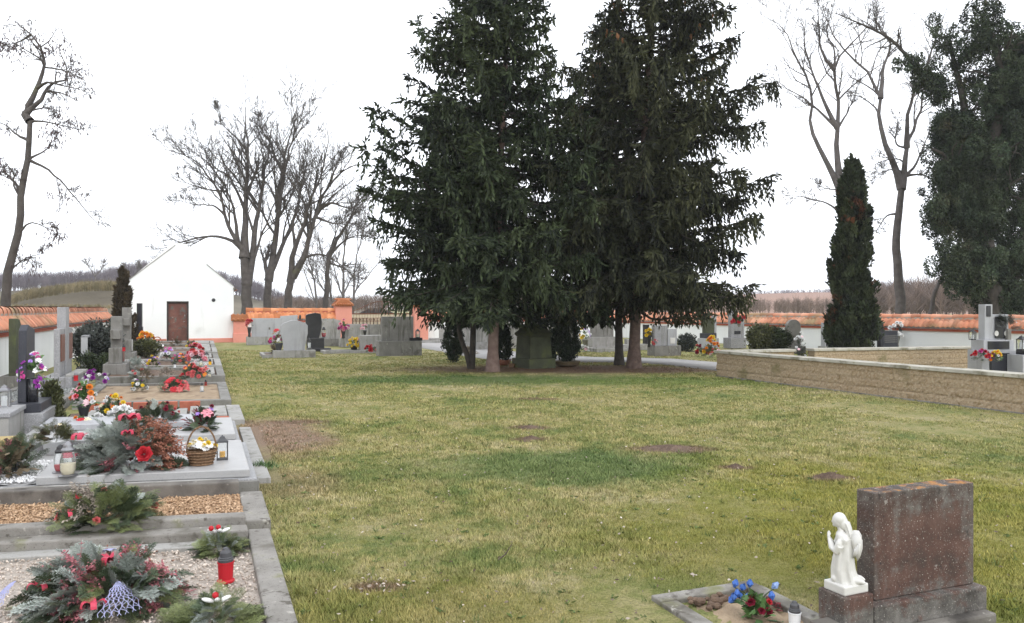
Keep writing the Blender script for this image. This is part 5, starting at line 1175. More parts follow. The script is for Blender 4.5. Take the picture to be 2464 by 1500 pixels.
def dome_sprigs(t, g, layers, w, d, h, z=0, floor=.0):
    """layers: (part name, material, sprig kind, count, length, (azimuth from, to), height bias)"""
    for nm, mat, kind, n, L, (a0, a1), hb in layers:
        az = R(a0)+(R(a1)-R(a0))*g.uniform(0, 1, n); el = np.arcsin(np.clip(g.uniform(0, 1, n)**hb, 0, 1)); u = np.stack([np.cos(az)*np.cos(el), np.sin(az)*np.cos(el), np.sin(el)], 1)
        ex = np.array([w/2, d/2, h]); f = g.uniform(.35, .8, n)[:, None]; p = u*ex*f+np.array([0, 0, z]); dr = unit(u*ex)*1.0+g.normal(0, .28, (n, 3)); dr[:, 2] = np.maximum(dr[:, 2], -.2*(p[:, 2]-z)/max(h, .01)-.05)
        Ls = L*g.uniform(.7, 1.2, n); V, Q, T = sprigs(g, p, dr, Ls, kind); V[:, 2] = np.maximum(V[:, 2], z+floor+.004)
        obj(nm, mesh_np(nm, V, Q, T), MAT[mat], t)
def arrangement(label, loc, w, h, layers, spec, seed, d=None, vase=None, rz=0, name='flower_arrangement', cat='flowers', group=None, lo=.15):
    """vase: (kind, radius, height, material)"""
    g = np.random.default_rng(seed); t = thing(name, label, cat, loc, rz, group); d = d or w*.8; z = 0
    if vase:
        k, r, hh, mt = vase
        pr = {'vase': [(r*.55, 0), (r*.6, hh*.05), (r*.5, hh*.3), (r*.8, hh*.85), (r, hh), (r*.85, hh-.005), (r*.7, hh*.8)], 'pot': [(r*.72, 0), (r*.95, hh*.86), (r*1.03, hh*.86), (r*1.03, hh), (r*.9, hh), (r*.88, hh*.9)],
              'bowl': [(r*.5, 0), (r*.8, hh*.35), (r, hh), (r*.92, hh), (r*.75, hh*.5)], 'cyl': [(r, 0), (r, hh), (r*.85, hh), (r*.85, hh*.8)]}[k]
        obj('vase' if k in ('vase', 'cyl') else 'pot', MB().lathe(pr, 18), MAT[mt], t, smooth=True); z = hh*.92
    dome_sprigs(t, g, layers, w*.92, d*.92, h, z); blossoms(t, g, spec, w, d, h, z, lo)
    return t
FULL = (0, 360)
def lantern(label, loc, h, kind, rz=0, group=None, name='grave_lantern', cat='grave lantern', wax='cream_wax', fill=.4, lid='black_plastic', body='lantern_glass'):
    t = thing(name, label, cat, loc, rz, group); r = h*.22
    if kind == 'red':                                # red plastic cup under a domed dark lid
        obj('cup', MB().lathe([(r*1.02, 0), (r*1.12, h*.02), (r*1.12, h*.06), (r*.9, h*.1), (r*1.0, h*.54), (r*1.07, h*.56), (r*1.07, h*.595), (r*.9, h*.6)], 20), MAT[body], t, smooth=False, bevel=0)
        obj('lid', MB().lathe([(r*.98, h*.602), (r*1.0, h*.67), (r*.9, h*.69), (r*.9, h*.72), (r*.78, h*.74), (r*.72, h*.86), (r*.45, h*.93), (r*.4, h*.955), (r*.36, h*.98), (r*.2, h)], 20), MAT[lid], t)
    elif kind == 'glass':
        obj('candle', MB().lathe([(r*.72, h*.07), (r*.74, h*.07+h*fill), (r*.05, h*.07+h*fill)], 16), MAT[wax], t, smooth=False)
        obj('glass', MB().lathe([(r*.7, h*.06), (r*.92, h*.2), (r*.95, h*.45), (r*.72, h*.66), (r*.7, h*.70)], 20), MAT[body], t, smooth=True)
        obj('foot', MB().lathe([(r*1.15, 0), (r*1.2, h*.03), (r*.75, h*.065)], 20), MAT['steel'], t)
        obj('lid', MB().lathe([(r*.8, h*.702), (r*.85, h*.76), (r*.6, h*.83), (r*.55, h*.9), (r*.3, h*.97), (r*.1, h)], 18), MAT[lid], t)
    elif kind == 'square':                           # four posts, glass panes, hipped roof
        q = h*.2; obj('base', MB().box(-q*1.1, q*1.1, -q*1.1, q*1.1, 0, h*.1), MAT[lid], t, bevel=.004)
        m = MB()
        for sx in (-1, 1):
            for sy in (-1, 1): m.box(sx*q-q*.1, sx*q+q*.1, sy*q-q*.1, sy*q+q*.1, h*.101, h*.72)
        obj('posts', m, MAT[lid], t); obj('glass', MB().box(-q*.85, q*.85, -q*.85, q*.85, h*.11, h*.71), MAT[body], t)
        obj('candle', MB().lathe([(q*.55, h*.112), (q*.55, h*(.12+fill)), (q*.05, h*(.12+fill))], 14), MAT[wax], t)
        obj('roof', MB().box(-q*1.15, q*1.15, -q*1.15, q*1.15, h*.722, h*.77).lathe([(q*1.4, h*.772), (q*.75, h*.88), (q*.7, h*.93), (q*.25, h*.96), (q*.2, h)], 4, rot=R(45)), MAT[lid], t)
    return t
G2P = lambda x, y: (x*.2917, (1480+y*.3734)*.7812)       # crop pixels -> photo pixels for the nearest graves
# ---- big silver fir piece on the pebbles
a = at(252, 1452, .02); w = sz(22, 478, a[1]); g = np.random.default_rng(301)
t = arrangement('largest silver fir grave spray with pink heather and blue netting on pebbles', a, w*.9, .27, [
    ('silver_fir_sprigs', 'silver_fir', 'fir', 58, .22, (85, 275), .9), ('silver_fir_sprigs', 'silver_fir', 'fir', 34, .19, (-60, 120), .8), ('dark_fir_sprigs', 'dark_fir', 'fir', 90, .19, FULL, 1.1), ('green_fir_sprigs', 'green_fir', 'finefir', 60, .17, FULL, 2.0),
    ('pink_heather', 'heather_pink', 'heather', 20, .15, (255, 285), .9), ('pink_heather', 'heather_pink', 'heather', 30, .17, (-20, 55), .7), ('pink_heather', 'heather_pink', 'heather', 18, .15, (215, 240), 1.1), ('rust_heather', 'heather_rust', 'heather', 14, .16, (20, 140), .6),
    ('dark_red_leaves', 'dark_red_leaf', 'leaf', 18, .1, FULL, .6)], [], 301, d=w*.66, name='grave_spray', cat='grave spray')
def net(t, c, w, d, h, az, n=13, k=16):               # fan of open netting
    P_ = []; g = np.random.default_rng(int(abs(az)*10)+3)
    for j in range(n):
        f = (j/(n-1)-.5)*R(80)+R(az); u = np.linspace(0, 1, k)
        sw = np.sin(u*22+(j % 2)*math.pi)*.011*np.sqrt(u); P_.append(np.stack([c[0]+np.cos(f)*w*u+np.sin(f)*sw, c[1]+np.sin(f)*d*u-np.cos(f)*sw, c[2]+h*np.sin(u*math.pi*.62)-(c[2]-.06)*u**1.6], 1))
    V, Q = tubes(np.array(P_), np.full((n, k), .0019), 4); m = MB().add(V, Q)
    V, Q = tubes(np.array([np.stack([P_[j][r_] if (r_+j) % 2 else P_[j][min(k-1, r_+1)] for j in range(n)]) for r_ in range(3, k-1, 2)]), np.full((len(range(3, k-1, 2)), n), .0017), 4); m.add(V, Q)
    obj('blue_netting', m, MAT['blue_net'], t)
net(t, (.16, -.18, .18), .15, .17, .0, -55); net(t, (-.02, .1, .25), .17, .12, .05, 120); net(t, (-.4, -.12, .16), .1, .16, .0, 235)
def bow(t, c, s, mat, g, n=5):                       # ribbon loops
    m = MB()
    for k in range(n):
        a_ = 2*math.pi*k/n+g.uniform(0, 1); u = np.linspace(0, math.pi, 8); wv = s*.28
        for i in range(7):
            p0 = np.array([math.cos(a_)*s*math.sin(u[i]/2)*1.2, math.sin(a_)*s*math.sin(u[i]/2)*1.2, s*.6*math.sin(u[i])]); p1 = np.array([math.cos(a_)*s*math.sin(u[i+1]/2)*1.2, math.sin(a_)*s*math.sin(u[i+1]/2)*1.2, s*.6*math.sin(u[i+1])]); sd = np.array([-math.sin(a_), math.cos(a_), 0])*wv
            m.add([p0-sd+c, p0+sd+c, p1+sd+c, p1-sd+c], [(0, 1, 2, 3)])
    obj('ribbon_bow', m, MAT[mat], t)
for c, s in (((.02, .02, .22), .06), ((-.25, -.16, .14), .05), ((-.32, .05, .16), .045), ((.1, -.3, .1), .05)): bow(t, np.array(c), s, 'red_ribbon', g)
# ---- small pine sprays with cotton stars
for (x, y, ww, hh, sd, lab) in ((1810, 575, 116, .1, 311, 'small pine spray with white cotton star and red berries beside the far kerb'), (1790, 1165, 190, .085, 313, 'bushy pine spray with white cotton pods and a red berry at the bottom edge')):
    px, py = G2P(x, y); a = at(px, py, .02); w = sz(0, ww, a[1])
    t = arrangement(lab, a, w, hh, [('pine_sprigs', 'green_fir', 'finefir', 60, .14 if ww < 150 else .17, FULL, 2.2), ('dark_fir_sprigs', 'dark_fir', 'fir', 22, .12, FULL, 1.6), ('silver_fir_sprigs', 'silver_fir', 'fir', 16, .1, FULL, .5)], [], sd, name='pine_spray', cat='grave spray')
    g = np.random.default_rng(sd)
    for k in range(4):
        az = 1.57*k+.4; obj('cotton_pod', MB().ell((math.cos(az)*.04, math.sin(az)*.028-.01, hh+.03+.008*(k % 2)), (.034, .014, .011), 10, 6, Matrix.Rotation(az, 3, 'Z') @ Matrix.Rotation(-.35, 3, 'Y')), MAT['petal_white'], t, smooth=True)
    for k, (bx_, by_) in enumerate(((0, -.02), (-.035, -.05)) if ww < 150 else ((0, -.02),)): obj('berry', MB().ell((bx_, by_, hh+.055), (.017, .017, .017), 10, 7), MAT['red_plastic'], t, smooth=True)
px, py = G2P(1862, 838); a = at(px, py, .02); lantern('red plastic grave candle with a grey domed lid on the pebbles', a, .2, 'red', body='red_plastic', lid='grey_plastic', name='grave_candle', cat='grave candle')
# ---- fir cushion on the wood shavings
px, py = G2P(880, 372); a = at(px, py, .08); w = sz(118, 388, a[1])
t = arrangement('green fir cushion with dry heather and red berries on wood shavings', a, w, .26, [('green_fir_sprigs', 'green_fir', 'finefir', 110, .2, FULL, 1.0), ('dark_fir_sprigs', 'dark_fir', 'fir', 60, .19, FULL, .8), ('dry_heather', 'heather_dry', 'heather', 26, .2, (80, 260), .4), ('silver_fir_sprigs', 'silver_fir', 'fir', 8, .14, FULL, .6)],
    [('pom', 'red', 3, .035), ('rose', 'coral', 4, .028)], 321, d=w*.62, name='grave_spray', cat='grave spray'); bow(t, np.array([-.18, -.18, .12]), .05, 'red_ribbon', np.random.default_rng(4))
# ---- on the nearer granite grave
def q3(x, y): return (x*.2695, (1250+y*.345)*.7812)
px, py = q3(1190, 540); a = at(px, py, .2); w = sz(188, 452, a[1])
t = arrangement('big silver fir grave spray with red ribbons and a red paper flower on granite', a, w, .4, [('silver_fir_sprigs', 'silver_fir', 'fir', 100, .26, (110, 300), .8), ('silver_fir_sprigs', 'silver_fir', 'fir', 34, .22, (60, 330), .5), ('dark_fir_sprigs', 'dark_fir', 'fir', 60, .22, FULL, 1.6), ('rust_heather', 'heather_rust', 'heather', 60, .24, (-60, 75), .55), ('pink_heather', 'heather_pink', 'heather', 12, .16, (250, 320), .8),
    ('dark_red_leaves', 'dark_red_leaf', 'leaf', 14, .12, FULL, .6)], [], 331, d=w*.62, name='grave_spray', cat='grave spray'); g = np.random.default_rng(6)
for c, s in (((0.02, -.1, .43), .08), ((-.36, -.2, .28), .07), ((-.12, .05, .42), .05), ((-.42, -.22, .12), .05), ((.05, -.2, .32), .05)): bow(t, np.array(c), s, 'red_ribbon', g)
o = obj('paper_flower', bl_mesh('rose', 'red'), None, t, loc=(.27, -.36, .17), scale=.075); o.rotation_euler = look((.1, -1, .5), 0)
px, py = q3(1800, 525); a = at(px, py, .2); h = .17; r = sz(0, 30, a[1])
t = thing('flower_basket', 'wicker basket with a hoop handle holding white and yellow flowers', 'basket', a, RZ)
m = MB(); m.lathe([(r*.8, 0), (r*.95, h*.4), (r*1.12, h*.8), (r*1.05, h*.8), (r*.9, h*.55)], 20)
for k in range(5): z = h*(.06+.16*k); rr_ = r*(.83+.07*k)+.004; m.tube([(math.cos(u)*rr_, math.sin(u)*rr_, z) for u in np.linspace(0, 6.283, 25)], .008, 5)
obj('basket', m, MAT['wicker'], t); hp = [(math.cos(u)*r*1.1, 0, h*.75+math.sin(u)*.21) for u in np.linspace(0, math.pi, 18)]
obj('handle', MB().tube(hp, .008, 6).tube([(x, .012*math.sin(i*2.2), z+.012*math.cos(i*2.2)) for i, (x, y, z) in enumerate(hp)], .005, 5), MAT['wicker'], t)
g = np.random.default_rng(8); dome_sprigs(t, g, [('greens', 'heather_dry', 'leaf', 16, .08, FULL, .8)], r*2, r*2, .07, h*.8); blossoms(t, g, [('daisy', 'white', 20, .026), ('pom', 'yellow', 6, .026), ('pom', 'cream', 8, .02)], r*2, r*2, .09, h*.8)
px, py = q3(1985, 480); a = at(px, py, .2); lantern('small square metal lantern with a yellow candle beside the basket', a, .225, 'square', rz=RZ, wax='yellow_wax', fill=.22, lid='grey_plastic')
px, py = q3(607, 628); a = at(px, py, .2); lantern('clear glass grave lantern with a pale candle at the slab edge', a, .29, 'glass', wax='cream_wax', fill=.3, lid='steel')
px, py = q3(540, 596); a = at(px, py, .2); lantern('glass grave lantern with a red candle and black lid behind the clear one', a, .24, 'glass', wax='red_plastic', fill=.22)
px, py = q3(490, 425); a = at(px, py, .15); w = sz(85, 178, a[1])
arrangement('white planter of brownish evergreen twigs behind the glass lanterns', a, w, .17, [('greens', 'olive_bush', 'finefir', 70, .15, FULL, 1.0), ('brown_greens', 'brown_greens', 'leaf', 26, .1, FULL, .6)], [('star', 'cream', 6, .02)], 341, vase=('pot', .12, .14, 'white_plastic'), name='planter', cat='planter')
px, py = q3(120, 620); a = at(px, py, .15); w = sz(-10, 70, a[1])
arrangement('dark evergreen and brown twig arrangement at the left frame edge', a, w, .42, [('greens', 'dark_fir', 'finefir', 60, .2, FULL, .8), ('brown_greens', 'brown_greens', 'leaf', 60, .14, FULL, .7), ('pink_heather', 'heather_pink', 'heather', 14, .12, (200, 300), 2)], [], 343, d=.4)
px, py = q3(50, 590); a = at(px, py, .15); t = thing('planter_box', 'square tan woven planter box with a dark foot at the left edge', 'planter', a, RZ); obj('foot', MB().box(-.1, .1, -.1, .1, 0, .12), MAT['black_plastic'], t, bevel=.005); obj('box', MB().box(-.12, .12, -.12, .12, .121, .3), MAT['wicker_box'], t, bevel=.008)
# ---- on the farther granite grave and the row behind it; crop pixels of the left-row close-up
def q2(x, y): return (x*.2292, 687.5+y*.2292)
def put(label, box, z, layers, spec, seed, vase=None, name='flower_arrangement', cat='flowers', d=None, lo=.15, hs=1.0, pot_px=None):
    """box: left, right, top, bottom of the arrangement in the close-up; z: height it stands on"""
    x0, x1, y0, y1 = box; (px0, pyt), (px1, pyb) = q2(x0, y0), q2(x1, y1); a = at((px0+px1)/2, pyb, z); Y = a[1]; w = sz(px0, px1, Y); h = (pyb-pyt)*Y/F; v = None
    if vase: k, rf, hf, mt = vase; v = (k, w*rf, h*hf, mt); h *= (1-hf*.92)
    L = [(nm, mat, kind, n, l*w, az, hb) for nm, mat, kind, n, l, az, hb in layers]; sp = [(k, c, int(math.ceil(n*1.3)) if n > 1 else n, r*w*1.0) for k, c, n, r in spec]
    return arrangement(label, a, w, h*hs, L, sp, seed, d=d*w if d else None, vase=v, name=name, cat=cat, lo=lo)
GR = lambda n, l=.3, m='leaf_green', k='leaf': [('greens', m, k, n, l, FULL, .9)]
FI = lambda n, l=.3, m='dark_fir': [('greens', m, 'finefir', int(n*1.5), l*1.12, FULL, .8)]
put('fir grave cushion with dark red roses on the farther granite grave', (1390, 1900, 1200, 1480), .2, [('greens', 'dark_fir', 'fir', 70, .28, FULL, .9), ('silver_fir_sprigs', 'silver_fir', 'fir', 24, .26, (0, 360), 1.2), ('brown_greens', 'brown_greens', 'heather', 30, .26, FULL, .5)], [('rose', 'wine', 9, .05), ('pom', 'coral', 2, .04)], 351)
put('grave arrangement with one large pale pink flower and dark red leaves', (1950, 2310, 1250, 1520), .2, [('greens', 'dark_fir', 'fir', 60, .3, FULL, 1.1), ('dark_red_leaves', 'dark_red_leaf', 'leaf', 26, .3, (30, 200), .5)], [('star', 'pink', 1, .17), ('rose', 'wine', 4, .07), ('star', 'violet', 2, .08)], 353, lo=.5)
put('deep red chrysanthemum tuft in silvery fir at the back of the granite grave', (1190, 1330, 1380, 1560), .2, FI(24, .4, 'silver_fir'), [('pom', 'red', 5, .2), ('pom', 'wine', 4, .2)], 355, lo=.4)
put('white folded ribbon and white roses on the granite grave', (1130, 1420, 1270, 1430), .2, GR(18, .25, 'dark_fir', 'fir'), [('rose', 'white', 10, .15)], 357, lo=.3)
put('mixed bouquet with orange gerberas and a pink lily in a dark vase', (740, 1020, 1030, 1420), .2, GR(40, .4), [('pom', 'orange', 7, .13), ('star', 'pink', 3, .15), ('rose', 'white', 6, .11), ('star', 'blush', 3, .1), ('pom', 'red', 3, .1)], 359, vase=('vase', .26, .42, 'black_plastic'), lo=.0)
put('yellow and white flower spray with an orange heart beside the bouquet', (1020, 1330, 1140, 1400), .15, GR(50, .3, 'dark_fir', 'leaf'), [('pom', 'yellow', 7, .09), ('rose', 'white', 8, .1), ('pom', 'orange', 3, .09), ('star', 'cream', 4, .08)], 361)
put('low red and cream poinsettia bowl in front of the bouquet', (680, 970, 1390, 1520), .15, GR(20, .3), [('star', 'red', 8, .15), ('star', 'cream', 4, .14), ('pom', 'orange', 2, .08)], 363, lo=.3)
put('silver metal pot of white flowers beside the low red bowl', (930, 1080, 1360, 1480), .15, GR(8, .3), [('rose', 'white', 5, .22)], 365, vase=('pot', .4, .5, 'white_plastic'))
px, py = q2(545, 1540); a = at(px, py, .0); w = sz(101, 149, a[1])
t = arrangement('small potted conifer in a black plastic pot by the granite plinth', a, w, .42, [], [], 367, vase=('pot', sz(0, 26, a[1]), .2, 'grey_plastic'), name='potted_conifer', cat='potted plant')
g = np.random.default_rng(9); lv = Leaves()
for k in range(90):
    f = g.uniform(0, 1); az = g.uniform(0, 6.28); r = w*.5*(1-f*.75)*g.uniform(.4, 1); c = np.array([math.cos(az)*r, math.sin(az)*r, .18+f*.42]); n = 40; lv.add(cards(c+g.normal(0, .03, (n, 3)), np.array([math.cos(az)*.5, math.sin(az)*.5, 1])+g.normal(0, .4, (n, 3)), .06, .022, g, 1, np.clip(g.normal(.45, .2)+g.normal(0, .1, n), 0, 1)))
lv.build('foliage', MAT['olive_bush'], t)
put('purple and white orchid bouquet in a tall dark vase before the blue granite stone', (200, 480, 640, 1220), .47, GR(24, .35), [('orchid', 'purple', 9, .12), ('orchid', 'magenta', 4, .11), ('orchid', 'white', 13, .12), ('orchid', 'violet', 6, .1)], 371, vase=('cyl', .2, .42, 'black_granite'), lo=-.2, hs=.85)
px, py = q2(405, 1110); a = at(px, py, .42); lantern('black square grave lantern with a white candle on the low stone', a, sz(0, 42, a[1]), 'square', rz=RZ, wax='white_plastic', fill=.35)
px, py = q2(45, 1290); a = at(px, py, .45); lantern('large square glass lantern with a steel frame at the left edge', a, sz(0, 52, a[1])*1.1, 'square', rz=RZ, wax='white_plastic', fill=.4, lid='steel')
px, py = q2(797, 1000); a = at(px, py, .38); lantern('bright red grave candle on the terrazzo ledge', a, sz(0, 22, a[1]), 'red', body='red_plastic', lid='steel', name='grave_candle', cat='grave candle')
put('violet and white chrysanthemum bowl on the gravel grave', (870, 1130, 890, 1040), .2, GR(30, .28, 'silver_fir', 'fir'), [('pom', 'purple', 10, .1), ('rose', 'white', 9, .08), ('star', 'violet', 4, .07)], 373)
put('mound of red poinsettias on the sandy grave', (1680, 1980, 975, 1110), .07, FI(60, .28), [('star', 'red', 8, .13), ('star', 'coral', 9, .12)], 375)
put('small dark fir tuft with yellow and white blooms on the sandy grave', (1385, 1545, 980, 1110), .07, FI(40, .35), [('pom', 'yellow', 3, .14), ('rose', 'white', 5, .13), ('star', 'purple', 2, .1)], 377)
put('wide arrangement of coral flowers in dark fir at the kerb end', (1880, 2160, 835, 980), .2, FI(70, .28), [('pom', 'coral', 12, .1), ('pom', 'red', 5, .08), ('star', 'orange', 3, .08)], 379)
put('dense mass of pink chrysanthemums at the row edge', (1950, 2155, 690, 810), .2, FI(20, .3), [('pom', 'coral', 10, .14), ('pom', 'pink', 12, .13), ('pom', 'blush', 5, .12)], 381, lo=.0)
put('crimson and pink carnation bunch behind the pink mass', (1970, 2140, 600, 730), .25, FI(18, .3), [('pom', 'red', 8, .14), ('pom', 'pink', 9, .13)], 383, lo=.0)
put('orange yellow flower cluster farthest along the row edge', (1950, 2090, 580, 650), .2, FI(30, .35), [('pom', 'yellow', 5, .12), ('pom', 'red', 5, .12)], 385)
put('magenta and white flower pot in the middle of the row', (1690, 1840, 650, 790), .2, GR(20, .3, 'dark_fir', 'leaf'), [('rose', 'white', 5, .16), ('star', 'magenta', 8, .14), ('star', 'violet', 3, .12)], 387)
put('orange lily and violet flower spray in the middle of the row', (1800, 1960, 715, 830), .2, FI(40, .3), [('star', 'orange', 5, .12), ('rose', 'coral', 4, .1), ('star', 'violet', 3, .1)], 389)
put('yellow and violet pansy pot on the grey grave', (1540, 1680, 740, 860), .2, GR(30, .3, 'olive_bush', 'leaf'), [('pom', 'yellow', 4, .15), ('star', 'violet', 6, .15)], 391)
put('golden chrysanthemum bunch standing high before the chapel wall', (1450, 1610, 495, 640), .2, GR(20, .3), [('pom', 'yellow', 8, .17), ('pom', 'orange', 9, .17)], 393, vase=('vase', .2, .3, 'terracotta'), lo=-.1)
put('white daisy cluster behind the brown cushion conifer', (1600, 1730, 600, 690), .2, FI(24, .35), [('daisy', 'white', 12, .13), ('star', 'blush', 4, .1)], 395)
put('dry brown heather arrangement near the concrete cross', (1360, 1620, 860, 985), .2, [('greens', 'brown_greens', 'heather', 50, .3, FULL, .9), ('silver_fir_sprigs', 'silver_fir', 'fir', 18, .28, (120, 260), .9)], [('pom', 'coral', 2, .06)], 397)
put('rounded tuft of grey lavender on the cover slab', (1660, 1830, 845, 960), .2, [('greens', 'heather_dry', 'heather', 60, .35, FULL, .8)], [], 399)
put('brown winter evergreens closest to the chapel door', (1780, 1920, 550, 640), .2, [('greens', 'brown_greens', 'finefir', 50, .35, FULL, .8)], [], 401)
put('grey green fir wreath leaning by the black stone', (1340, 1520, 750, 870), .2, FI(50, .34, 'silver_fir'), [('rose', 'white', 3, .1)], 403)
put('pinkish red kerbside posy with one white bloom', (2110, 2200, 820, 940), .2, GR(16, .4), [('star', 'coral', 5, .2), ('rose', 'white', 2, .16)], 405)
px, py = q2(1540, 742); a = at(px, py, .2); w = sz(321, 385, a[1])
bush('low rounded olive brown dwarf conifer on a grave', px, py, w, w*.62, 'olive_bush', 411, n=5400, leaf=(.09, .04), z0=.2, stem=False, base=0)
px, py = q2(1010, 850); bush('loose grey green shrub growing against the white wall', px, py+14, 1.25, 1.25, 'grey_bush', 413, n=6300, leaf=(.1, .045), clump=.22)
bush('dark broadleaf shrub between the gravestone and the wall', 232, 905, .8, .55, 'boxwood', 415, n=2500, leaf=(.08, .04))
for x, y, hh, kind, lab, kw in ((2120, 1115, 22, 'glass', 'white grave candle standing on the sandy grave', dict(wax='white_plastic', fill=.5)), (2200, 960, 18, 'glass', 'squat glass lantern at the kerb past the sandy grave', dict(fill=.3)), (2160, 1050, 14, 'red', 'tiny dark red candle behind the white one', dict(body='red_glass')), (2170, 800, 24, 'square', 'slim dark lantern at the row edge beside the pink mass', dict(fill=.3)),
    (2110, 850, 20, 'glass', 'pale glass lantern between coral and pink flowers', dict(fill=.4)), (2205, 840, 16, 'red', 'yellow grave light at the far row edge', dict(body='yellow_wax')), (1835, 860, 12, 'red', 'small black lidded white candle on a pale slab', dict(body='white_plastic')), (1300, 690, 16, 'red', 'orange red grave candle on the shoulder of the nearer cross', dict(body='red_plastic')), (715, 880, 30, 'glass', 'tall slim glass lantern before the terrazzo pillar', dict(wax='white_plastic', fill=.4))):
    px, py = q2(x, y); zz = .5 if x == 1300 else (.38 if x == 715 else (.06 if x in (2120, 2160) else .2)); a = at(px, py, zz) if x != 1300 else P(px, py, 17.2); lantern(lab, a, sz(0, hh, a[1]), kind, rz=RZ, **kw)
put('small orange and white posy fixed on the farther cross', (1380, 1440, 290, 360), .2, GR(8, .4), [('star', 'orange', 4, .3), ('rose', 'white', 2, .2)], 417)
# ---- flowers of the middle and right graves; sizes in photo pixels
def pp(label, cx, base, w_px, h_px, z, Y, layers, spec, seed, vase=None, **kw):
    a = P(cx, 742, Y); a[2] = z; w = sz(0, w_px, Y); h = sz(0, h_px, Y); v = None
    if vase: k, rf, hf, mt = vase; v = (k, w*rf, h*hf, mt); h *= (1-hf*.92)
    return arrangement(label, a, w, h, [(nm, mt, kd, n, l*w, az, hb) for nm, mt, kd, n, l, az, hb in layers], [(k, c, n, r*w) for k, c, n, r in spec], seed, vase=v, **kw)
pp('purple tulip and red orange lily bunch in a vase beside the shield gravestone', 671, 0, 44, 62, .1, 25.6, GR(20, .35, 'leaf_green', 'blade'), [('tulip', 'magenta', 3, .16), ('star', 'red', 4, .2), ('star', 'orange', 3, .18), ('star', 'yellow', 2, .12)], 501, vase=('vase', .25, .45, 'grey_plastic'), lo=.1)
pp('heap of dark wintry twigs at the foot of the shield gravestone', 666, 0, 40, 30, .08, 25.9, [('greens', 'brown_greens', 'leaf', 40, .3, FULL, .9)], [], 503)
pp('coral roses in a dark vase on the left end of the broad slab plinth', 600, 0, 16, 42, .36, 34.2, GR(8, .4), [('rose', 'coral', 5, .3), ('rose', 'red', 3, .28)], 505, vase=('vase', .35, .55, 'black_plastic'), lo=.1)
pp('pink rose bunch in a dark vase left of the double gravestone', 826, 0, 24, 46, .36, 32.4, GR(12, .4), [('rose', 'pink', 7, .22), ('rose', 'magenta', 4, .2), ('rose', 'blush', 3, .2)], 507, vase=('vase', .3, .5, 'black_plastic'), lo=.0)
pp('faded pink bunch in a slim vase in the middle of the double gravestone', 878, 0, 18, 34, .36, 32.0, GR(8, .4), [('rose', 'blush', 5, .24), ('rose', 'pink', 3, .2)], 509, vase=('vase', .3, .6, 'black_plastic'))
pp('yellow chrysanthemum bush in a pot before the pale plinth block', 852, 0, 32, 28, .1, 28.8, GR(20, .3), [('pom', 'yellow', 26, .12)], 511, vase=('pot', .3, .3, 'grey_plastic'), lo=-.1)
pp('salmon flower tuft behind the yellow bush', 868, 0, 22, 18, .2, 29.6, GR(12, .3), [('rose', 'coral', 8, .2), ('rose', 'blush', 3, .2)], 513)
pp('low red flower cushion left of the large grey plinth', 894, 0, 34, 16, .06, 27.6, FI(24, .3), [('rose', 'red', 10, .13), ('rose', 'coral', 4, .12)], 515)
for cx, zz, Y, hh, kind, lab, kw in ((744, .12, 29.0, 26, 'glass', 'white candle lantern on the black stepped base', dict(wax='white_plastic', fill=.45)), (779, .5, 29.6, 26, 'glass', 'green lidded lantern with red light beside the black gravestone', dict(wax='red_plastic', fill=.35)), (1005, .6, 26.6, 22, 'square', 'black square lantern on the shelf of the large grey gravestone', dict(fill=.3)), (722, 1.22, 26.2, 12, 'red', 'small black lantern seen on top of the shield gravestone', dict(body='black_plastic')),
    (1998, .2, 27.6, 26, 'square', 'dark square lantern left of the narrow brown gravestone', dict(fill=.3)), (2340, .85, 18.7, 26, 'square', 'glass lantern on the plinth of the grey cross monument', dict(fill=.35, wax='white_plastic')), (2458, .62, 18.3, 36, 'square', 'black lantern with white panes on the low gravestone at the right edge', dict(fill=.4, wax='white_plastic')), (1190, .02, 20.6, 0, '', '', {})):
    if hh: a = P(cx, 742, Y); a[2] = zz; lantern(lab, a, sz(0, hh, Y), kind, rz=RZ, **kw)
# around the monument
def potted(label, cx, base, w_px, h_px, seed, bowl=True, shape=None, n=5000, x2=None):
    a = at(cx, base); t = thing('potted_conifer' if bowl else 'box_shrub', label, 'potted plant' if bowl else 'shrub', a); g = np.random.default_rng(seed); w = sz(0, w_px, a[1]); h = sz(0, h_px, a[1]); z0 = 0.0
    if bowl: r = w*.52; obj('bowl', MB().lathe([(r*.55, 0), (r*.85, .05), (r, .13), (r*1.02, .15), (r*.9, .15), (r*.8, .11)], 20), MAT['brown_pot' if seed != 523 else 'terracotta'], t, smooth=False); z0 = .13
    obj('trunk', MB().tube([(0, 0, 0), (0, 0, z0+h*.5)], [.025, .01], 6), MAT['bark_dark'], t)
    lv = Leaves(); pf = prof(shape or [(0, .55), (.15, .85), (.4, 1), (.7, .8), (.9, .45), (1, .1)])
    for k in range(n//50):
        f = g.uniform(0, 1); az = g.uniform(0, 6.28); r = w/2*pf(f)*g.uniform(.5, 1.05); c = np.array([math.cos(az)*r, math.sin(az)*r, z0+.04+(h-z0)*f*.93]); p = c+g.normal(0, .045, (50, 3)); p[:, 2] = np.maximum(p[:, 2], z0)
        lv.add(cards(p, np.array([math.cos(az)*.5, math.sin(az)*.5, 1.0])+g.normal(0, .4, (50, 3)), g.uniform(.05, .1, 50), .03, g, 1, np.clip(g.normal(.42, .2)+g.normal(0, .1, 50), 0, 1)))
    lv.build('foliage', MAT['dwarf_conifer'], t); return t
potted('round dark box shrub on a thin stem left of the twin spruce', 1090, 873, 44, 96, 521, False, [(0, .3), (.15, .75), (.4, 1), (.75, .85), (1, .2)])
potted('slim dark conifer in a terracotta bowl left of the stone pedestal', 1210, 879, 38, 94, 523, True)
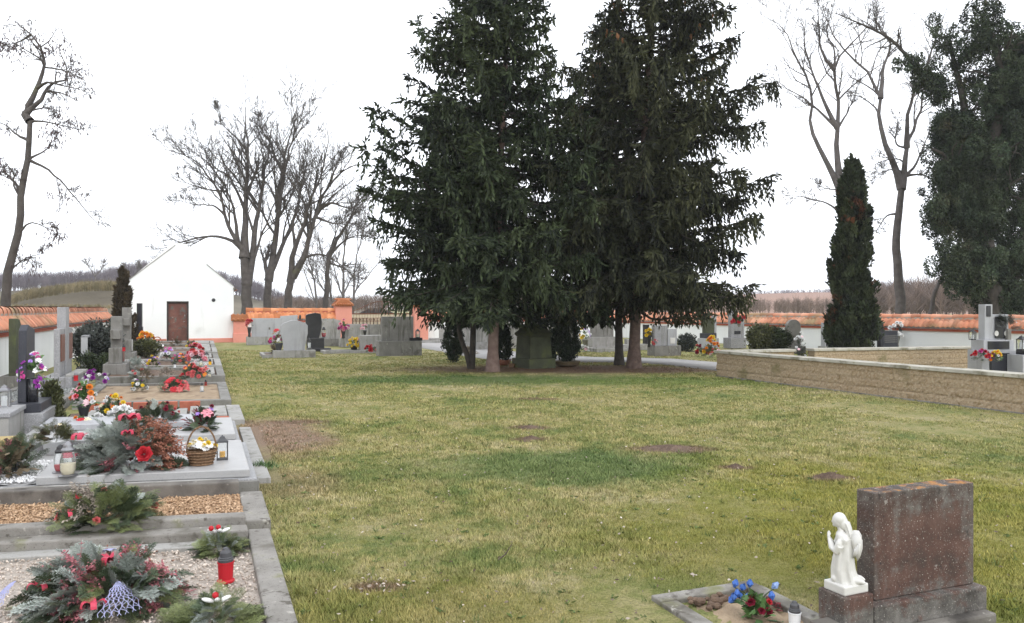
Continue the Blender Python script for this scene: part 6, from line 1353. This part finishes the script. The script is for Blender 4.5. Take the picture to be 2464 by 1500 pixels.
potted('bushy dark conifer in a shallow bowl right of the stone pedestal', 1364, 882, 62, 112, 525, True, [(0, .35), (.2, .75), (.45, 1), (.75, .9), (.93, .5), (1, .1)], 7000)
potted('spindly dark conifer close behind the bushy one', 1336, 866, 34, 130, 527, False, [(0, .8), (.3, 1), (.6, .6), (1, .1)], 3200)
a = at(1231, 884); t = thing('wicker_basket', 'small dark wicker basket at the foot of the pedestal', 'basket', a, RZ); obj('basket', MB().lathe([(.07, 0), (.1, .1), (.09, .1), (.07, .05)], 14), MAT['wicker'], t); obj('handle', MB().tube([(math.cos(u)*.09, 0, .1+math.sin(u)*.12) for u in np.linspace(0, math.pi, 12)], .008, 5), MAT['wicker'], t)
pp('yellow and violet flowers in a vase left of the grey oblong gravestone', 1408, 0, 26, 60, .1, 29.0, GR(16, .4), [('pom', 'yellow', 8, .2), ('star', 'violet', 6, .18), ('rose', 'white', 4, .16)], 531, vase=('pot', .3, .4, 'concrete_light'), lo=.0)
pp('white flower heads lying before the grey oblong gravestone', 1400, 0, 34, 18, .05, 27.6, GR(16, .3, 'silver_fir', 'fir'), [('rose', 'white', 8, .13), ('rose', 'blush', 3, .1)], 533)
pp('bright yellow bunch in a dark vase behind the big spruce trunk', 1562, 0, 20, 46, .3, 26.6, GR(8, .4), [('pom', 'yellow', 12, .26)], 535, vase=('vase', .34, .6, 'black_plastic'), lo=.0)
pp('pink and red posy beside the bright yellow bunch', 1575, 0, 16, 20, .32, 26.4, GR(6, .4), [('rose', 'coral', 4, .24), ('rose', 'blush', 2, .2)], 537)
pp('red and white flower seen left of the monument shaft', 1246, 0, 20, 40, .9, 28, GR(10, .4), [('rose', 'red', 3, .2), ('rose', 'white', 3, .18)], 539, vase=('vase', .3, .5, 'concrete_light'))
bush('round grey green bush between the graves right of the spruces', 1655, 846, .74, .62, 'grey_bush', 541, n=4500, leaf=(.08, .04), base=0)
bush('rounded evergreen bush, darker left one of the pair before the right wall', 1832, 850, .95, 1.02, 'olive_bush', 543, n=7200, leaf=(.1, .05), base=0)
bush('rounded evergreen bush, lighter right one of the pair before the right wall', 1872, 850, 1.0, .9, 'boxwood', 545, n=7200, leaf=(.1, .05), base=0)
pp('big bunch of yellow and orange chrysanthemums before the grey gravestone', 1712, 0, 40, 46, .05, 25.6, FI(40, .3), [('pom', 'yellow', 12, .14), ('pom', 'orange', 10, .13)], 547, lo=.1)
pp('small dark red flower tuft left of the yellow orange bunch', 1684, 0, 28, 26, .04, 25.8, FI(24, .3), [('rose', 'wine', 5, .16), ('rose', 'red', 4, .15)], 549)
pp('dark wilted posy with pink blooms at the enclosure wall end', 1724, 0, 30, 24, .04, 24.6, FI(24, .3), [('rose', 'blush', 3, .16), ('rose', 'coral', 4, .14)], 551)
pp('red gerbera bunch on the grey cross gravestone', 1779, 0, 30, 28, .88, 30.4, GR(14, .4), [('pom', 'red', 9, .22)], 553, vase=('vase', .2, .3, 'concrete_light'))
pp('white and blush flower bowls behind the long enclosure wall', 1893, 0, 34, 34, .18, 19.6, GR(12, .3), [('pom', 'white', 8, .16), ('pom', 'blush', 5, .13)], 555, vase=('bowl', .45, .4, 'concrete_light'))
pp('white artificial wreath hanging beside the round topped gravestone', 1924, 0, 28, 84, .08, 21.0, FI(30, .5, 'grey_bush'), [('rose', 'white', 14, .16), ('star', 'blush', 4, .14)], 557, lo=-.2)
pp('white hydrangea in a grey pot right of the dark gravestone', 2157, 0, 34, 62, .2, 28.0, GR(12, .3, 'grey_bush'), [('pom', 'white', 16, .18)], 559, vase=('vase', .3, .5, 'concrete_light'), lo=-.1)
pp('crimson flower row before the grey cross monument', 2362, 0, 54, 26, .38, 18.4, FI(30, .22), [('rose', 'red', 10, .1), ('rose', 'magenta', 7, .09)], 561)
pp('yellow and orange posy before the grey cross monument', 2396, 0, 34, 26, .36, 18.3, GR(14, .25), [('pom', 'yellow', 9, .14), ('pom', 'orange', 5, .13), ('rose', 'white', 3, .12)], 563)
pp('green fir twigs in the vase of the grey cross monument', 2424, 0, 44, 44, 1.1, 18.7, FI(26, .4, 'grey_bush'), [('rose', 'white', 2, .06)], 565)
for cx, Y, wpx, hpx, mt, sd, lab in ((1120, 27.5, 60, 14, 'brown_greens', 571, 'low brown plant edging at the left path kerb'), (1760, 26, 30, 20, 'brown_greens', 573, 'dry brown plant at the foot of the cross gravestone')):
    pp(lab, cx, 0, wpx, hpx, .02, Y, [('greens', mt, 'leaf', 40, .3, FULL, .9)], [], sd)

# ---- blue tulips and lamp on the near flower bed
c = at(1566, 1447); B = lambda x, y, z: c + NV*x + DV*y + np.array([0, 0, z])
a = at(1815, 1478, .02); t = thing('blue_tulips', 'blue fabric tulips on green stems in the sandy bed', 'flowers', a); g = np.random.default_rng(601); st = []
for px, py in ((1768, 1408), (1786, 1416), (1804, 1408), (1775, 1432), (1784, 1437), (1766, 1440), (1862, 1412), (1858, 1438), (1758, 1446), (1796, 1442)):
    h = P(px, py, a[1]+g.uniform(-.03, .05))-a; o = obj('blossom', bl_mesh('tulip', 'blue' if g.uniform() < .7 else 'skyblue'), None, t, loc=h, scale=.027); o.rotation_euler = look((g.normal(0, .5), g.normal(-.3, .4), 1), g.uniform(0, 6))
    st.append(resample(np.array([(0, 0, -.02), h*.5+np.array([0, 0, .02]), h-np.array([0, 0, .012])]), 8))
V, Q = tubes(np.array(st), np.full((len(st), 8), .0032), 5); obj('stems', mesh_np('stems', V, Q), MAT['leaf_green'], t)
a = at(1826, 1492, .02); arrangement('green leafed plant with dark red rose heads in front of the blue tulips', a, .15, .13, [('leaves', 'leaf_green', 'leaf', 40, .08, FULL, .8)], [('rose', 'wine', 4, .024), ('rose', 'red', 1, .02)], 603, lo=.4)
a = at(1852, 1462, .02); arrangement('dark wine dried flower tuft behind the green plant', a, .13, .05, [('greens', 'dark_red_leaf', 'leaf', 30, .05, FULL, .9)], [], 605)
a = at(1912, 1512, .02); lantern('small white grave candle with a dark pointed lid by the angel block', a, .135, 'red', body='white_plastic', lid='grey_plastic', name='grave_candle', cat='grave candle')

# ---- kneeling angel figurine, facing left, on a thin plinth
a = at(2031, 1441, .22); pos = np.array([a[0], a[1], .22]) + NV*.09 + DV*.085
t = thing('angel_figurine', 'white kneeling praying angel figurine with folded wings', 'figurine', pos, RZ+R(3)); t.scale = (1.2, 1.2, 1.2); TURN = R(-46)
obj('plinth', MB().box(-.062, .07, -.055, .055, 0, .038), MAT['white_china'], t, bevel=.006)
def loft(m, rings, n=28, fold=0):
    V = []; 
    for (x, y, z, rx, ry, f) in rings:
        for k in range(n):
            u = 2*math.pi*k/n; q = 1+f*math.cos(7*u+z*14)+f*.5*math.cos(11*u-z*9); V.append((x+rx*q*math.cos(u), y+ry*q*math.sin(u), z))
    Fs = [(i*n+k, i*n+(k+1) % n, (i+1)*n+(k+1) % n, (i+1)*n+k) for i in range(len(rings)-1) for k in range(n)]+[tuple(range(n-1, -1, -1)), tuple(range((len(rings)-1)*n, len(rings)*n))]
    return m.add(V, Fs)
m = MB()
loft(m, [(.004, 0, .03, .056, .05, .03), (-.002, 0, .05, .051, .048, .08), (-.008, 0, .09, .045, .046, .1), (-.007, 0, .13, .041, .045, .09), (-.004, 0, .165, .036, .042, .06), (-.004, 0, .195, .032, .041, .03), (-.006, 0, .215, .031, .044, .02), (-.01, 0, .231, .025, .036, .0), (-.014, 0, .242, .014, .018, 0), (-.018, 0, .256, .0125, .0135, 0)])
m.ell((-.026, 0, .283), (.024, .0215, .029), 18, 12); m.ell((-.047, 0, .277), (.006, .004, .006), 8, 6); m.ell((-.04, 0, .264), (.009, .009, .008), 10, 6)   # head, nose, chin
for s in (-1, 1):
    V, Q = tubes(np.array([[(-.008, s*.04, .222), (-.022, s*.047, .195), (-.036, s*.042, .168), (-.05, s*.026, .178), (-.06, s*.007, .205)]]), np.array([[.016, .0165, .0155, .014, .008]]), 12); m.add(V, Q)
    m.ell((-.026, s*.046, .188), (.014, .012, .028), 10, 8)
    V, Q = tubes(np.array([[(-.06, s*.006, .203), (-.063, s*.0045, .218), (-.0655, s*.003, .232)]]), np.array([[.0065, .0062, .003]]), 10); m.add(V, Q)
    for f in range(4): V, Q = tubes(np.array([[(-.0605+f*.0022, s*.004, .222), (-.064+f*.002, s*.0025, .2385-.0012*f)]]), np.array([[.0022, .0014]]), 6); m.add(V, Q)
    m.ell((.038, s*.02, .05), (.034, .016, .014), 12, 8); m.ell((.064, s*.02, .046), (.013, .011, .008), 10, 6)            # calves under the robe, soles
    m.ell((-.034, s*.018, .05), (.022, .019, .016), 12, 8)                                                                # knees
b = obj('figure', m, MAT['white_china'], t, smooth=True, rz=TURN); r_ = b.modifiers.new('one_surface', 'REMESH'); r_.mode = 'VOXEL'; r_.voxel_size = .0026; r_.use_smooth_shade = True
s_ = b.modifiers.new('soften', 'SMOOTH'); s_.factor = .5; s_.iterations = 2
m = MB()                                             # long hair falling over the back
m.ell((-.021, 0, .289), (.0265, .0245, .0265), 18, 12); m.ell((-.008, 0, .272), (.02, .0235, .03), 14, 10)
loft(m, [(.0, 0, .28, .017, .022, .06), (.009, 0, .255, .016, .024, .09), (.016, 0, .23, .014, .025, .1), (.022, 0, .205, .011, .022, .12), (.025, 0, .18, .006, .012, .1)], 30)
h_ = obj('hair', m, MAT['white_china'], t, smooth=True, rz=TURN); r_ = h_.modifiers.new('one_surface', 'REMESH'); r_.mode = 'VOXEL'; r_.voxel_size = .0024; r_.use_smooth_shade = True
for s in (-1, 1):                                    # rounded feathered wings
    out = [(0, .0), (.02, .016), (.04, .014), (.052, -.006), (.052, -.04), (.044, -.07), (.034, -.092), (.024, -.07), (.012, -.04), (.0, -.018)]
    m = MB(); n = len(out); V = [(x, .003, z) for x, z in out]+[(x, -.003, z) for x, z in out]+[(.026, .009, -.03), (.026, -.009, -.03)]
    m.add(V, [(i, (i+1) % n, 2*n) for i in range(n)]+[((i+1) % n+n, i+n, 2*n+1) for i in range(n)]+[(i, i+n, (i+1) % n+n, (i+1) % n) for i in range(n)])
    for k in range(4): m.tube([(.044-.006*k, s*.006, -.02-.008*k), (.04-.007*k, s*.005, -.055-.009*k), (.034-.006*k, s*.003, -.085+.006*k)], [.005, .0045, .002], 6)
    ct_, st_ = math.cos(TURN), math.sin(TURN); o = obj('wing', m, MAT['white_china'], t, loc=(.016*ct_-s*.014*st_, .016*st_+s*.014*ct_, .226), smooth=True); o.rotation_euler = (0, 0, TURN+s*R(28))

# ------------------------------------------------------------------ grass blades, dead leaves
def inside_lawn(x, y):
    s = (x-O0[0])*DV[0]+(y-O0[1])*DV[1]; v = (x-O0[0])*NV[0]+(y-O0[1])*NV[1]
    ok = (v > .04) & ~((v < .27) & (s > 3.4) & (s < 7.0))
    c = at(1566, 1447); u = (x-c[0])*NV[0]+(y-c[1])*NV[1]; q = (x-c[0])*DV[0]+(y-c[1])*DV[1]
    ok &= ~((u > -.01) & (u < .68) & (q > -1.2) & (q < .01) & ~((u > .68) & (q > -.12) & (u < .72)))
    ok &= ~((u > .43) & (u < 1.57) & (q < -.6) & (q > -.97))
    e = (x-C0[0])*dC[0]+(y-C0[1])*dC[1]; f = (x-C0[0])*-dC[1]+(y-C0[1])*dC[0]
    ok &= ~((e > -.05) & (f > -.02) & (f < 8))
    pw = np.array([p[:2] for p in near]+[p[:2] for p in far[::-1]]); ins = np.zeros(len(x), bool); j = len(pw)-1
    for i in range(len(pw)):
        cnd = ((pw[i, 1] > y) != (pw[j, 1] > y)) & (x < (pw[j, 0]-pw[i, 0])*(y-pw[i, 1])/(pw[j, 1]-pw[i, 1]+1e-9)+pw[i, 0]); ins ^= cnd; j = i
    le = at(1385, 889); ok &= ~((((x-le[0])/4.6)**2+((y-le[1])/1.25)**2 < 1) & (np.sin(x*37+y*91)*np.sin(y*53-x*17) > -.35))
    return ok & ~ins
def lawn_points(n, g, y0=3.4, y1=30, pw=1.0):
    Y = y0*(y1/y0)**(g.uniform(0, 1, n)**pw); X = Y*g.uniform(-.7, .7, n)+g.uniform(-1, 1, n)*np.where(g.uniform(size=n) < .3, 3.0, .3); ok = inside_lawn(X, Y); return X[ok], Y[ok]
g = np.random.default_rng(700); X, Y = lawn_points(175000, g, pw=1.1); n = len(X); k = 7
cl = np.sin(X*2.1+1.3*np.sin(Y*1.7))*np.sin(Y*2.6+X)+np.sin(X*5.3+Y*3.1)*.5
own = np.repeat(np.arange(n), k); C = n*k; px_, py_ = X[own]+g.normal(0, .018, C), Y[own]+g.normal(0, .018, C)
hh = np.clip(.014+.007*cl[own], .005, .04)*g.uniform(.5, 1.5, C)*(1+Y[own]*.01); az = g.uniform(0, 6.28, C); ln = g.uniform(.4, 2.0, C)*hh; wd = (.0011+.00036*Y[own])
tip = np.stack([px_+np.cos(az)*ln, py_+np.sin(az)*ln, hh], 1); sd = np.stack([-np.sin(az)*wd, np.cos(az)*wd, np.zeros(C)], 1); bp = np.stack([px_, py_, np.full(C, -.012)], 1)
V = np.stack([bp-sd, bp+sd, tip], 1).reshape(-1, 3); T = np.repeat(np.clip(g.normal(.45, .2, C)+.14*np.sin(X*9+np.sin(Y*7))[own]*np.sin(Y*11)[own]-.03, 0, 1), 3)
tag(obj('grass', mesh_np('grass', V, np.arange(len(V)).reshape(-1, 3), T), MAT['grass']), 'short uneven winter grass of the lawn', kind='stuff')
X, Y = lawn_points(2300, g, 3.5, 18, .8); n = len(X); a0 = np.array([at(905, 1410)[:2]]); e = g.normal(0, .09, (46, 2))+a0; X = np.concatenate([X, e[:, 0]]); Y = np.concatenate([Y, e[:, 1]]); n = len(X)
p = np.stack([X, Y, g.uniform(.012, .03, n)], 1); d = g.normal(size=(n, 3))*np.array([1, 1, .25]); lv = Leaves(); lv.add(cards(p, d, g.uniform(.014, .036, n), g.uniform(.008, .017, n), g, 1)); mk('dead_leaf', [(.28, .22, .17), (.5, .45, .4)], 6, tint=((.3, .24, .2), (1.3, 1.3, 1.3)))
tag(lv.build('leaf_litter', MAT['dead_leaf'], None), 'scattered dry leaf bits on the grass', kind='stuff')

a = at(634, 1128); n = 260; g = np.random.default_rng(5); p = np.stack([g.normal(0, .07, n), g.normal(0, .05, n), np.zeros(n)], 1); lv = Leaves(); lv.add(cards(p, np.stack([g.normal(0, .6, n), g.normal(0, .6, n), np.ones(n)], 1), g.uniform(.05, .12, n), .006, g, 1))
tag(lv.build('grass_tuft', MAT['leaf_green'], None, loc=a), 'dark green grass tuft at the corner of the granite grave', 'grass tuft')

# broad leaved rosettes and longer fresh tufts standing in the turf
g = np.random.default_rng(77); X, Y = lawn_points(900, g, 3.6, 20, .9); n = len(X); k = 9; own = np.repeat(np.arange(n), k); C = n*k; az = g.uniform(0, 6.28, C); wk = (g.uniform(size=n) < .5)[own]
p = np.stack([X[own]+g.normal(0, .012, C), Y[own]+g.normal(0, .012, C), np.zeros(C)], 1); d = np.stack([np.cos(az), np.sin(az), np.where(wk, .35, 1.6)], 1); lv = Leaves(); lv.add(cards(p, d, np.where(wk, g.uniform(.02, .045, C), g.uniform(.03, .07, C)), np.where(wk, .014, .004), g, 1))
mk('weed_leaf', [(.075, .12, .035), (.12, .165, .055)], 2, tint=((.6, .6, .6), (1.35, 1.3, 1.2))); tag(lv.build('weeds', MAT['weed_leaf'], None), 'small green weeds and fresh tufts in the turf', kind='stuff')
# ------------------------------------------------------------------ light, air, camera
w = bpy.data.worlds.new('World'); scene.world = w; w.use_nodes = True
nt = w.node_tree; bg = nt.nodes['Background']
sky = nt.nodes.new('ShaderNodeTexSky'); sky.sky_type = 'NISHITA'; sky.sun_disc = False; sky.sun_elevation = R(38); sky.sun_rotation = R(150)
sky.air_density = 1.0; sky.dust_density = 4.0
hs = nt.nodes.new('ShaderNodeHueSaturation'); hs.inputs['Saturation'].default_value = .12; hs.inputs['Value'].default_value = 1.0
mx = nt.nodes.new('ShaderNodeMix'); mx.data_type = 'RGBA'; mx.inputs[0].default_value = .8; mx.inputs[7].default_value = (14.4, 14.9, 15.8, 1)   # the cloud cover
nt.links.new(sky.outputs[0], hs.inputs['Color']); nt.links.new(hs.outputs[0], mx.inputs[6]); nt.links.new(mx.outputs[2], bg.inputs['Color'])
bg.inputs['Strength'].default_value = .13
sl = bpy.data.lights.new('sun', 'SUN'); sl.energy = .7; sl.angle = R(25); sl.color = (1, .97, .93)
so = bpy.data.objects.new('sun', sl); COL.objects.link(so)
az, el = R(150), R(38)
so.rotation_euler = Vector((-math.sin(az)*math.cos(el), -math.cos(az)*math.cos(el), -math.sin(el))).to_track_quat('-Z', 'Y').to_euler()
HAZE = 0.0005
if HAZE:
    t = NT('haze_air'); t.t.nodes.remove(t.b)
    v = t.n('ShaderNodeVolumePrincipled'); v.inputs['Color'].default_value = (.86, .88, .95, 1); v.inputs['Density'].default_value = HAZE; v.inputs['Anisotropy'].default_value = .2
    t.l(v.outputs[0], t.t.nodes['Material Output'].inputs['Volume'])
    tag(obj('haze', MB().box(-1600, 1600, -40, 1600, -4, 60), t.m), kind='stuff')
cam = bpy.data.cameras.new('camera'); co = bpy.data.objects.new('camera', cam); COL.objects.link(co); scene.camera = co
cam.sensor_width = 36; cam.lens = 36*F/2464; cam.shift_y = -(750-HY)/2464
cam.clip_end = 5000; cam.clip_start = .05
co.location = (0, 0, EYE); co.rotation_euler = (R(90), 0, 0)
vs = scene.view_settings; vs.view_transform = 'Standard'; vs.look = 'None'; vs.exposure = .2; vs.gamma = 1; vs.use_curve_mapping = False
scene.cycles.max_bounces = 6; scene.cycles.volume_bounces = 1
scene.cycles.transparent_max_bounces = 8
